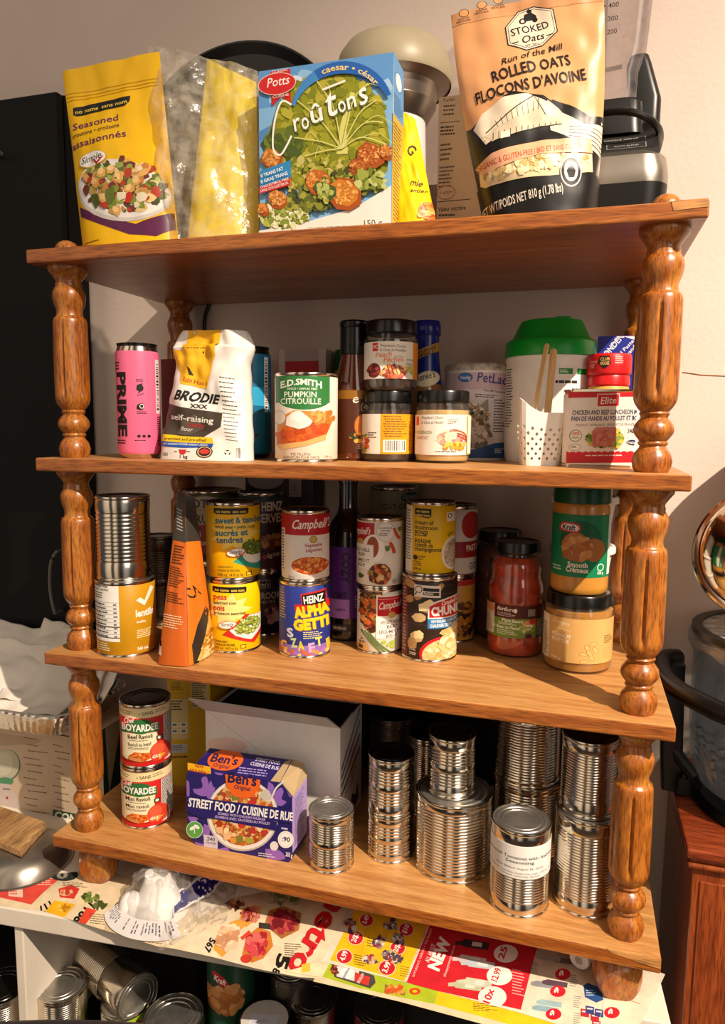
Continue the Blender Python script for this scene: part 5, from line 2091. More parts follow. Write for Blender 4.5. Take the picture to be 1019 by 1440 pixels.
A.t('CANADA DE FANTAISIE', 305, 796, 335, 796, 3.2, '#3a2c14', .01)
A.t('398 mL 14 fl oz liq', 305, 803, 340, 803, 4.4, '#3a2c14', .01)
A.rect(344, 797, 352, 803, '#3a2c14')
A.rect(345, 798, 351, 802, '#f0b800')
can('food_can', 'yellow sweet and tender peas can on top of the other peas can', .2670, .1275, Z3 + .1160, r, h, art=A, lid=M['steel_dark'], group=GR_CANS)

# -- dark purple and black cans behind
r, h = .0385, .1120
A = can_art(r, h, 361, 38, 803, 900, '#171314')
A.rect(352, 812, 376, 825, '#b09a8a')
A.rect(353, 813, 375, 824, '#171314')
A.t("nes's", 358, 822, 373, 822, 7, '#c8beb0', .02)
A.t('MUSHROOM', 330, 843, 394, 843, 11, '#b8aea0', .03)
A.t('PIECES', 356, 850, 384, 850, 4.5, '#a89e90', .02)
A.food(378, 868, 10, 16, ['#8a4a5a', '#b0788a', '#6a3040', '#c8a0a8'], 40, 4)
A.rect(379, 870, 391, 882, '#b8b0a8')
can('food_can', 'black mushroom can in the shade behind the peas cans, lower one', .2730, .2200, Z3, r, h, art=A, lid=M['black_lid'], group=GR_CANS)
h2 = .1330
A = can_art(r, h2, 361, 38, 700, 800, '#3c1a2c')
A.rect(320, 698, 402, 708, '#1c3436')
A.t('HEINZ', 362, 720, 397, 720, 12, '#d8d0c4', .05)
A.t('RESERVES', 340, 736, 399, 736, 12, '#d8d0c4', .05)
A.food(380, 762, 17, 8, ['#a06838', '#8a5228', '#c08a54', '#6a3c1c'], 50, 5, jag=.1)
A.t('6g', 371, 785, 379, 784, 6.5, '#d8d0c4', .04)
A.t('OF PROTEIN', 380, 784, 399, 783, 5, '#d8d0c4', .04)
A.blob(367, 783, 3, '#b8303a')
can('food_can', 'dark purple beans can behind the upper yellow peas can', .2730, .2200, Z3 + h, r, h2, art=A, lid=M['black_lid'], group=GR_CANS)

# -- dark carton with a maple leaf behind
ym = .335
p0, p1 = at(345, 679, ym), at(440, 684, ym)
t = thing('maple_leaf_carton', 'dark carton with a small red maple leaf panel at the back of the third board', 'box', (p0.x, ym, Z3))
W_, H_ = p1.x - p0.x, .272
A = Art(.00005)
A.raw(MB().box((0, 0, 0), (W_, .055, H_)), '#3a2a30', False)
A.use(flatmap([(345, 679), (440, 684), (440, 900), (345, 896)], [(0, 0, H_), (W_, 0, H_), (W_, 0, 0), (0, 0, 0)]), (345, 440, 670, 900), flatn=True)
A.ell(374, 692, 26, 16, '#a89ca0')
A.rect(407, 675, 424, 720, '#b8a8a2')
lf = [(0, -8), (2, -4), (5, -5), (4.5, 0), (7, -2), (8, 1), (4, 4), (5, 6), (0, 5), (-5, 6), (-4, 4), (-8, 1), (-7, -2), (-4.5, 0), (-5, -5), (-2, -4)]
A.poly([(415.5 + x * .75, 688 + y * .75) for x, y in lf], '#a02020')
A.rect(415, 691, 416, 696, '#a02020')
A.micro(409, 699, 422, 712, 4, '#6a5a58', .4)
A.build('carton', M['card'], t)

# -- soup can on pasta can
r, h = .0402, .1190
A = can_art(r, h, 428, 36.5, 815, 921, '#22348a')
A.micro(394, 818, 402, 868, 12, '#d8b03a', 0.35)
A.rect(388, 905, 470, 925, '#8f6ab4')
A.poly([(422, 826), (459, 820), (459, 838), (464, 839), (464, 850), (414, 852), (414, 842), (424, 842)], '#c8201c')
A.poly([(424, 828), (457, 823), (457, 842), (425, 843)], '#15120f')
A.t('HEINZ', 427, 841, 455, 838, 11, '#f2ede2', .05)
for dx_, c_ in ((1.2, '#a87400'), (0, '#f6cc1a')):
    A.t('ALPHA', 414 + dx_, 862 + dx_, 463 + dx_, 856 + dx_, 15, c_, .11)
    A.t('GETTI', 413 + dx_, 881 + dx_, 462 + dx_, 877 + dx_, 15, c_, .11)
A.micro(426, 884, 458, 896, 4, '#e8d890', 0.4)
for (ch, x, y, c_) in (('C', 395, 914, '#e8b830'), ('Z', 409, 908, '#b8c88a'), ('A', 419, 912, '#f0c020'), ('E', 434, 915, '#d8a0c8'), ('T', 444, 907, '#e8d060'), ('S', 404, 893, '#c8c8d8'), ('J', 455, 913, '#f0c020')):
    A.t(ch, x, y, x + 9, y - 1, 13, c_, .08)
for k in range(14):
    A.blob(396 + k * 4.9, 914 + (k % 3) * 3, 3, A.rnd.choice(['#c8642c', '#f0d060', '#b06ac0', '#e89030']))
can('food_can', 'blue pasta can with fat yellow letters, beneath a red and white soup can', .3872, .1340, Z3, r, h, art=A, group=GR_CANS)
r, h = .0372, .1100
A = can_art(r, h, 429.5, 33.5, 716, 810, '#e6dfd4')
A.rect(390, 712, 470, 746, '#b5161c')
A.t('Campbell’s', 410, 737, 464, 735, 13, '#f4eee4', .02, .3)
A.ell(440, 752, 5.5, 5.5, '#b08a3a')
A.ell(440, 752, 3.8, 3.8, '#caa65a')
A.t('Vegetable', 428, 763, 452, 762, 5, '#a02a24', .03)
A.t('Légumes', 430, 770, 452, 769, 5, '#a02a24', .03)
A.ell(436, 790, 27, 14, '#f4efe6')
A.ell(436, 790, 26, 13, '#c8541c')
A.food(436, 790, 23, 11, ['#d9641f', '#e8883c', '#c24a16', '#e8a048', '#d0541a', '#b84a18', '#f0a860'], 240, 2.4)
A.rect(397, 737, 401.5, 800, '#efe8da')
A.micro(397.5, 740, 401, 800, 14, '#4a4440', .5)
A.t('284 mL', 406, 809, 414, 809, 3.4, '#5a544c', .01)
can('food_can', 'red and white vegetable soup can with orange soup picture, on the blue pasta can', .3875, .1370, Z3 + .1190, r, h, art=A, lid=M['steel_dark'], group=GR_CANS)

# -- purple liqueur bottle
r = .0360
xq, yq = .4260, .2350
t = thing('liqueur_bottle', 'dark bottle with a purple label standing behind the soup and pasta cans', 'bottle', (xq, yq, Z3), facing(xq, yq))
MB().lathe([(r * .9, 0), (r, .005), (r, .175), (r * .95, .186), (r * .7, .202), (r * .5, .214), (r * .43, .225), (r * .42, .262), (r * .46, .263), (r * .46, .272), (0, .273)], 56).build('glass_body', M['wine'], t)
A = Art(.00004)
ring_label(A, r + .0003, .040, .160, '#5a2480')
A.use(*cylmap(r + .0003, 474, 34, 770, 886, .040, .160))
A.rect(440, 855, 477, 886, '#b07ac8')
A.t('COZY', 465, 778, 465, 828, 12, '#1c1022', .05)
A.t('CAFÉ', 452, 853, 473, 852, 9, '#1c1022', .05)
A.t('VODKA', 455, 874, 471, 873, 4, '#2a1832', .03)
A.rect(486, 774, 503, 840, '#7a5a98')
A.micro(487, 776, 501, 838, 16, '#2a1832', .5)
A.micro(485, 850, 500, 870, 5, '#b8a0c8', .4)
A.build('label', M['print'], t)
A = Art(.00004)
ring_label(A, r + .0003, .018, .030, '#2a2624')
A.use(*cylmap(r + .0003, 474, 34, 896, 908, .018, .030))
A.t('BEVERAGE', 452, 905, 472, 905, 5, '#c8c0b4', .03)
A.build('lower_label', M['print'], t)

# -- vegetable beef soup cans
SOUP = ['#6a2414', '#8a3a1c', '#b8541c', '#d0702c', '#5a3a1c', '#7a8a3a', '#e0a050', '#3f2412']
r, h = .0363, .1055
A = can_art(r, h, 533, 31.8, 822, 916, '#e9e3d9')
A.ell(524, 848, 19, 44, '#efe9df')
A.ell(522, 846, 17, 41, '#6a2a16')
A.food(522, 846, 15, 39, SOUP, 150, 4.2)
for (x, y) in ((514, 840), (522, 858), (516, 870), (526, 836)):
    A.blob(x, y, 5.5, '#d0642c', 4.5, .15, 6)
A.rect(528, 826, 568, 895, '#efe9df')
A.rect(530, 829, 568, 859, '#c2161c')
A.rect(530, 832, 568, 833, '#e0a8a0')
A.t('Campbell’s', 531, 849, 566, 845, 11, '#f4eee4', .02, .3)
A.ell(549, 858, 5, 5, '#caa65a')
A.t('VEGETABLE', 534, 872, 562, 871, 5.2, '#5a504a', .02)
A.t('BEEF', 543, 879, 557, 878, 5.2, '#5a504a', .02)
A.t('LÉGUMES ET', 533, 887, 562, 886, 5.2, '#5a504a', .02)
A.t('BŒUF', 542, 894, 557, 893, 5.2, '#5a504a', .02)
for k in range(3):
    A.curve([(508 + k * 5, 884), (520 + k * 5, 900), (536 + k * 6, 917)], 2.4, '#5f7a34')
for (x, y) in ((539, 900), (545, 905), (550, 901), (551, 908)):
    A.ell(x, y, 3.4, 3, '#a8b848')
A.ell(511, 912, 8, 9, '#d8a058')
for a in (90, 210, 330):
    A.poly([(509 + 3.2 * math.cos(math.radians(a + d)), 901 - 4 * math.sin(math.radians(a + d))) for d in (-40, 0, 40)] + [(509 + 1.6 * math.cos(math.radians(a)), 901 - 2 * math.sin(math.radians(a)))], '#3a3632')
A.rect(505, 908, 511, 913, '#3a3632')
can('food_can', 'vegetable beef soup can, white with a big soup picture, lower of its stack', .4958, .1880, Z3, r, h, art=A, group=GR_CANS)
r, h = .0370, .1105
A = can_art(r, h, 534, 32.3, 727, 818, '#e4ddd3')
A.rect(500, 729, 526, 760, '#b5161c')
A.t('Campbell’s', 492, 748, 520, 745, 10, '#f4eee4', .02, .3)
A.rect(498, 760, 526, 795, '#f0eae0')
A.ell(507, 757, 4.5, 5, '#caa65a')
A.t('VEGETABLE', 492, 771, 518, 770, 4.6, '#4a4440', .02)
A.t('BEEF', 504, 777, 513, 777, 4.6, '#4a4440', .02)
A.t('LÉGUMES ET', 490, 786, 518, 785, 4.6, '#4a4440', .02)
A.t('BŒUF', 503, 792, 513, 792, 4.6, '#4a4440', .02)
A.ell(525, 765, 15, 20, '#f4efe6')
A.ell(524, 763, 8, 15, '#9a4a20')
A.rect(498, 760, 525, 795, '#f0eae0')
A.t('VEGETABLE', 496, 771, 520, 770, 4.6, '#4a4440', .02)
A.t('BEEF', 505, 777, 514, 777, 4.6, '#4a4440', .02)
A.t('LÉGUMES ET', 494, 786, 520, 785, 4.6, '#4a4440', .02)
A.t('BŒUF', 504, 792, 514, 792, 4.6, '#4a4440', .02)
A.ell(541, 741, 12.5, 14, '#c8c0b6')
A.ell(541, 741, 11.5, 13, '#efe9df')
A.t('NO ARTIFICIAL', 532, 737, 550, 737, 2.6, '#4a4440', .02)
A.t('FLAVOURS', 535, 740.5, 547, 740.5, 2.6, '#4a4440', .02)
A.micro(532, 743, 550, 748, 2, '#4a4440', .5)
A.curve([(552, 736), (556, 746), (560, 752)], 4, '#d0502c')
A.curve([(547, 756), (551, 764), (553, 772)], 4.5, '#c8481f')
A.blob(544, 764, 4, '#6a7a34')
A.blob(560, 738, 3.4, '#7a8a3a')
A.ell(534, 802, 16.5, 16.5, '#cfc8bd')
A.ell(534, 801, 15, 15, '#5a2412')
A.food(534, 801, 13, 13, SOUP, 80, 3.8)
A.blob(531, 797, 4, '#d0642c')
A.blob(536, 806, 4.5, '#d8b088', 5)
A.blob(508, 806, 4, '#4a5a34')
A.ell(554, 812, 3.4, 4, '#b0a89e')
can('food_can', 'vegetable beef soup can with small round bowl picture, upper of its stack', .4945, .1905, Z3 + .1055, r, h, art=A, lid=M['steel_dark'], group=GR_CANS)

# -- chunky chowder and cream of mushroom
r, h = .0425, .1320
A = can_art(r, h, 603, 39, 806, 926, '#2a1c14')
for k in range(10):
    A.line([(560, 812 + k * 12), (645, 812 + k * 12 + 2)], 2.2, A.rnd.choice(['#3a281c', '#33221a', '#241610']))
A.rect(563, 806, 573, 928, '#6a1416')
A.micro(566, 815, 571, 920, 20, '#c8a8a0', .4)
for (x, y, k) in ((576, 812, 8), (575, 836, 7), (588, 828, 8), (598, 848, 9), (590, 862, 10), (586, 892, 10), (580, 904, 9), (617, 815, 6)):
    A.blob(x, y, k, A.rnd.choice(['#b08a5a', '#8a6038', '#c8a878']), k * .8, .2, 7)
for (x, y) in ((594, 845), (602, 840), (588, 888)):
    A.poly([(x - 6, y - 3), (x + 2, y - 7), (x + 8, y - 2), (x + 6, y + 6), (x - 5, y + 7)], '#e8d8a0')
A.rect(582, 812, 618, 830, '#ded6c8', 1)
A.rect(594, 816, 616, 821, '#1c1814', 1)
A.rect(594, 822.5, 616, 827, '#1c1814', 1)
A.t('Sodium', 595, 826, 608, 826.5, 3.4, '#e8e2d8', .03)
A.ell(588, 819, 5, 5.5, '#1c1814')
A.ell(588, 819, 3.9, 4.3, '#ded6c8')
A.line([(585, 824), (583, 828)], 1.6, '#1c1814')
A.poly([(601, 842), (612, 836), (630, 831), (645, 829), (645, 867), (601, 867)], '#e8e0d4')
A.poly([(603, 844), (614, 838), (630, 833), (645, 831), (645, 860), (603, 861)], '#c01a20')
A.t('Campbell’s', 619, 843, 641, 840, 7, '#f4eee4', .02, .3)
A.t('CHUNKY', 606, 858, 655, 855, 12.5, '#f6f1e8', .09)
A.rect(601, 863, 648, 878, '#2a7fbc', -1)
A.t('NEW ENGLAND CLAM CHOWDER', 606, 869, 650, 867.5, 4.2, '#f0ece4', .04)
A.t('CHAUDRÉE DE PALOURDES', 604, 876, 650, 874.5, 4.8, '#f0ece4', .05)
A.ell(632, 917, 42, 28, '#c01a20')
A.ell(633, 919, 39, 26, '#e2c487')
A.food(632, 915, 32, 18, ['#e8d09a', '#d8b878', '#f0deb0', '#c8a060', '#d8c8a0'], 90, 5)
A.poly([(615, 905), (624, 885), (636, 872), (645, 872), (645, 905), (634, 914), (620, 912)], '#dcbf7c')
A.food(632, 893, 11, 16, ['#e8d09a', '#f0deb0', '#c8a868', '#e0c080'], 40, 5)
A.t('515 mL', 576, 914, 585, 914, 3.8, '#d8cdbc', .02)
A.micro(576, 917, 588, 922, 2, '#d8cdbc', .5)
can('food_can', 'dark brown clam chowder can with red ribbon, below the yellow mushroom soup can', .5786, .1800, Z3, r, h, art=A, group=GR_CANS)
r, h = .0377, .1125
A = can_art(r, h, 605.5, 34, 705, 801, '#e6b800')
A.rect(570, 706, 581, 806, '#e9e2d2')
A.micro(572, 712, 580, 786, 18, '#4a4438', .4)
A.poly([(584, 708), (606, 709), (606, 719), (603, 722), (586, 720), (584, 716)], NB)
A.t('no name', 586, 714, 603, 714.5, 4, '#f3d24a', .03)
A.t('sans nom', 586, 719.5, 604, 720, 4, '#f3d24a', .03)
for (s_, y, hh, x1) in (('cream of', 731, 6, 609), ('mushroom', 738, 6, 615), ('soup', 744.5, 7.5, 602), ('soupe', 757, 7.5, 606), ('crème de', 763, 6, 609), ('champignons', 769, 6, 620)):
    A.t(s_, 584, y, x1, y + .6, hh, '#2c2310', .03)
A.micro(584, 746, 609, 748.5, 1, '#4a3c14', .8)
A.ell(585.5, 779, 3.2, 3.6, '#2c2310')
A.micro(589, 776, 600, 783, 3, '#4a3c14', .5)
A.micro(583, 784, 598, 792, 3, '#4a3c14', .5)
A.t('284 mL', 583, 796.5, 594, 797, 4, '#2c2310', .03)
A.ell(637, 773, 16, 24, '#efe8dc')
A.ell(637.5, 773, 14, 21, '#c8b49a')
A.food(637, 773, 11, 18, ['#b8a288', '#d8c8b0', '#a08868', '#c8b498'], 50, 3)
A.rect(627, 714, 645, 727, '#efe8dc', 0)
A.ell(631, 719, 2.8, 3.6, '#1c1814')
A.ell(631, 719, 1.8, 2.4, '#efe8dc')
A.t('sim', 629, 749, 636, 745, 5, NB, .02, .2)
can('food_can', 'yellow cream of mushroom soup can standing on the chowder can', .5773, .1840, Z3 + .1320, r, h, art=A, lid=M['steel_dark'], group=GR_CANS)

# -- cans at the back
r, h = .0425, .1262
A = can_art(r, h, 551, 32, 692, 795, '#8a8a74')
A.t('CUT GREEN', 537, 720, 585, 719, 8, '#3a4a2c', .04)
A.ell(572, 702, 12, 8, '#1c2c3c')
A.t('Great', 562, 704, 582, 703, 6, '#8aa0b0', .02, .2)
A.food(535, 735, 20, 6, ['#5a6a34', '#6a7a3c', '#4a5a2c'], 30, 5)
can('food_can', 'pale green beans can half seen behind the vegetable beef soup stack', .4810, .3280, Z3 + .1262, r, h, art=A, lid=M['steel_dark'], group=GR_CANS)
can('steel_can', 'bare steel can at the back, hidden under the green beans can', .4810, .3280, Z3, r, .1262, FULL, group=GR_TIN)
r, h = .0402, .1120
A = can_art(r, h, 632, 35, 814, 888, '#c08a34')
A.rect(590, 808, 670, 821, '#a8281c')
A.food(645, 862, 24, 20, ['#4a2a14', '#2c1810', '#6a3c1c', '#a8641c'], 80, 5)
can('food_can', 'brown and yellow can with red top stripe at the back, right of the chowder can', .5950, .2880, Z3, r, h, art=A, group=GR_CANS)
r, h2 = .0398, .1170
A = can_art(r, h2, 631, 35.5, 716, 803, '#cfc8be')
A.ell(657, 737, 14, 18, '#a8201c')
A.rect(590, 759, 670, 781, '#8f1a1c')
A.t('PASTA SAUCE', 651, 772, 690, 770, 8, '#e8dccc', .04)
A.t('GO', 656, 798, 666, 797, 10, '#6a6a58', .04)
can('food_can', 'white pasta sauce can with tomato picture at the back beside the mushroom soup can', .5950, .2880, Z3 + .1120, r, h2, art=A, lid=M['black_lid'], group=GR_CANS)


# -- pasta sauce jars
def sauce_jar(x, y, hh, content, label, front):
    r = .0450
    t = thing('sauce_jar', label, 'jar', (x, y, Z3), facing(x, y), 'glass pasta sauce jars')
    P = [(r * .82, 0.0), (r * .95, .004), (r, .012), (r, .030), (r * .97, .036), (r * .965, .080), (r * .99, .088), (r * 1.0, .104), (r * .985, .116), (r * .91, .126), (r * .89, .134), (r * .92, .142),
         (r * .86, .152), (r * .74, .160), (r * .71, .164)]
    P = [(a, b * hh / .184) for a, b in P]
    MB().lathe(P + [(r * .71, .172 * hh / .184)], 56, cap1=False).build('glass', M['glass'], t)
    MB().lathe([(a * .96, max(b, .003)) for a, b in P[:-1]] + [(0, P[-2][1] + .001)], 56).build('contents', content, t)
    lr = r * .80
    z0 = hh - .017
    MB().lathe([(lr * .97, z0 - .001), (lr, z0), (lr * 1.02, z0 + .002), (lr, z0 + .004), (lr, hh - .003), (lr * .97, hh), (lr * .9, hh), (lr * .86, hh - .0015), (0, hh - .0015)], 56).build('lid', M['black_lid'], t)
    if front:
        A = Art(.00004)
        z1, z2 = .034 * hh / .184, .086 * hh / .184
        ring_label(A, r + .0003, z1, z2, '#6f8a34')
        A.use(*cylmap(r + .0003, 723, 41, 848, 908, z1, z2))
        A.rect(680, 846, 766, 872, '#4a1418')
        A.rect(680, 846, 694, 904, '#d8cdbc')
        A.micro(682, 868, 692, 902, 9, '#4a4440', .4)
        A.ell(688, 856, 6, 9, '#d0905a')
        A.t('fairfiore', 697, 858, 721, 859, 7, '#ece4d6', .02, .2)
        A.micro(698, 862, 724, 870, 3, '#c8b0a8', .4)
        A.ell(723, 857, 2.4, 4, '#ece4d6')
        A.rect(738, 852, 752, 870, '#2a2422')
        A.rect(740, 854, 750, 867, '#8a8078')
        A.t('Plant-Based', 705, 878, 733, 879, 5.5, '#e8ecd8', .03)
        A.micro(700, 880, 730, 885, 2, '#d8e0c0', .5)
        A.t('À Base de Plantes', 692, 891, 731, 892, 5.5, '#e8ecd8', .03)
        A.micro(698, 894, 730, 904, 3, '#d8e0c0', .4)
        A.ell(741, 882, 9, 7, '#d8965c')
        A.ell(747, 877, 5, 5, '#b8302a')
        A.food(740, 890, 10, 6, ['#8aa84a', '#c8d088', '#e8e0c0', '#6a8a34'], 30, 3)
        A.ell(742, 904, 5, 5, '#5a1c3a')
        A.rect(752, 872, 768, 910, '#3a3430')
        A.micro(753, 874, 762, 905, 10, '#b8b0a4', .5)
        A.build('label', M['print'], t)
    return t


sauce_jar(.7061, .2440, .1800, M['sauce'], 'tall jar of red pasta sauce with green label left of the peanut butter', True)
sauce_jar(.6690, .3340, .1830, M['dark_sauce'], 'dark pasta sauce jar behind the green labelled sauce jar', False)

# -- peanut butter jars
r, h = .0505, .1155
A = jar_art(r, .017, .083, 812, 49, 854, 931, '#d9ab66')
A.rect(764, 852, 773, 932, '#e8dcc4')
A.micro(764.5, 870, 772, 928, 14, '#4a3c28', .5)
A.t('Longos', 778, 864, 800, 867, 6.5, '#f0e0bc', .0, .2)
A.line([(779, 873), (803, 876)], .6, '#f0e0bc')
A.t('PEANUT', 777, 887, 803, 890, 6.6, '#f4e8cc', .05)
A.t('BUTTER', 777, 896, 801, 899, 6.6, '#f4e8cc', .05)
A.t('500 g', 777, 927, 790, 928, 4, '#f4e8cc', .02)
for (x, y, a) in ((834, 896, -20), (826, 903, 70), (837, 907, 60), (821, 914, 10), (832, 920, 60), (822, 927, -10), (829, 912, 60)):
    A.ell(x, y, 6.4, 3.6, '#b8873c', a)
    A.ell(x, y, 5.4, 2.7, '#dfb674', a)
A.micro(848, 883, 860, 898, 5, '#6a5430', .5)
A.micro(848, 905, 860, 925, 5, '#c89a58', .3)
jar('peanut_butter_jar', 'short peanut butter jar with plain tan label and black lid, under the green one', .8025, .2050, Z3, r, h, M['peanut'], M['black_lid'], A, .017, .083, lidh=.018, lidr=.0475, fill=.93, neck=.92)
r, h = .0418, .1600
t = thing('peanut_butter_jar', 'peanut butter jar with green label and green lid, stacked on the tan one', 'jar', (.8010, .2110, Z3 + .1155), facing(.801, .211))
MB().lathe([(r * .82, .001), (r * .93, 0), (r * .99, .004), (r, .010), (r, h - .032), (r * .97, h - .027), (r * .92, h - .024)], 64).build('jar_body', M['peanut'], t)
MB().lathe([(r * .98, h - .027), (r * 1.0, h - .026), (r * 1.0, h - .003), (r * .98, h), (0, h)], 64).build('lid', M['dkgreen_lid'], t)
A = Art(.00004)
z0, z1 = .026, .118
ring_label(A, r + .0004, z0, z1, '#0f7d50')
A.use(*cylmap(r + .0004, 815, 42, 711, 803, z0, z1))
A.ell(815, 748, 29, 28, '#0b5a3a')
A.ell(808, 757, 19, 20, '#b8783c')
A.ell(834, 762, 15, 17, '#a86a30')
A.food(812, 760, 20, 16, ['#c8884a', '#b87438', '#d89a5c', '#a8622c'], 60, 6, jag=.15)
A.poly([(785, 727), (789, 722), (806, 723), (813, 726), (815, 731), (811, 738), (793, 737), (784, 735)], '#c81c24')
A.poly([(787, 728), (790, 724.5), (806, 725.5), (811, 728), (812.5, 731), (809, 735.5), (793, 734.5), (787, 733)], '#f2ece2')
A.t('Kraft', 789, 733.5, 807, 734, 7.5, '#1c2a5c', .05)
A.t('Smooth', 798, 788, 826, 788, 7.5, '#f2ece2', .05)
A.t('Crémeux', 796, 795, 828, 796, 7.5, '#f2ece2', .05)
A.ell(844, 788, 4.6, 5.6, '#d8e8dc')
A.ell(844, 788, 3.4, 4.2, '#0f7d50')
A.t('500 g', 840, 798, 848, 798, 4, '#f2ece2', .03)
A.rect(853, 705, 858, 800, '#dce6dc')
A.micro(777, 788, 790, 797, 2, '#b8d8c8', .5)
A.build('label', M['print'], t)

# -- stack of white deli tubs at the back
for k, (zz, rr, hh, lab) in enumerate(((Z3, .047, .088, 'white lidded deli tub, bottom of the stack behind the peanut butter jars'), (Z3 + .0885, .048, .080, 'white lidded deli tub, middle of the stack behind the peanut butter jars'),
                                       (Z3 + .169, .0495, .080, 'white lidded deli tub, top of the stack behind the peanut butter jars'))):
    xx, yy = .8045, .3160
    t = thing('deli_tub', lab, 'tub', (xx, yy, zz), 0, 'stacked white deli tubs')
    MB().lathe([(rr * .74, 0), (rr * .78, .002), (rr * .98, hh - .010), (rr * .98, hh - .008)], 56).build('tub', M['white_plastic'], t)
    MB().lathe([(rr * 1.02, hh - .012), (rr * 1.09, hh - .011), (rr * 1.09, hh - .003), (rr * 1.05, hh), (rr * .98, hh), (rr * .95, hh - .0025), (0, hh - .0025)], 56).build('lid', M['white_plastic'], t)

# ================================================================== bottom board
# -- ravioli cans
CREAM = '#e8d5a2'
RR = '#c8201c'


def ravioli(name2, x, y, z, h, xc, yt, yb, label, dxl):
    r = .0412
    A = can_art(r, h, xc, 36.5, yt, yb, RR)
    d = dxl
    A.rect(xc - 40, yt - 2, xc + 40, yt + 14, CREAM)
    A.add([A.ring(xc - 36 + k * 3.6, yt + 14, 1.9, 1.6, 0, 8) for k in range(21)], CREAM)
    A.t('• SANS', xc + d - 6, yt + 11, xc + d + 14, yt + 10, 5.5, '#4a3418', .02)
    A.micro(xc + d - 32, yt + 4, xc + d - 9, yt + 11, 2, '#8a6a34', .4, 1)
    A.micro(xc + d + 16, yt + 4, xc + d + 36, yt + 11, 2, '#8a6a34', .4, -1)
    A.rect(xc + d + 26, yt + 16, xc + 40, yb + 2, RR)
    A.rect(xc + d + 27.5, yt + 17, xc + 40, yt + 84, '#d8d0c8')
    A.micro(xc + d + 28.5, yt + 18, xc + 40, yt + 82, 26, '#2a2422', .5)
    A.bars(xc + d + 27.5, yt + 70, xc + d + 39, yb - 3, horiz=False)
    # cream panel and green crest
    A.poly([(xc + d - 30, yt + 40), (xc + d + 19, yt + 40), (xc + d + 17, yt + 66), (xc + d + 12, yt + 84), (xc + d + 4, yb - 8), (xc + d - 26, yb - 10), (xc + d - 30, yt + 80)], '#eadfb8')
    A.ell(xc + d - 4, yt + 29, 19, 12, '#2f6a34')
    A.poly([(xc + d - 33, yt + 33), (xc + d - 20, yt + 27), (xc + d + 22, yt + 27), (xc + d + 22, yt + 40), (xc + d + 10, yt + 39), (xc + d - 4, yt + 38), (xc + d - 20, yt + 39), (xc + d - 33, yt + 42)], '#2f6a34')
    A.t('Chef', xc + d - 27, yt + 25, xc + d - 13, yt + 22, 8, '#f2ece0', .03, .3)
    A.t('BOYARDEE', xc + d - 30, yt + 36, xc + d + 20, yt + 36, 10.5, '#f2ece0', .06)
    A.t(name2, xc + d - 22, yt + 49, xc + d + 12, yt + 48, 6.6, '#3a2418', .04)
    A.micro(xc + d - 20, yt + 51, xc + d + 6, yt + 53, 1, '#6a5038', .6)
    A.t('Ravioli au bœuf' if 'Beef' in name2 else 'Mini ravioli', xc + d - 22, yt + 61, xc + d + 10, yt + 60, 5.6, '#3a2418', .03)
    A.micro(xc + d - 22, yt + 63, xc + d + 8, yt + 67, 2, '#6a5038', .5)
    # pasta and tomato
    A.ell(xc + d + 22, yt + 74, 15, 17, '#d0402a')
    A.ell(xc + d + 19, yt + 70, 9, 10, '#dd5a3a')
    A.poly([(xc + d + 14, yt + 80), (xc + d + 22, yt + 77), (xc + d + 30, yt + 80), (xc + d + 24, yt + 83), (xc + d + 21, yt + 88), (xc + d + 19, yt + 83)], '#e8a03a')
    A.poly([(xc + d - 22, yb - 15), (xc + d - 14, yb - 23), (xc + d + 8, yb - 21), (xc + d + 9, yb - 12), (xc + d - 2, yb - 7), (xc + d - 22, yb - 10)], '#d86a1c')
    A.food(xc + d - 7, yb - 15, 13, 5.5, ['#e07a24', '#c85216', '#e89a44', '#b8401c', '#f0b45c'], 60, 2.6)
    A.poly([(xc + d - 22, yb - 16), (xc + d - 4, yb - 12), (xc + d - 4, yb - 7), (xc + d - 20, yb - 10)], '#c8864a')
    A.rect(xc - 40, yb - 6, xc + d + 26, yb + 2, RR)
    A.t('425 g', xc + d + 11, yb - 10, xc + d + 22, yb - 12, 5, '#f4ece0', .03)
    A.rect(xc + d + 17, yt + 47, xc + d + 26, yt + 54, '#2c3a20')
    A.ell(xc + d + 21.5, yt + 50.5, 2.6, 2.4, '#e8e0d0')
    can('food_can', label, x, y, z, r, h, art=A, lid=M['black_lid'], group='labelled food cans')


ravioli('Mini Ravioli', .1163, .0950, Z4, .1035, 206.5, 1065, 1158, 'red mini ravioli can with cream top band, under the beef ravioli can', -8)
ravioli('Beef Ravioli', .1148, .0985, Z4 + .1035, .1075, 204.5, 965, 1058, 'red beef ravioli can stacked on the mini ravioli can', -3)

# -- yellow carton behind
yv = .205
p0, p1 = at(236, 1000, yv), at(296, 1000, yv)
t = thing('yellow_carton', 'tall yellow carton with nutrition panel between the ravioli cans and white box', 'box', (p0.x, yv, Z4))
W_, H_ = p1.x - p0.x, .245
A = Art(.00005)
A.raw(MB().box((0, 0, 0), (W_, .075, H_)), '#d8b41c', False)
q = [at(0, 0, yv)] * 4
A.use(flatmap([(236, 947), (296, 955), (290, 1142), (240, 1131)], [(0, 0, H_), (W_, 0, H_), (W_, 0, 0), (0, 0, 0)]), (236, 296, 940, 1145), flatn=True)
A.rect(240, 972, 264, 1008, '#b8921a')
A.rect(240.6, 972.6, 263.4, 1007.4, '#d8b41c')
A.micro(242, 990, 262, 1003, 4, '#4a3c10', .4)
A.rect(269, 972, 291, 1030, '#cdbf8a')
A.micro(270, 974, 290, 1028, 16, '#4a3c20', .5)
A.rect(240, 1016, 264, 1074, '#d8cc8a')
A.micro(241, 1018, 262, 1034, 4, '#2a2414', .45)
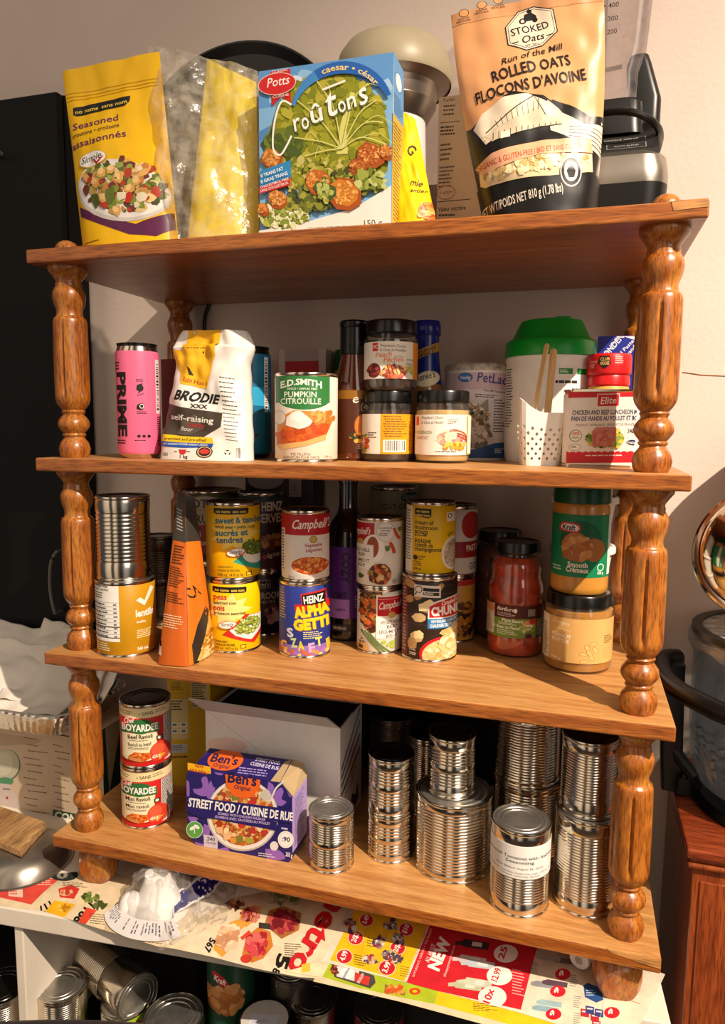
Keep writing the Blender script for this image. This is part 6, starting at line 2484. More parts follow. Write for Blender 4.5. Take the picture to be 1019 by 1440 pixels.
for (x, y) in ((242, 1050), (253, 1050), (242, 1059), (253, 1059)):
    A.rect(x, y, x + 9, y + 7, '#efe8c8')
    A.rect(x + 2, y + 1.5, x + 7, y + 5, '#4a8a8a')
A.rect(240, 1080, 262, 1092, '#c8ccd0')
A.micro(241, 1082, 261, 1090, 3, '#3a4458', .4)
A.micro(241, 1096, 262, 1100, 1, '#4a3c10', .6)
A.build('carton', M['card'], t)

# -- open white box
yv = .138
p0, p1 = at(290, 1080, yv), at(478, 1080, yv)
H_ = at(384, 1012, yv).z
t = thing('white_shipping_box', 'open white cardboard box with folded out top flap behind the dark blue meal carton', 'box', (p0.x, yv, Z4))
W_ = p1.x - p0.x
D_ = .12
A = Art(.00005)
wth = .0025
m = MB()
m.box((0, 0, 0), (W_, wth, H_)).box((0, D_ - wth, 0), (W_, D_, H_)).box((0, wth, 0), (wth, D_ - wth, H_)).box((W_ - wth, wth, 0), (W_, D_ - wth, H_)).box((wth, wth, 0), (W_ - wth, D_ - wth, wth))
A.raw(m, '#e6e0da', False)
A.use(flatmap([(290, 1005), (478, 1018), (476, 1150), (294, 1135)], [(0, 0, H_), (W_, 0, H_), (W_, 0, 0), (0, 0, 0)]), (290, 478, 1000, 1150), flatn=True)
A.t("martin's", 312, 1063, 352, 1063, 6.5, '#2a1c24', .03)
A.ell(350, 1056, 2, 2, '#c8c0bc')
A.ell(322, 1048, 28, 10, '#e8c8ba')
A.t("martin's", 312, 1063, 352, 1063, 6.5, '#2a1c24', .03)
A.line([(294, 1006), (476, 1120)], .7, '#c8c0ba')
A.use(flatmap([(0, 0), (100, 0), (100, 100), (0, 100)], [(W_, 0, H_), (W_, D_, H_), (W_, D_, 0), (W_, 0, 0)]), (0, 100, 0, 100), flatn=True)
for k in range(4):
    A.quad([(5, 38 + k * 8), (90, 2 + k * 13), (92, 5 + k * 13), (6, 42 + k * 8)], '#6a5a62')
A.micro(20, 62, 90, 74, 3, '#4a3c44', .4, -10)
A.poly([(40, 92), (55, 78), (70, 84), (82, 74), (86, 92), (60, 97)], '#2c2228')
A.build('carton', M['card'], t)
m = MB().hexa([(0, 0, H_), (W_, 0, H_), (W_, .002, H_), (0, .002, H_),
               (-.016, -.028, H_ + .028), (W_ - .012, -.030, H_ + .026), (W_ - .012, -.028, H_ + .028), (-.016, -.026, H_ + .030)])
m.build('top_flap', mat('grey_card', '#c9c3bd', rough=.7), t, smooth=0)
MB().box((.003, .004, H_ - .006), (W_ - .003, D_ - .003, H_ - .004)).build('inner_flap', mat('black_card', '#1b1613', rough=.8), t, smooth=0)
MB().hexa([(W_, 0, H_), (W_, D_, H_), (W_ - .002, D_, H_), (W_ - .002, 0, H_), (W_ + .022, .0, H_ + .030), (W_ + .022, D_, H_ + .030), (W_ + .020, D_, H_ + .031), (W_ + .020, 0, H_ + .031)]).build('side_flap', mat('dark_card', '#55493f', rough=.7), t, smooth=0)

# -- dark blue meal carton
fx0, fx1 = atz(264, 1186, Z4), atz(411, 1214, Z4)
BLp, BRp = Vector((fx0.x, fx0.y, 0)), Vector((fx1.x, fx1.y, 0))
ang = math.atan2(BRp.y - BLp.y, BRp.x - BLp.x)
t = thing('meal_carton', 'dark blue street food carton with a rice bowl and orange badge', 'box', (BLp.x, BLp.y, Z4 + .0003), ang)
W_ = (BRp - BLp).length
D_ = .062
n_ = at(411, 1100, BRp.y)
H_ = at(411, 1103, BRp.y).z
Hl = at(262, 1080, BLp.y).z
H_ = (H_ + Hl) / 2
NAVY = '#231a63'
A = Art(.00005)
tp = .010
c_ = .016
prof = [(c_, 0), (W_ - c_ * .4, 0), (W_, c_ * .5), (W_, H_ - .022), (W_ - .020, H_), (c_ * .5, H_), (0, H_ - c_ * .7), (0, c_)]
m = MB().loft([[(x, 0, z) for x, z in prof], [(x, D_ * .35, z) for x, z in prof]])
A.raw(m, NAVY, False)
m = MB().hexa([(0, D_ * .35, c_), (W_, D_ * .35, c_), (W_ - .004, D_, 0), (.004, D_, 0), (c_ * .5, D_ * .35, H_), (W_ - .020, D_ * .35, H_), (W_ - .026, D_, H_ + .006), (c_ * .5 + .006, D_, H_ + .006)])
m = MB().loft([[(x, D_ * .35, z) for x, z in prof], [(x, D_, z + (.006 if z > H_ * .5 else 0)) for x, z in prof]])
A.raw(m, '#3a2f7a', False)
dq = [(262, 1083), (413, 1103), (411, 1214), (264, 1186)]
A.use(flatmap(dq, [(0, 0, H_), (W_, 0, H_), (W_, 0, 0), (0, 0, 0)]), (255, 420, 1070, 1220), flatn=True)
hgi = homog(UNIT, dq)
OUT = [hgi(x / W_, 1 - z / H_) for x, z in prof]
LIL = '#8f62b8'
for pts in ([(271, 1112), (284, 1110), (283, 1098), (290, 1095), (294, 1106), (302, 1110), (298, 1118), (286, 1122), (274, 1118)], [(290, 1122), (296, 1100), (302, 1128), (296, 1132)],
            [(378, 1100), (386, 1106), (384, 1120), (376, 1118)], [(386, 1116), (396, 1108), (400, 1114), (397, 1124), (404, 1128), (396, 1134), (386, 1130)],
            [(381, 1092), (398, 1086), (402, 1094), (390, 1098)], [(286, 1160), (294, 1164), (292, 1180), (284, 1176)], [(264, 1150), (278, 1152), (270, 1160)],
            [(300, 1196), (318, 1192), (322, 1206), (304, 1204)], [(372, 1194), (392, 1196), (400, 1208), (376, 1208)], [(274, 1184), (290, 1190), (284, 1196), (274, 1192)],
            [(402, 1096), (412, 1112), (410, 1122), (404, 1110)], [(300, 1080), (314, 1084), (312, 1092), (302, 1090)], [(262, 1100), (266, 1104), (266, 1124), (262, 1122)]):
    A.poly([(q.x, q.y) for q in catmull([(x_, y_, 0) for x_, y_ in pts + pts[:1]], 5)][:-1], LIL, OUT)
A.rect(264, 1076, 296, 1086, '#f2b41c', 5)
A.t('NEW', 274, 1082, 286, 1084, 4.5, '#b8401c', .04)
A.t('NOUVEAU', 267, 1088, 292, 1092, 4.5, '#b8401c', .04)
A.ell(341, 1147, 51, 50, '#b8b0a8', 8, 44)
A.ell(341, 1146, 49.5, 48.5, '#e6e0d8', 8, 44)
bowl = A.ring(341, 1145, 45, 44, 8, 36)
A.poly(bowl, '#b8541c')
A.food(341, 1145, 43, 42, ['#c8641c', '#e0b070', '#d8923c', '#a83c18', '#efd4a0', '#c2342a', '#8a5a24', '#e8c890', '#b8702c'], 520, 4.2, within=bowl)
for (x, y) in ((318, 1176), (354, 1168), (372, 1172), (330, 1122), (336, 1180), (308, 1168)):
    A.poly([(x - 5, y - 4), (x + 4, y - 5), (x + 6, y + 4), (x - 4, y + 5)], A.rnd.choice(['#c22a28', '#b8342c', '#e8b884', '#d8a068', '#7a7a34']), bowl)
A.ell(350, 1182, 7, 4, '#a8a03a', 10)
A.curve([(402, 1098), (390, 1108), (383, 1122), (378, 1130)], 2.6, '#d8d4d0')
A.ell(374, 1118, 7, 8, '#c8c0b4', 30)
A.poly([(316, 1082), (368, 1088), (366, 1108), (356, 1121), (342, 1124), (328, 1120), (318, 1106)], '#e8641c', OUT)
A.t("Ben's", 320, 1101, 361, 1106, 15, '#1c1a4a', .04)
A.t('Original', 329, 1110, 352, 1113, 6, '#1c1a4a', .02)
A.poly([(258, 1121), (415, 1138), (414, 1158), (258, 1141)], NAVY, OUT)
A.t('STREET FOOD / CUISINE DE RUE', 265, 1135, 413, 1154, 11.5, '#f2eee8', .05)
A.poly([(258, 1140), (300, 1144), (390, 1156), (390, 1168), (300, 1152), (280, 1150)], NAVY, OUT)
A.t('GUMBO WITH CHICKEN SAUSAGE', 306, 1146, 373, 1154, 3.4, '#c8b0e0', .03)
A.t('GOMBOS AVEC SAUCISSES AU POULET', 302, 1150.5, 380, 1160, 3.4, '#c8b0e0', .03)
A.ell(274, 1167, 11.5, 11.5, '#d8e8d0')
A.ell(274, 1167, 10.8, 10.8, '#5aa04a')
A.ell(271, 1165, 4, 2.2, '#eef4e8', -30)
A.ell(277, 1163, 4.4, 2.4, '#eef4e8', 30)
A.line([(274, 1172), (274, 1165)], 1, '#eef4e8')
A.poly([(286, 1174), (305, 1177), (305, 1195), (286, 1192)], '#c8c0d0', OUT)
A.t('240', 290, 1182, 301, 1183.5, 5, '#4a4460', .03)
A.t('CALORIES', 288, 1186, 303, 1188, 2.6, '#4a4460', .02)
A.ell(402, 1181, 11.5, 12, '#f2eee8')
A.ell(402, 1181, 9.5, 10, '#c8c4d0')
A.ell(402, 1181, 9, 9.5, '#f2eee8')
A.t(':90', 396, 1183, 408, 1184.5, 6.5, '#1c1a4a', .04)
A.ell(385, 1190, 6, 6.5, '#e2dcd8')
A.micro(362, 1199, 392, 1205, 2, '#d8d0e0', .4, 4)
A.t('255 g', 401, 1204, 411, 1206, 5.5, '#f2eee8', .03)
A.micro(396, 1164, 411, 1168, 1, '#d8d0e0', .6, 2)
# slanted top panel
tq = [(284, 1052), (398, 1064), (390, 1090), (266, 1078)]
A.use(flatmap(tq, [(c_ * .5 + .006, D_, H_ + .006), (W_ - .026, D_, H_ + .006), (W_ - .020, 0, H_), (c_ * .5, 0, H_)]), (255, 420, 1040, 1100), flatn=True)
A.quad(tq, NAVY)
A.ell(309, 1066, 25, 13, '#e8641c', 4, within=tq)
A.t("Ben's", 288, 1068, 327, 1072, 10, '#1c1a4a', .04)
A.t('Original', 295, 1074, 318, 1077, 4.5, '#1c1a4a', .02)
A.t('STREET FOOD', 350, 1066, 384, 1070, 4, '#d8d0ec', .03)
A.t('CUISINE DE RUE', 345, 1071, 384, 1076, 4, '#d8d0ec', .03)
A.micro(332, 1074, 384, 1083, 3, '#a898d0', .4, 4)
A.quad([(390, 1066), (398, 1064), (390, 1090), (378, 1089)], '#b8a078')
A.use(flatmap([(0, 0), (40, 0), (40, 100), (0, 100)], [(W_, 0, H_ - .022), (W_, D_, H_ - .018), (W_, D_, c_), (W_, 0, c_)]), (0, 40, 0, 100), flatn=True)
A.rect(0, 0, 40, 100, '#b49ad0')
A.micro(6, 10, 34, 95, 22, '#4a3c78', .4)
A.build('carton', M['card'], t)
# torn brown end of the carton
m = MB().loft([[(W_ - .020, .002, H_ + .0005), (W_, .002, H_ - .0215), (W_ + .001, D_, H_ - .016), (W_ - .006, D_, H_ + .002), (W_ - .024, D_, H_ + .0065)],
               [(W_ - .019, .002, H_ + .0015), (W_ + .001, .002, H_ - .0205), (W_ + .002, D_, H_ - .015), (W_ - .005, D_, H_ + .0035), (W_ - .023, D_, H_ + .0078)]])
m.build('torn_end_flap', mat('kraft_card', '#b39a72', rough=.8), t, smooth=0)

# -- bare steel cans; black lids carry the shade in their colour
RS = ((.18, .45, .0042), (.54, .82, .0042))
can('steel_can', 'single short steel can beside the dark blue meal carton', .4560, .0690, Z4, .0343, .0880, ((.14, .46, .0036), (.54, .88, .0036)), group=GR_TIN)
can('steel_can', 'lower steel can of the short stack between white box and the biggest can', .5358, .1225, Z4, .0355, .0735, RS, group=GR_TIN)
can('steel_can', 'upper steel can of the short stack between white box and the biggest can', .5348, .1245, Z4 + .0735, .0353, .0900, RS, lid=M['black_lid'], group=GR_TIN)
can('steel_can', 'wide steel can on the bottom board with a small can on its lid', .6335, .1245, Z4, .0570, .1190, ((.10, .90, .0046),), group=GR_TIN)
can('steel_can', 'small steel can standing on the lid of the wide can', .6290, .1240, Z4 + .1190, .0352, .0900, RS, lid=M['black_lid'], group=GR_TIN)
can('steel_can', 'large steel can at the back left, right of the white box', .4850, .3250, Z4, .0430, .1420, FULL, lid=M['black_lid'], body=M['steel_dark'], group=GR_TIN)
can('steel_can', 'slim steel can in the shade between the stacks at the back', .5640, .2650, Z4, .0330, .1380, FULL, lid=M['black_lid'], group=GR_TIN)
can('steel_can', 'lower wide can of the tall stack behind the stewed tomatoes can', .7370, .2000, Z4, .0520, .1220, ((.08, .92, .0042),), group=GR_TIN)
can('steel_can', 'upper wide can of the tall stack behind the stewed tomatoes can', .7345, .2000, Z4 + .1220, .0500, .1180, ((.08, .85, .0042),), group=GR_TIN)
can('steel_can', 'tall steel can beside the right front post, under another can', .8265, .0930, Z4, .0432, .1370, ((.16, .86, .0040),), group=GR_TIN)
can('steel_can', 'upper steel can tucked beside the right front post', .8250, .0975, Z4 + .1370, .0372, .1080, ((.20, .85, .0038),), lid=M['black_lid'], group=GR_TIN)
can('dark_can', 'dark can at the right end of the bottom board behind the post', .8800, .1900, Z4, .0330, .1260, ((.2, .8, .0042),), body=M['steel_dark'])
# -- can with paper label
r, h = .0408, .1225
A = Art(.00004)
A.raw(MB().lathe([(r + .0002, .058), (r + .0006, .0583), (r + .0006, .1045), (r + .0002, .1048)], 72, cap0=False, cap1=False), '#e8e4de')
A.use(*cylmap(r + .0006, 730, 43, 1164, 1232, .058, .1048))
INK = '#3a3532'
A.t('Stewed Tomatoes with Italian', 682, 1191, 776, 1191, 6, INK, .02)
A.t('Seasoning', 710, 1200, 750, 1200, 6, INK, .02)
A.t('Best Before: August 28, 2025', 698, 1212, 762, 1212, 4.2, INK, 0)
A.t('Ingredients: Tomatoes, Tomato Juice, Sugar, Citric Acid', 684, 1221.5, 776, 1221.5, 3.6, INK, 0)
A.t('Calcium Chloride, Spices', 703, 1227.5, 758, 1227.5, 3.6, INK, 0)
can('food_can', 'steel can with plain white printed label, front right of the bottom board', .7380, .0640, Z4, r, h, ((.15, .80, .0038),), art=A, group=None)

# ================================================================== papers on the table
tilt = None


class Sheet:
    def __init__(s, name, label, pts, dz, bg, cat='newspaper', group='flyer pages under the shelf unit'):
        z = TZ + dz
        ctr = Vector((sum(p[0] for p in pts) / len(pts), sum(p[1] for p in pts) / len(pts)))
        o = atz(ctr.x, ctr.y, z)
        s.o = thing(name, label, cat, o, 0, group)
        s.pts = pts
        s.A = Art(.00002)

        def wave(x, y):
            return .0004 * noise.noise((x * .02, y * .03, dz * 900))

        def mp(x, y, off):
            p = atz(x, y, z + .00035 + off)
            return Vector((p.x - o.x, p.y - o.y, p.z - o.z))
        s.mp = mp
        top = [mp(x, y, -.00002) for x, y in pts]
        bot = [mp(x, y, -.00034) for x, y in pts]
        v = [Vector((p[0], p[1], 0)) for p in pts]
        tris = tessellate_polygon([v])
        m = MB()
        n = len(pts)
        fs = []
        for f in tris:
            a, b_, c = [top[i] for i in f]
            f = tuple(f) if (b_ - a).cross(c - a).z > 0 else tuple(f[::-1])
            fs.append(f)
            fs.append(tuple(i + n for i in f[::-1]))
        for i in range(n):
            fs.append((i, (i + 1) % n, (i + 1) % n + n, i + n))
        m.add(top + bot, fs)
        s.A.raw(m, bg, False)
        xs = [p[0] for p in pts]
        ys = [p[1] for p in pts]
        s.A.use(mp, (min(xs), max(xs), min(ys), max(ys)), flatn=True)
        # convex pieces of the outline so print stays on the sheet
        s.tris = [[pts[i] for i in f] for f in tris]

    def on(s, fn):
        """draw, clipped to the sheet"""
        A = s.A
        old = A.add

        def add(polys, col, within=None):
            out = []
            for p in polys:
                if within:
                    p = clip_convex(p, within)
                    if len(p) < 3:
                        continue
                for tr in s.tris:
                    q = clip_convex(p, tr)
                    if len(q) > 2:
                        out.append(q)
            return old(out, col)
        A.add = add
        fn(A)
        A.add = old
        A.build('printed_sheet', M['news'], s.o)


NP = '#e0cba6'
# left page
s = Sheet('flyer_page', 'flyer page with red corner and yellow price square at the left end of the table', [(-30, 1262), (0, 1243), (60, 1230), (150, 1222), (200, 1240), (262, 1272), (300, 1310), (270, 1338), (222, 1331), (140, 1306), (60, 1281), (-30, 1270)], .0, NP)


def dr(A):
    A.poly([(-30, 1250), (40, 1240), (86, 1234), (62, 1254), (44, 1272), (0, 1262), (-30, 1262)], '#d84a3c')
    A.rect(12, 1249, 32, 1260, '#eac8b4', 2)
    A.micro(14, 1250, 30, 1259, 3, '#d84a3c', .5)
    A.micro(50, 1238, 78, 1246, 3, '#eac8b4', .4)
    A.poly([(82, 1250), (100, 1244), (112, 1250), (104, 1264), (84, 1262)], '#c8352a')
    A.food(95, 1255, 9, 5, ['#d88a5c', '#b8402c', '#e0b080'], 24, 3)
    A.t('117', 70, 1267, 52, 1277, 11, '#1c1814', .07)
    A.poly([(76, 1266), (106, 1272), (90, 1290), (64, 1282)], '#eab01c')
    A.food(88, 1277, 8, 5, ['#d89a1c', '#f0c040', '#b87a14'], 20, 3)
    A.t('1188', 126, 1268, 102, 1294, 12, '#1c1814', .07)
    A.poly([(122, 1276), (136, 1280), (120, 1300), (110, 1296)], '#d8452f')
    A.food(126, 1262, 12, 6, ['#5a6a2c', '#3f4a1c', '#7a8a3c'], 24, 4)
    A.food(140, 1272, 9, 5, ['#6a7434', '#4a5424'], 16, 4)
    A.micro(88, 1240, 130, 1247, 3, '#4a4038', .4, 3)
    A.micro(126, 1284, 160, 1300, 5, '#4a4038', .3, 4)
    A.ell(90, 1230, 20, 9, '#2a2a28')
    A.t('0', 80, 1236, 96, 1234, 9, '#8a8478', .07)
    A.poly([(150, 1290), (180, 1300), (172, 1318), (146, 1308)], '#c8b08a')
    A.t('0', 168, 1312, 160, 1318, 9, '#1c1814', .07)
    A.food(247, 1325, 14, 6, ['#e07a2c', '#d8501c', '#f0a850', '#c83c1c'], 40, 4)
    A.micro(190, 1300, 240, 1326, 6, '#8a7a60', .3, 6)


s.on(dr)
# lime sheet under the middle pages
s = Sheet('flyer_page', 'lime and yellow flyer page peeking out along the front edge of the table', [(440, 1380), (462, 1340), (560, 1340), (720, 1400), (900, 1452), (800, 1470), (700, 1446), (560, 1408)], .0004, '#dfc9a2')


def dr(A):
    A.poly([(448, 1372), (462, 1350), (540, 1360), (616, 1392), (612, 1412), (560, 1402), (500, 1388)], '#a9ba28')
    A.poly([(616, 1392), (760, 1430), (830, 1452), (790, 1462), (700, 1436), (611, 1412)], '#eec01c')
    A.poly([(466, 1356), (474, 1352), (526, 1372), (528, 1382), (520, 1390), (470, 1374)], '#4a4440')
    A.poly([(473, 1358), (505, 1364), (503, 1381), (473, 1373)], '#d8d4d0')
    A.ell(488, 1368, 10, 8, '#f0ece8')
    A.t('pastene', 484, 1376, 492, 1362, 4.5, '#3a4a80', .02)
    A.poly([(499, 1367), (520, 1374), (518, 1386), (498, 1380)], '#c83a30')
    A.t('BOUILLON', 505, 1383, 512, 1370, 4, '#f0e0d8', .03)
    A.food(470, 1365, 4, 8, ['#8a3a24', '#b8603c', '#5a2a1c'], 20, 3)
    A.poly([(541, 1384), (570, 1392), (569, 1400), (540, 1396)], '#8a6a34')
    A.food(556, 1391, 14, 6, ['#e09a3c', '#f0c070', '#c87428', '#d8501c'], 40, 3.4)
    A.ell(583, 1394, 8, 5, '#d8401c')
    A.ell(583, 1394, 3.5, 2.2, '#eec01c')
    A.micro(665, 1410, 700, 1422, 5, '#4a3c14', .4, 3)


s.on(dr)
# meat page
s = Sheet('flyer_page', 'flyer page with red meat cuts and big red sideways lettering left of the yellow page', [(225, 1330), (262, 1300), (330, 1262), (420, 1246), (505, 1262), (497, 1290), (478, 1325), (452, 1376), (420, 1374), (360, 1362), (296, 1345)], .0008, '#e2cfae')


def dr(A):
    A.poly([(300, 1335), (306, 1310), (325, 1296), (346, 1290), (352, 1297), (335, 1310), (325, 1334), (312, 1346)], '#d89a3c')
    A.food(322, 1317, 13, 17, ['#e8c09a', '#d8a880', '#f0d4b4', '#c89068'], 60, 6, 20)
    A.poly([(336, 1294), (340, 1278), (358, 1272), (368, 1276), (362, 1292), (346, 1304)], '#d89a3c')
    A.food(352, 1286, 12, 9, ['#8a2c24', '#b85044', '#6a1c18', '#c87a68'], 50, 4)
    A.poly([(340, 1342), (346, 1318), (362, 1304), (380, 1310), (384, 1330), (370, 1348), (354, 1354)], '#c8782c')
    A.food(363, 1328, 14, 15, ['#c0303a', '#d04a4c', '#a82430', '#d86a60'], 60, 6)
    A.poly([(372, 1300), (378, 1280), (398, 1274), (424, 1284), (420, 1308), (396, 1320)], '#a86a34')
    A.food(398, 1296, 20, 14, ['#8a2028', '#a83038', '#701820', '#b84a48'], 70, 5)
    A.rect(364, 1297, 380, 1305, '#3a342c', 2)
    A.poly([(338, 1318), (350, 1308), (353, 1312), (341, 1322)], '#d8452f')
    A.ell(346, 1348, 8, 6, '#c83a2c')
    A.t('567', 296, 1318, 286, 1336, 9, '#1c1814', .06)
    A.t('5', 392, 1340, 386, 1360, 17, '#1c1814', .08)
    A.t('88', 386, 1360, 378, 1374, 10, '#1c1814', .08)
    A.t('metro', 476, 1241, 402, 1361, 31, '#c81e24', .05)
    A.micro(400, 1326, 424, 1348, 7, '#5a5044', .3, 2)
    A.food(398, 1262, 22, 8, ['#8a8a5a', '#a8a070', '#6a6a3c'], 40, 5)
    A.food(330, 1272, 14, 6, ['#8a4a34', '#c88a50', '#4a2c1c'], 30, 4)
    A.poly([(402, 1366), (450, 1352), (456, 1370), (448, 1374)], '#ead8b0')
    A.rect(424, 1356, 436, 1368, '#e0b83a', -2)


s.on(dr)
# yellow and red page
s = Sheet('flyer_page', 'long yellow, red and white flyer page under the right half of the shelf', [(452, 1352), (492, 1270), (520, 1264), (760, 1310), (935, 1370), (905, 1432), (880, 1470), (730, 1424), (580, 1384)], .0012, '#e4d6bd')


def dr(A):
    A.poly([(464, 1350), (500, 1276), (604, 1294), (568, 1380)], '#ecb81a')
    A.poly([(604, 1294), (760, 1318), (752, 1343), (732, 1420), (600, 1390), (570, 1381)], '#c8222c')
    A.line([(606, 1294), (571, 1380)], 1.6, '#e8dcc8')
    for a, b_ in (((482, 1318), (592, 1342)), ((520, 1280), (504, 1362)), ((552, 1284), (530, 1366))):
        A.line([a, b_], .5, '#c8942a')
    for (x, y, tx, k) in ((484, 1345, '4.99', 11.5), (544, 1361, '3.99', 12), (500, 1319, '2/$2', 11), (559, 1333, '2/$6', 11), (515, 1294, '3.49', 10), (571, 1307, '$10', 10.5)):
        A.ell(x, y, k, k * .9, '#f0d8c8')
        A.ell(x, y, k * .93, k * .83, '#c8202a')
        A.t(tx, x - k * .05, y + k * .62, x + k * .45, y - k * .55, k * .62, '#f4eee4', .05)
    for (x, y) in ((520, 1350), (546, 1343), (556, 1347), (533, 1325), (560, 1320), (492, 1302), (550, 1300)):
        A.food(x, y, 9, 7, ['#8a8488', '#d8d4cc', '#a83038', '#4a4450', '#c8a868', '#6a3c5a'], 26, 4)
    A.micro(498, 1342, 514, 1358, 5, '#5a4414', .3, 3)
    A.micro(562, 1358, 578, 1374, 5, '#5a4414', .3, 3)
    A.micro(516, 1318, 528, 1332, 4, '#5a4414', .3, 3)
    A.t('ALL ABOUT', 603, 1354, 613, 1329, 6.5, '#f0dcd4', .02)
    A.t('NEW', 616, 1366, 634, 1322, 16, '#f4eee4', .09)
    A.t('SATURDAY, MARCH 1 TO FRIDAY', 582, 1374, 608, 1306, 3, '#e8b8b0', .03)
    A.t('#happynewproducts', 626, 1374, 640, 1330, 3.6, '#e8b8b0', .02)
    for (x, y, c_) in ((654, 1386, '#b8bc9a'), (668, 1382, '#c8ccb0'), (660, 1350, '#c8b8b8'), (672, 1356, '#b8c0c8'), (664, 1328, '#3a3034')):
        A.poly([(x - 24, y - 4), (x - 14, y - 5), (x - 12, y - 8), (x + 24, y - 2), (x + 22, y + 8), (x - 14, y + 3), (x - 15, y + 1), (x - 24, y + 1)], c_)
        A.poly([(x, y - 4), (x + 14, y - 2), (x + 13, y + 4), (x - 1, y + 2)], '#e0d8d0')
    for (x, y, tx, k) in ((711, 1341, '25', 17), (702, 1372, '12.99', 18), (692, 1402, '10x', 20)):
        A.ell(x, y, k, k * .75, '#f0e6dc')
        A.t(tx, x - k * .2, y + k * .5, x + k * .15, y - k * .5, k * .5, '#c8202a', .05)
    A.micro(720, 1362, 738, 1400, 9, '#e8b8b0', .3, 4)
    # white part
    for (x, y, c_) in ((762, 1384, '#8a8c90'), (778, 1382, '#5a4450'), (770, 1410, '#9ab8bc'), (764, 1418, '#88a8b4'), (790, 1350, '#7a6a6a'), (768, 1346, '#a8a098')):
        A.poly([(x - 16, y - 3), (x - 8, y - 5), (x + 20, y), (x + 19, y + 7), (x - 10, y + 3), (x - 16, y + 1)], c_)
    for (x, y) in ((784, 1394), (778, 1426), (791, 1370), (860, 1424)):
        A.ell(x, y, 11, 8, '#c8202a')
        A.t('9', x - 1, y + 4, x + 3, y - 4, 6, '#f4eee4', .04)
    A.poly([(820, 1386), (826, 1382), (845, 1390), (848, 1406), (838, 1410), (822, 1402)], '#2a4f86')
    A.micro(824, 1392, 838, 1402, 3, '#c8d0d8', .4)
    for (x, y, c_) in ((822, 1424, '#b82a34'), (836, 1430, '#b82a34'), (829, 1420, '#38407a'), (842, 1424, '#38407a'), (838, 1440, '#b82a34')):
        A.rect(x - 6, y - 6, x + 6, y + 5, c_, 2)
        A.rect(x - 4, y - 3, x + 4, y - 1, '#e0d4d4', 1)
    for x0, y0 in ((800, 1370), (806, 1400), (745, 1352), (806, 1424)):
        A.micro(x0, y0, x0 + 12, y0 + 18, 6, '#5a544c', .3, 2)
    A.line([(868, 1400), (900, 1412)], .8, '#b82a34')
    A.line([(850, 1400), (838, 1460)], .6, '#b0a898')


s.on(dr)

# -- bundle in a clear bag, left
ZT = TZ + .0016
cc_ = atz(222, 1229, TZ + .062)
bx_, by_ = cc_.x, cc_.y
t = thing('white_funnel', 'white plastic cone shaped fitting in a clear bag under the left of the shelf', 'fitting', (bx_, by_, ZT))
q0 = at(222, 1222, .02)
hF = .062
MB().lathe([(.046, 0), (.047, .003), (.043, .009), (.030, .030), (.0215, hF - .012), (.0195, hF), (.0165, hF), (.015, hF - .008), (.013, hF - .010), (.014, hF - .013), (.012, hF - .018), (0, hF - .02)], 48).build('cone', M['white_plastic'], t)
MB().lathe([(.0, 0), (.021, 0), (.021, .012), (.014, .030), (.007, .036), (0, .037)], 32, c=(-.034, -.022, 0)).build('side_knob', M['white_plastic'], t)


def bag_surf(u, v):
    a = 2 * PI * u
    rr = (1 - v) ** .55
    R = .064 + .013 * noise.noise((math.cos(a) * 1.6, math.sin(a) * 1.6, 4.1)) + .006 * noise.noise((math.cos(a) * 5, math.sin(a) * 5, v * 4))
    z = (hF + .004) * (1 - (1 - v) ** 2.0) * (1 + .12 * noise.noise((math.cos(a) * 3, math.sin(a) * 3, v * 5)))
    x = R * rr * math.cos(a) * (1.0 + .05 * math.sin(3 * a))
    y = R * rr * math.sin(a) * .82
    n_ = .006 * noise.noise((x * 60, y * 60, z * 60)) * (1 if v > .03 else 0)
    return Vector((x + n_, y + n_ * .7, max(.0005, min(z + n_, .0655))))


t = thing('clear_bag', 'crinkled clear plastic bag with blue label over the white cone fitting', 'bag', (bx_, by_, ZT))
MB().grid(bag_surf, 90, 36).build('film', M['bag_thin'], t, smooth=20)
# flat tail of the bag with its printed patch
A = Art(.0001)
A.lift = .0004
tl = [atz(265, 1240, TZ), atz(335, 1247, TZ), atz(318, 1300, TZ), atz(222, 1345, TZ)]


def tail(u, v):
    p = (tl[0] * (1 - u) + tl[1] * u) * (1 - v) + (tl[3] * (1 - u) + tl[2] * u) * v
    z = .034 * (1 - u) ** 1.3 * (1 - v * .9) + .004 + .006 * noise.noise((u * 4, v * 4, 2.2)) + .004 * noise.noise((u * 11, v * 11, 7.2))
    return Vector((p.x - bx_, p.y - by_, max(z, .001)))


MB().grid(tail, 40, 40).build('film_tail', M['bag_thin'], t, smooth=20)
hgT = homog([(265, 1240), (335, 1247), (318, 1300), (222, 1345)], UNIT)


def tmap(x, y, off):
    u, v = hgT(x, y)
    d = .01
    a, b_ = tail(u + d, v) - tail(u - d, v), tail(u, v + d) - tail(u, v - d)
    n_ = b_.cross(a).normalized()
    if n_.z < 0:
        n_ = -n_
    return tail(u, v) + n_ * off


A.use(tmap, (215, 345, 1235, 1350), [215 + 3 * k for k in range(44)], [1235 + 3 * k for k in range(40)])
A.poly([(240, 1287), (276, 1263), (312, 1241), (326, 1244), (321, 1252), (308, 1268), (285, 1284), (249, 1304)], '#e8e4e4')
A.poly([(243, 1287), (277, 1265), (313, 1243), (323, 1245), (309, 1265), (284, 1282), (250, 1301)], '#231f6e')
A.micro(262, 1246, 306, 1262, 4, '#3a3438', .4, -8)
A.build('blue_label', M['print'], t)
A = Art(.0001)
A.lift = .0006


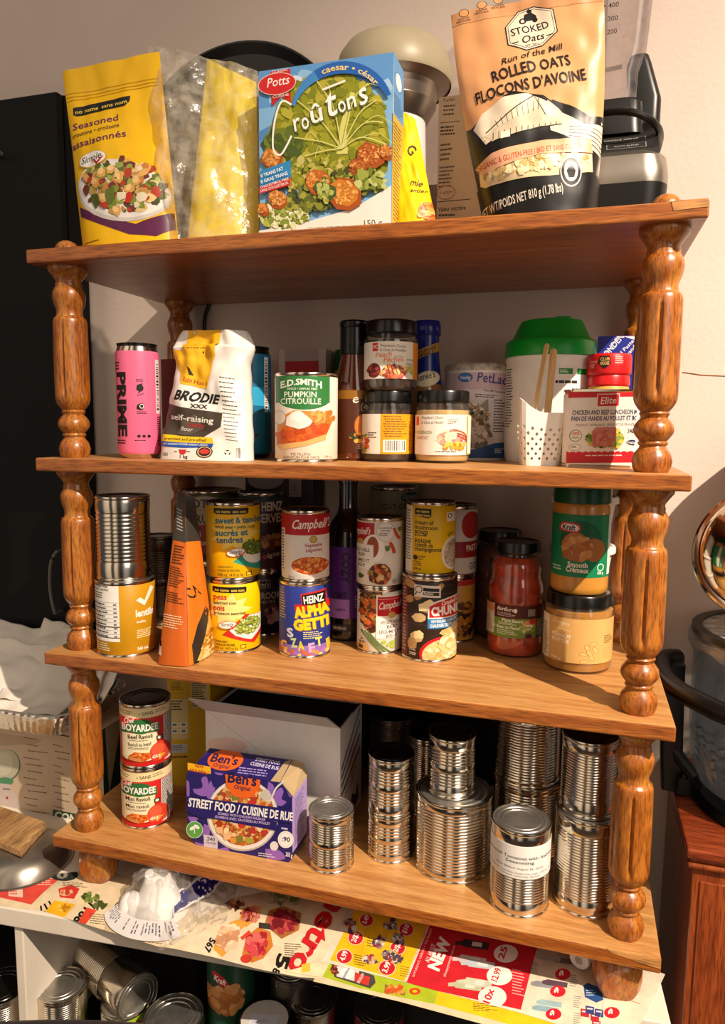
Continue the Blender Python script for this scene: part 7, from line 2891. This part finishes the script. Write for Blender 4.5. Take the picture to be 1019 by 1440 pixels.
def strip(x, y, off):
    u = (x - 150) / 120.0
    a = PI * (1.16 + .62 * u)
    v = (y - 1280) / 50.0
    R = .056 + .024 * v
    z = .017 * (1 - v) + .0012
    return Vector((R * 1.06 * math.cos(a), R * .84 * math.sin(a) - .002, z + off))


A.use(strip, (150, 270, 1280, 1330), [150 + 4 * k for k in range(1, 30)], [1280 + 8 * k for k in range(1, 6)], base='#dcd8d6')
for k in range(26):
    if A.rnd.random() < .72:
        A.micro(153 + k * 4.4, 1284 + A.rnd.random() * 12, 155.4 + k * 4.4, 1312 + A.rnd.random() * 12, A.rnd.choice((2, 3, 7)), '#4a4860', .75)
A.build('printed_strip', M['print'], t)

# -- white cap by the right foot
c0 = atz(822, 1372, TZ)
t = thing('white_bottle_cap', 'white screw top lying on the flyer left of the right front foot', 'cap', (c0.x, c0.y + .03, TZ + .0165), math.radians(-20))
m = MB().lathe([(.0, 0), (.0125, 0), (.0138, .001), (.0145, .003), (.0145, .018), (.0105, .0185), (.0105, .05), (0, .05)], 40)
m.v = [(x, z - .025, y) for x, y, z in m.v]
m.build('cap', M['white_plastic'], t)
m = MB().lathe([(.0085, 0), (.0085, -.0008), (.006, -.0008), (.006, 0)], 32)
m.v = [(x, z - .025, y) for x, y, z in m.v]
m.build('cap_ring', M['white_plastic'], t)

# ================================================================== left of the unit
# -- appliance box
BX1, BX0, BY0, BY1 = -.034, -.33, .178, .300
zt_ = at(60, 1014, BY0).z
t = thing('facial_sauna_box', 'large beige appliance box printed with a small steamer, left of the shelf unit', 'box', (BX0, BY0, TZ))
W_, D_, H_ = BX1 - BX0, BY1 - BY0, zt_ - TZ
A = Art(.00004)
A.raw(MB().box((0, 0, 0), (W_, D_, H_)), '#c9b296', False)
P0 = [(0, 0, H_), (W_, 0, H_), (W_, 0, 0), (0, 0, 0)]
pj = []


def inv(X, Zv):
    d = (np.array([X, BY0, Zv]) - CAM) @ RM
    return (509.5 + FPX * d[0] / d[1], 720 - FPX * d[2] / d[1])


dq = [inv(BX0, zt_), inv(BX1, zt_), inv(BX1, TZ), inv(BX0, TZ)]
A.use(flatmap(dq, P0), (-300, 180, 960, 1180), flatn=True)
A.poly([(-200, 1000), (60, 1040), (52, 1046), (-200, 1060)], '#b59e84')
GRN = '#1f4a38'
A.poly([(30, 1019), (66, 1028), (66, 1030), (30, 1021)], GRN)
A.poly([(70, 1030), (110, 1037), (110, 1039), (70, 1032)], GRN)
A.t('Facial Sauna', 72, 1031, 118, 1038, 8, '#4a6a54', .0)
A.t('by', 33, 1017, 40, 1018.5, 6, '#4a6a54', 0)
for k in range(12):
    w_ = A.rnd.uniform(20, 34)
    A.micro(33 + (k % 3) * 3, 1036 + k * 9.4, 33 + w_ + (k % 3) * 3, 1038 + k * 9.4, 1, '#6a5844', .7, 4, 1)
for k in range(10):
    w_ = A.rnd.uniform(16, 30)
    A.micro(74 + (k % 3) * 3, 1046 + k * 9.6, 74 + w_ + (k % 3) * 3, 1048 + k * 9.6, 1, '#6a5844', .7, 5, 1)
# steamer picture
A.ell(8, 1076, 21, 23, '#5f6a58')
A.ell(7, 1075, 20, 22, '#b8b49c')
A.ell(4, 1074, 14, 17, '#c8c4ac')
A.ell(7, 1099, 12, 6, '#4f8a64')
A.poly([(-12, 1100), (14, 1103), (22, 1118), (30, 1132), (28, 1138), (10, 1138), (-12, 1132)], '#c8b8b0')
A.ell(10, 1122, 1.8, 2, '#a83028')
A.micro(4, 1108, 18, 1112, 1, '#7a6a64', .6, 1)
A.poly([(74, 1138), (152, 1153), (152, 1170), (74, 1153)], GRN)
A.t('CONAIR', 76, 1150, 128, 1161, 9.5, '#e6dcc8', .07)
A.micro(78, 1153, 122, 1156, 1, '#c8bca8', .5, 9)
A.use(flatmap([(0, 0), (60, 0), (60, 100), (0, 100)], [(W_, 0, H_), (W_, D_, H_), (W_, D_, 0), (W_, 0, 0)]), (0, 60, 0, 100), flatn=True)
A.rect(0, 0, 60, 100, '#173d2c')
A.poly([(5, 0), (30, 0), (8, 70)], '#a8a890')
A.micro(10, 75, 50, 95, 6, '#7a8a78', .3)
A.build('carton', M['card'], t)

# -- foil pan
pc = Vector((-.215, .205, zt_))
rimz = .048
t = thing('foil_tray', 'shiny aluminium foil tray with fluted rim on top of the appliance box', 'tray', pc)


def fl(hx, hy, r, z, amp):
    out = []
    base_ = even(rrect(hx, hy, r, z, 8), 240)
    for i, p in enumerate(base_):
        k = 1 + amp * (1 if i % 4 < 2 else -1) + amp * .6 * noise.noise((i * .3, z * 40, 1.0))
        out.append((p.x * k, p.y * k, z + .0015 * noise.noise((i * .06, z * 20, 3.0))))
    return out


m = MB()
# corner of the rim reaches towards the left post
R_ = [fl(.135, .080, .035, .001, .002), fl(.138, .083, .036, .006, .006), fl(.150, .096, .040, rimz - .006, .006), fl(.152, .098, .041, rimz, .002), fl(.162, .108, .046, rimz + .001, .006), fl(.164, .110, .047, rimz - .002, .003)]
m.loft(R_, True, False)
m.build('tray', M['foil'], t, smooth=20)

# -- tissue sheets in the tray
t = thing('tissue_sheets', 'crumpled white tissue sheets rising out of the foil tray', 'tissue', (pc.x, pc.y, zt_ + .004))


def tis(sd, x0, x1, zf, zb, yf, yb_, sag):
    def S(u, v):
        x = x0 + (x1 - x0) * u + .008 * noise.noise((v * 3, sd, 1))
        y = yf + (yb_ - yf) * v
        z = zf + (zb - zf) * v ** 1.25 + sag * math.sin(PI * v) * (-1) + .022 * noise.noise((u * 2.2 + sd, v * 2.4, sd)) + .007 * noise.noise((u * 7 + sd, v * 7, 2 + sd)) - .03 * max(0, u - .75) * v
        return Vector((x, y, max(z, .006)))
    return S


def sheet_obj(name, S):
    o = MB().grid(S, 50, 50).build(name, M['tissue'], t, smooth=25)
    md = o.modifiers.new('thickness', 'SOLIDIFY')
    md.thickness = .0006


sheet_obj('sheet', tis(1.3, -.17, .125, .030, .150, -.075, .100, .012))
sheet_obj('sheet', tis(5.1, -.16, .150, .012, .120, -.070, .060, .014))
sheet_obj('sheet', tis(8.9, -.05, .168, .030, .142, -.040, .105, .006))

# -- steel bowl upside down and plank on it
t = thing('steel_bowl', 'upturned shallow steel bowl on the table, left of the shelf foot', 'bowl', (-.100, .040, TZ + .0004))
rb = .080
MB().lathe([(rb + .003, 0), (rb + .0035, .002), (rb, .003), (rb * .96, .010), (rb * .86, .022), (rb * .68, .032), (rb * .45, .0365), (.02, .0375), (0, .0375)], 72).build('bowl', M['brushed'], t)
pts_ = [atz(32, 1207, -.040), atz(78, 1160, -.040), atz(-60, 1120, -.040), atz(-90, 1180, -.040)]
t = thing('wood_plank', 'rough sawn wooden plank lying on the upturned steel bowl', 'plank', (-.15, .06, TZ + .0385))
f0, f1 = Vector((-.064, .000, 0)), Vector((-.085, .085, 0))
g0, g1 = Vector((-.28, .040, 0)), Vector((-.30, .118, 0))
o_ = Vector((-.15, .06, 0))
bot = [f0 - o_, f1 - o_, g1 - o_, g0 - o_]
m = MB().hexa([bot[3], bot[0], bot[1], bot[2]] + [p + Vector((0, 0, .0125)) for p in (bot[3], bot[0], bot[1], bot[2])])
m.build('plank', M['plank'], t, smooth=0, bevel=.0015)

# ================================================================== right of the unit
CX0, CY0, CZT = .957, .098, .098
cb = thing('mahogany_cabinet', 'reddish brown wooden cabinet with moulded top right of the shelf unit', 'cabinet', (CX0, CY0, -.95))
b0 = .95
MB().box((.010, .012, 0), (.50, .29, CZT - .030 + b0)).build('carcass', M['mahogany'], cb, smooth=0, bevel=.002)
MB().box((.002, .004, CZT - .030 + b0), (.51, .29, CZT - .022 + b0)).build('moulding', M['mahogany'], cb, smooth=0, bevel=.003)
MB().box((.005, .007, CZT - .022 + b0), (.51, .29, CZT - .014 + b0)).build('moulding', M['mahogany'], cb, smooth=0, bevel=.003)
MB().box((0, 0, CZT - .014 + b0), (.512, .30, CZT + b0)).build('top', M['mahogany_top'], cb, smooth=0, bevel=.003)
MB().box((.020, .0095, .06), (.48, .0125, CZT - .05 + b0)).build('front_panel', M['mahogany'], cb, smooth=0, bevel=.001)

# -- glass oven bowl in a black stand
BXc, BYc, BR = 1.112, .255, .143
zr = at(960, 890, .25).z
t = thing('glass_oven', 'round glass cooking bowl in a black stand on the mahogany cabinet', 'appliance', (BXc, BYc, CZT))
zr0 = zr - CZT
zb0 = .035
MB().lathe([(.05, .022), (BR * .70, .024), (BR * .86, .036), (BR * .94, .062), (BR * .97, .12), (BR * .97, zr0 - .03), (BR * 1.0, zr0 - .022), (BR * 1.03, zr0 - .012), (BR * 1.03, zr0), (BR * .95, zr0 + .002), (BR * .94, zr0 - .02),
            (BR * .935, .12), (BR * .90, .066), (BR * .82, .042), (BR * .66, .030), (.0, .029)], 72, cap0=True, cap1=False).build('bowl', M['glass_thick'], t)
MB().lathe([(BR * .96, zr0 + .003), (BR * 1.0, zr0 + .004), (BR * 1.0, zr0 + .013), (BR * .90, zr0 + .013), (BR * .90, zr0 + .003)], 72, cap0=False, cap1=False).build('gasket', M['black'], t)
MB().lathe([(BR * .9, zr0 + .010), (BR * .6, zr0 + .012), (0, zr0 + .012)], 48, cap0=False).build('glass_cover', M['frost'], t)
MB().lathe([(BR * .88, 0), (BR * .9, .004), (BR * .86, .018), (BR * .60, .022), (0, .021)], 56).build('stand_base', M['black'], t)
for k in range(5):
    pp = []
    for a in range(0, 41):
        an_ = math.radians(196 + a * 1.6)
        pp.append((BR * .975 * math.cos(an_), BR * .975 * math.sin(an_), .082 + k * .012 + .0025 * math.sin(a * 1.1 + k)))
    MB().tube(pp, .0016, 6).build('moulded_wave', M['glass_thick'], t)
hd_ = [at(952, 925, .305), at(936, 926, .285), at(929, 936, .255), at(934, 953, .215), at(956, 972, .165), at(985, 988, .125), at(1025, 1006, .092), at(1070, 1015, .075), at(1130, 1010, .075)]
MB().tube([p - Vector(t.location) for p in catmull(hd_, 8)], .0140, 14).build('ring_handle', M['black'], t)
p_ = at(944, 1040, .285)
lx = .952 - BXc
MB().loft([rrect(.016, .012, .004, z, 3, (lx + dx, .27 - BYc)) for z, dx in ((at(944, 1108, .27).z - CZT, .004), (.06, .0), (.19, -.004), (.205, -.004))]).build('stand_leg', M['black'], t)
MB().loft([rrect(.012, .010, .004, 0.004, 3, (lx + .02, .0)), rrect(.012, .010, .004, .03, 3, (lx + .02, .0))]).build('stand_foot', M['black'], t)
MB().tube([(lx, .27 - BYc, .07), (lx + .03, .25 - BYc, .035), (-BR * .86, 0, .012)], .010, 10).build('stand_arm', M['black'], t)

# -- domed steel lid leaning above the bowl
lc = at(1079, 776, .215)
rl = (at(1079, 776, .215) - at(973, 776, .215)).length
t = thing('domed_lid', 'shiny domed steel pan lid leaning upright on the glass bowl, right edge', 'lid', lc)
nv = (Vector(CAM) - lc).normalized()
nv = (nv + Vector((-.22, .05, .28))).normalized()
t.rotation_mode = 'QUATERNION'
t.rotation_quaternion = nv.to_track_quat('Z', 'Y')
MB().lathe([(rl * 1.0, -.004), (rl * 1.02, -.002), (rl * 1.02, .003), (rl * .985, .005), (rl * .93, .004), (rl * .90, .010), (rl * .80, .024), (rl * .62, .038), (rl * .40, .047), (rl * .2, .051), (0, .052)], 80, cap0=False).build('dome', mat('polished_steel', '#c8b9a4', rough=.09, metal=1.0, var=.05), t)
MB().lathe([(rl * 1.0, -.006), (rl * 1.035, -.005), (rl * 1.035, .001), (rl * 1.0, .002)], 80, cap0=False, cap1=False).build('rim', M['steel'], t)
m = MB().lathe([(.06, -.10), (.105, -.085), (.125, -.04), (.13, .02), (.12, .07), (.085, .105), (.04, .118), (0, .12)], 48)  # unseen rounded shape, added to cast the shadow on the right wall
hc = Vector((1.168, .292, .592)) - lc
qi = t.rotation_quaternion.inverted()
m.v = [tuple(qi @ (hc + Vector((x, y * .80, z)))) for x, y, z in m.v]
m.build('motor_housing', M['black'], t)
MB().lathe([(.012, .050), (.012, .064), (.020, .070), (.021, .078), (.016, .084), (0, .086)], 32).build('knob', M['black'], t)

# ================================================================== tins inside the bookcase
zs = SHZ


def low(px, py, r, h, label, dz=0.0, ribs=FULL, lid=None, body=None, art=None, name='steel_can', group=GR_TIN, yoff=0.0):
    p = atz(px, py, zs + dz + h)
    return can(name, label, p.x, p.y + yoff, zs + dz, r, h, ribs, art, body, lid, group)


low(86, 1384, .0400, .118, 'steel can with scuffed lid at the left inside the white bookcase')
low(244, 1428, .0480, .110, 'wide steel can with grey lid at the bottom, below the white cone bundle')
low(2, 1386, .0430, .120, 'steel can with black lid in the left bay of the bookcase', lid=M['black_lid'])
low(440, 1402, .0400, .112, 'dark lidded can right of the white lidded jar in the bookcase', lid=M['steel_dark'], ribs=())
# tilted can
pa, pb = at(122, 1338, .10), at(189, 1398, .035)
t = thing('steel_can', 'ribbed steel can lying tilted across the others inside the white bookcase', 'can', pa, 0, GR_TIN)
t.rotation_mode = 'QUATERNION'
t.rotation_quaternion = (pb - pa).to_track_quat('Z', 'Y')
hh = (pb - pa).length + .012
link('body', can_body_mesh(.0390, hh, ((.10, .62, .0042),), M['steel']), t)
link('lid', lid_mesh(.0390, hh, M['steel_dull']), t)
r, h = .0385, .085
A = can_art(r, h, 170, 33, 1420, 1500, '#8fae2a')
A.rect(130, 1415, 152, 1510, '#d8d0cc')
A.ell(184, 1436, 7, 8, '#c81e24')
A.ell(184, 1436, 4, 5, '#efe8e0')
p = atz(166, 1416, zs + h)
can('food_can', 'lime green labelled can under the tilted steel can in the bookcase', p.x + .004, p.y + .014, zs, r, h, art=A, group=None)
# green peanut butter jar
pk = at(323, 1400, .075)
h = .150
r = .0385
t = thing('peanut_butter_jar', 'green labelled peanut butter jar standing inside the white bookcase', 'jar', (pk.x, .080, zs), facing(pk.x, .08))
ztop_ = at(323, 1372, .045).z - zs
h = .235
MB().lathe([(r * .9, 0), (r, .004), (r, h - .036), (r * .95, h - .03)], 56).build('jar_body', M['peanut'], t)
MB().lathe([(r * .98, h - .031), (r, h - .03), (r, h - .003), (r * .97, h), (0, h)], 56).build('lid', M['dkgreen_lid'], t)
A = Art(.00004)
ring_label(A, r + .0004, .01, h - .042, '#123f2a')
A.use(*cylmap(r + .0004, 323, 30, 1384, 1500, .01, h - .042))
A.poly([(299, 1398), (303, 1394), (314, 1399), (320, 1406), (317, 1411), (306, 1407)], '#c81c24')
A.t('Kraft', 302, 1404, 316, 1408, 6, '#f2ece2', .05)
A.food(318, 1424, 22, 14, ['#c8884a', '#b87438', '#d89a5c', '#a8622c'], 70, 6, jag=.15)
A.build('label', M['print'], t)
# white topped jar
p = atz(372, 1432, zs + .118)
t = thing('white_lid_jar', 'jar with white paper topped lid in front of the green jar in the bookcase', 'jar', (p.x, p.y, zs), facing(p.x, p.y))
r, h = .0415, .118
MB().lathe([(r * .9, 0), (r, .005), (r, h - .022), (r * .93, h - .018)], 56).build('jar_body', M['chutney'], t)
MB().lathe([(r * .95, h - .020), (r * .97, h - .019), (r * .97, h - .002), (r * .93, h), (r * .90, h - .0005)], 56, cap0=False, cap1=False).build('lid_band', M['black_lid'], t)
A = Art(.00008)
A.raw(MB().lathe([(r * .91, h - .001), (0, h - .0005)], 56, cap0=False), '#cfc6bc')
A.use(lambda x, y, off: Vector((x, y, h - .0004 + off)), (-.04, .04, -.04, .04), flatn=True)
A.quad([(-.026, -.008), (.018, -.018), (.024, .004), (-.02, .012)], '#d4d2dc')
A.micro(-.02, -.006, .014, -.001, 2, '#7a7680', .3)
A.build('lid_top', M['print'], t)
# dark tins further right
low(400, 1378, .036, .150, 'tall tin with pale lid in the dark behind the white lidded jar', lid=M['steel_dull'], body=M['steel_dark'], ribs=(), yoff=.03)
r, h = .040, .105
A = can_art(r, h, 520, 38, 1420, 1520, '#7a1a1c')
A.ell(506, 1428, 6, 6, '#d8c8b0')
p = atz(528, 1430, zs + h)
can('food_can', 'dark red labelled can at the right inside the white bookcase', p.x, p.y + .02, zs, r, h, art=A, lid=M['steel_dark'], group=None)

# ================================================================== dark chair back, bottom left corner
ch = thing('dark_chair', 'dark grey upholstered chair back just entering the bottom left corner', 'chair', (.25, -.36, -.95))
pts_ = [at(-70, 1447, -.33), at(0, 1442, -.33), at(90, 1440, -.33), at(190, 1445, -.33), at(280, 1458, -.33), at(330, 1480, -.33)]
rr = .012
loc_ = Vector(ch.location)
path = [p - loc_ for p in catmull(pts_, 6)]
rings = []
for p in path:
    rings.append([(p.x, p.y + .018 * math.cos(a), p.z - .020 + .020 * math.sin(a) if math.sin(a) > 0 else p.z - .020 + .25 * math.sin(a) * .8) for a in (2 * PI * k / 20 for k in range(20))])
MB().loft(rings).build('backrest', M['chair'], ch)
for (px_, dy) in ((60, 0), (250, 0)):
    p = at(px_, 1500, -.33) - loc_
    MB().box((p.x - .014, p.y - .012, 0), (p.x + .014, p.y + .012, p.z - .1)).build('leg', M['chair'], ch, smooth=0, bevel=.002)
    MB().box((p.x - .014, p.y - .40, 0), (p.x + .014, p.y - .374, .45)).build('leg', M['chair'], ch, smooth=0, bevel=.002)
p = at(155, 1500, -.33) - loc_
MB().loft([rrect(.16, .21, .04, z, 5, (p.x, p.y - .195)) for z in (.43, .45, .48, .49)]).build('seat', M['chair'], ch)

# -- black panel added as the deep shade at the back of the bottom board
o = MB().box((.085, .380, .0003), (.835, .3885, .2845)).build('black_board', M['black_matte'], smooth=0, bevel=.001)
tag(o, 'flat black panel standing in for deep shade behind the tins at the back of the bottom board', 'board')

# ================================================================== light
sd = bpy.data.lights.new('room_lamp', 'SPOT')
sd.energy = 1230
sd.spot_size = math.radians(50)
sd.spot_blend = 1.0
sd.color = (1.0, 0.835, 0.665)
sd.shadow_soft_size = 0.02
so = bpy.data.objects.new('room_lamp', sd)
COL.objects.link(so)
dv = Vector((0.777, -0.629, 0.905)).normalized()
so.location = Vector((0.55, 0.15, 0.45)) + dv * 4.0
so.rotation_euler = (Vector((1.0, 0.1, 0.12)) - Vector(so.location)).to_track_quat('-Z', 'Y').to_euler()
wl = bpy.data.lights.new('fill_light', 'AREA')  # unseen soft fill from the right, added for the falloff
wl.energy = 14
wl.color = (1.0, 0.86, 0.74)
wl.shape = 'RECTANGLE'
wl.size, wl.size_y = 1.0, 1.6
wo = bpy.data.objects.new('fill_light', wl)
COL.objects.link(wo)
wo.location = (2.3, -1.9, 1.6)
wo.rotation_euler = (Vector((0.5, 0.2, 0.5)) - Vector(wo.location)).to_track_quat('-Z', 'Y').to_euler()

wd = bpy.data.worlds.new('room')
scene.world = wd
wd.use_nodes = True
nt = wd.node_tree
N, L = nt.nodes.new, nt.links.new
bg = nt.nodes['Background']
tc = N('ShaderNodeTexCoord')
sp = N('ShaderNodeSeparateXYZ')
L(tc.outputs['Generated'], sp.inputs[0])
an = N('ShaderNodeMath')
an.operation = 'ARCTAN2'
L(sp.outputs['Y'], an.inputs[0])
L(sp.outputs['X'], an.inputs[1])
mr = N('ShaderNodeMapRange')
mr.inputs['From Min'].default_value = -PI
mr.inputs['From Max'].default_value = PI
L(an.outputs[0], mr.inputs['Value'])
cr = N('ShaderNodeValToRGB')
cr.color_ramp.interpolation = 'LINEAR'
e = cr.color_ramp.elements
e[0].position, e[0].color = 0.0, (0.15, 0.145, 0.15, 1)
e[1].position, e[1].color = 1.0, (0.15, 0.145, 0.15, 1)
for pos, c in ((0.10, (0.15, 0.145, 0.15)), (0.13, (1.6, 1.25, 0.95)), (0.185, (2.2, 1.75, 1.3)), (0.195, (0.03, 0.025, 0.02)), (0.225, (0.03, 0.025, 0.02)),
               (0.235, (2.0, 1.6, 1.2)), (0.262, (1.7, 1.35, 1.05)), (0.285, (0.05, 0.04, 0.035)), (0.33, (0.08, 0.065, 0.055)), (0.345, (0.9, 0.85, 0.8)),
               (0.38, (0.9, 0.85, 0.8)), (0.42, (0.15, 0.12, 0.10))):
    k = e.new(pos)
    k.color = c + (1,)
L(mr.outputs['Result'], cr.inputs['Fac'])
up = N('ShaderNodeMapRange')
up.inputs['From Min'].default_value = -0.5
up.inputs['From Max'].default_value = 0.6
up.inputs['To Min'].default_value = 0.5
up.inputs['To Max'].default_value = 1.0
L(sp.outputs['Z'], up.inputs['Value'])
mx = N('ShaderNodeMix')
mx.data_type = 'RGBA'
mx.blend_type = 'MULTIPLY'
mx.inputs[0].default_value = 1
L(cr.outputs['Color'], mx.inputs[6])
L(up.outputs['Result'], mx.inputs[7])
L(mx.outputs[2], bg.inputs['Color'])
bg.inputs['Strength'].default_value = 0.62

vs = scene.view_settings
vs.view_transform = 'Standard'
vs.look = 'None'
vs.gamma = 1
vs.use_curve_mapping = False
vs.exposure = 0.05
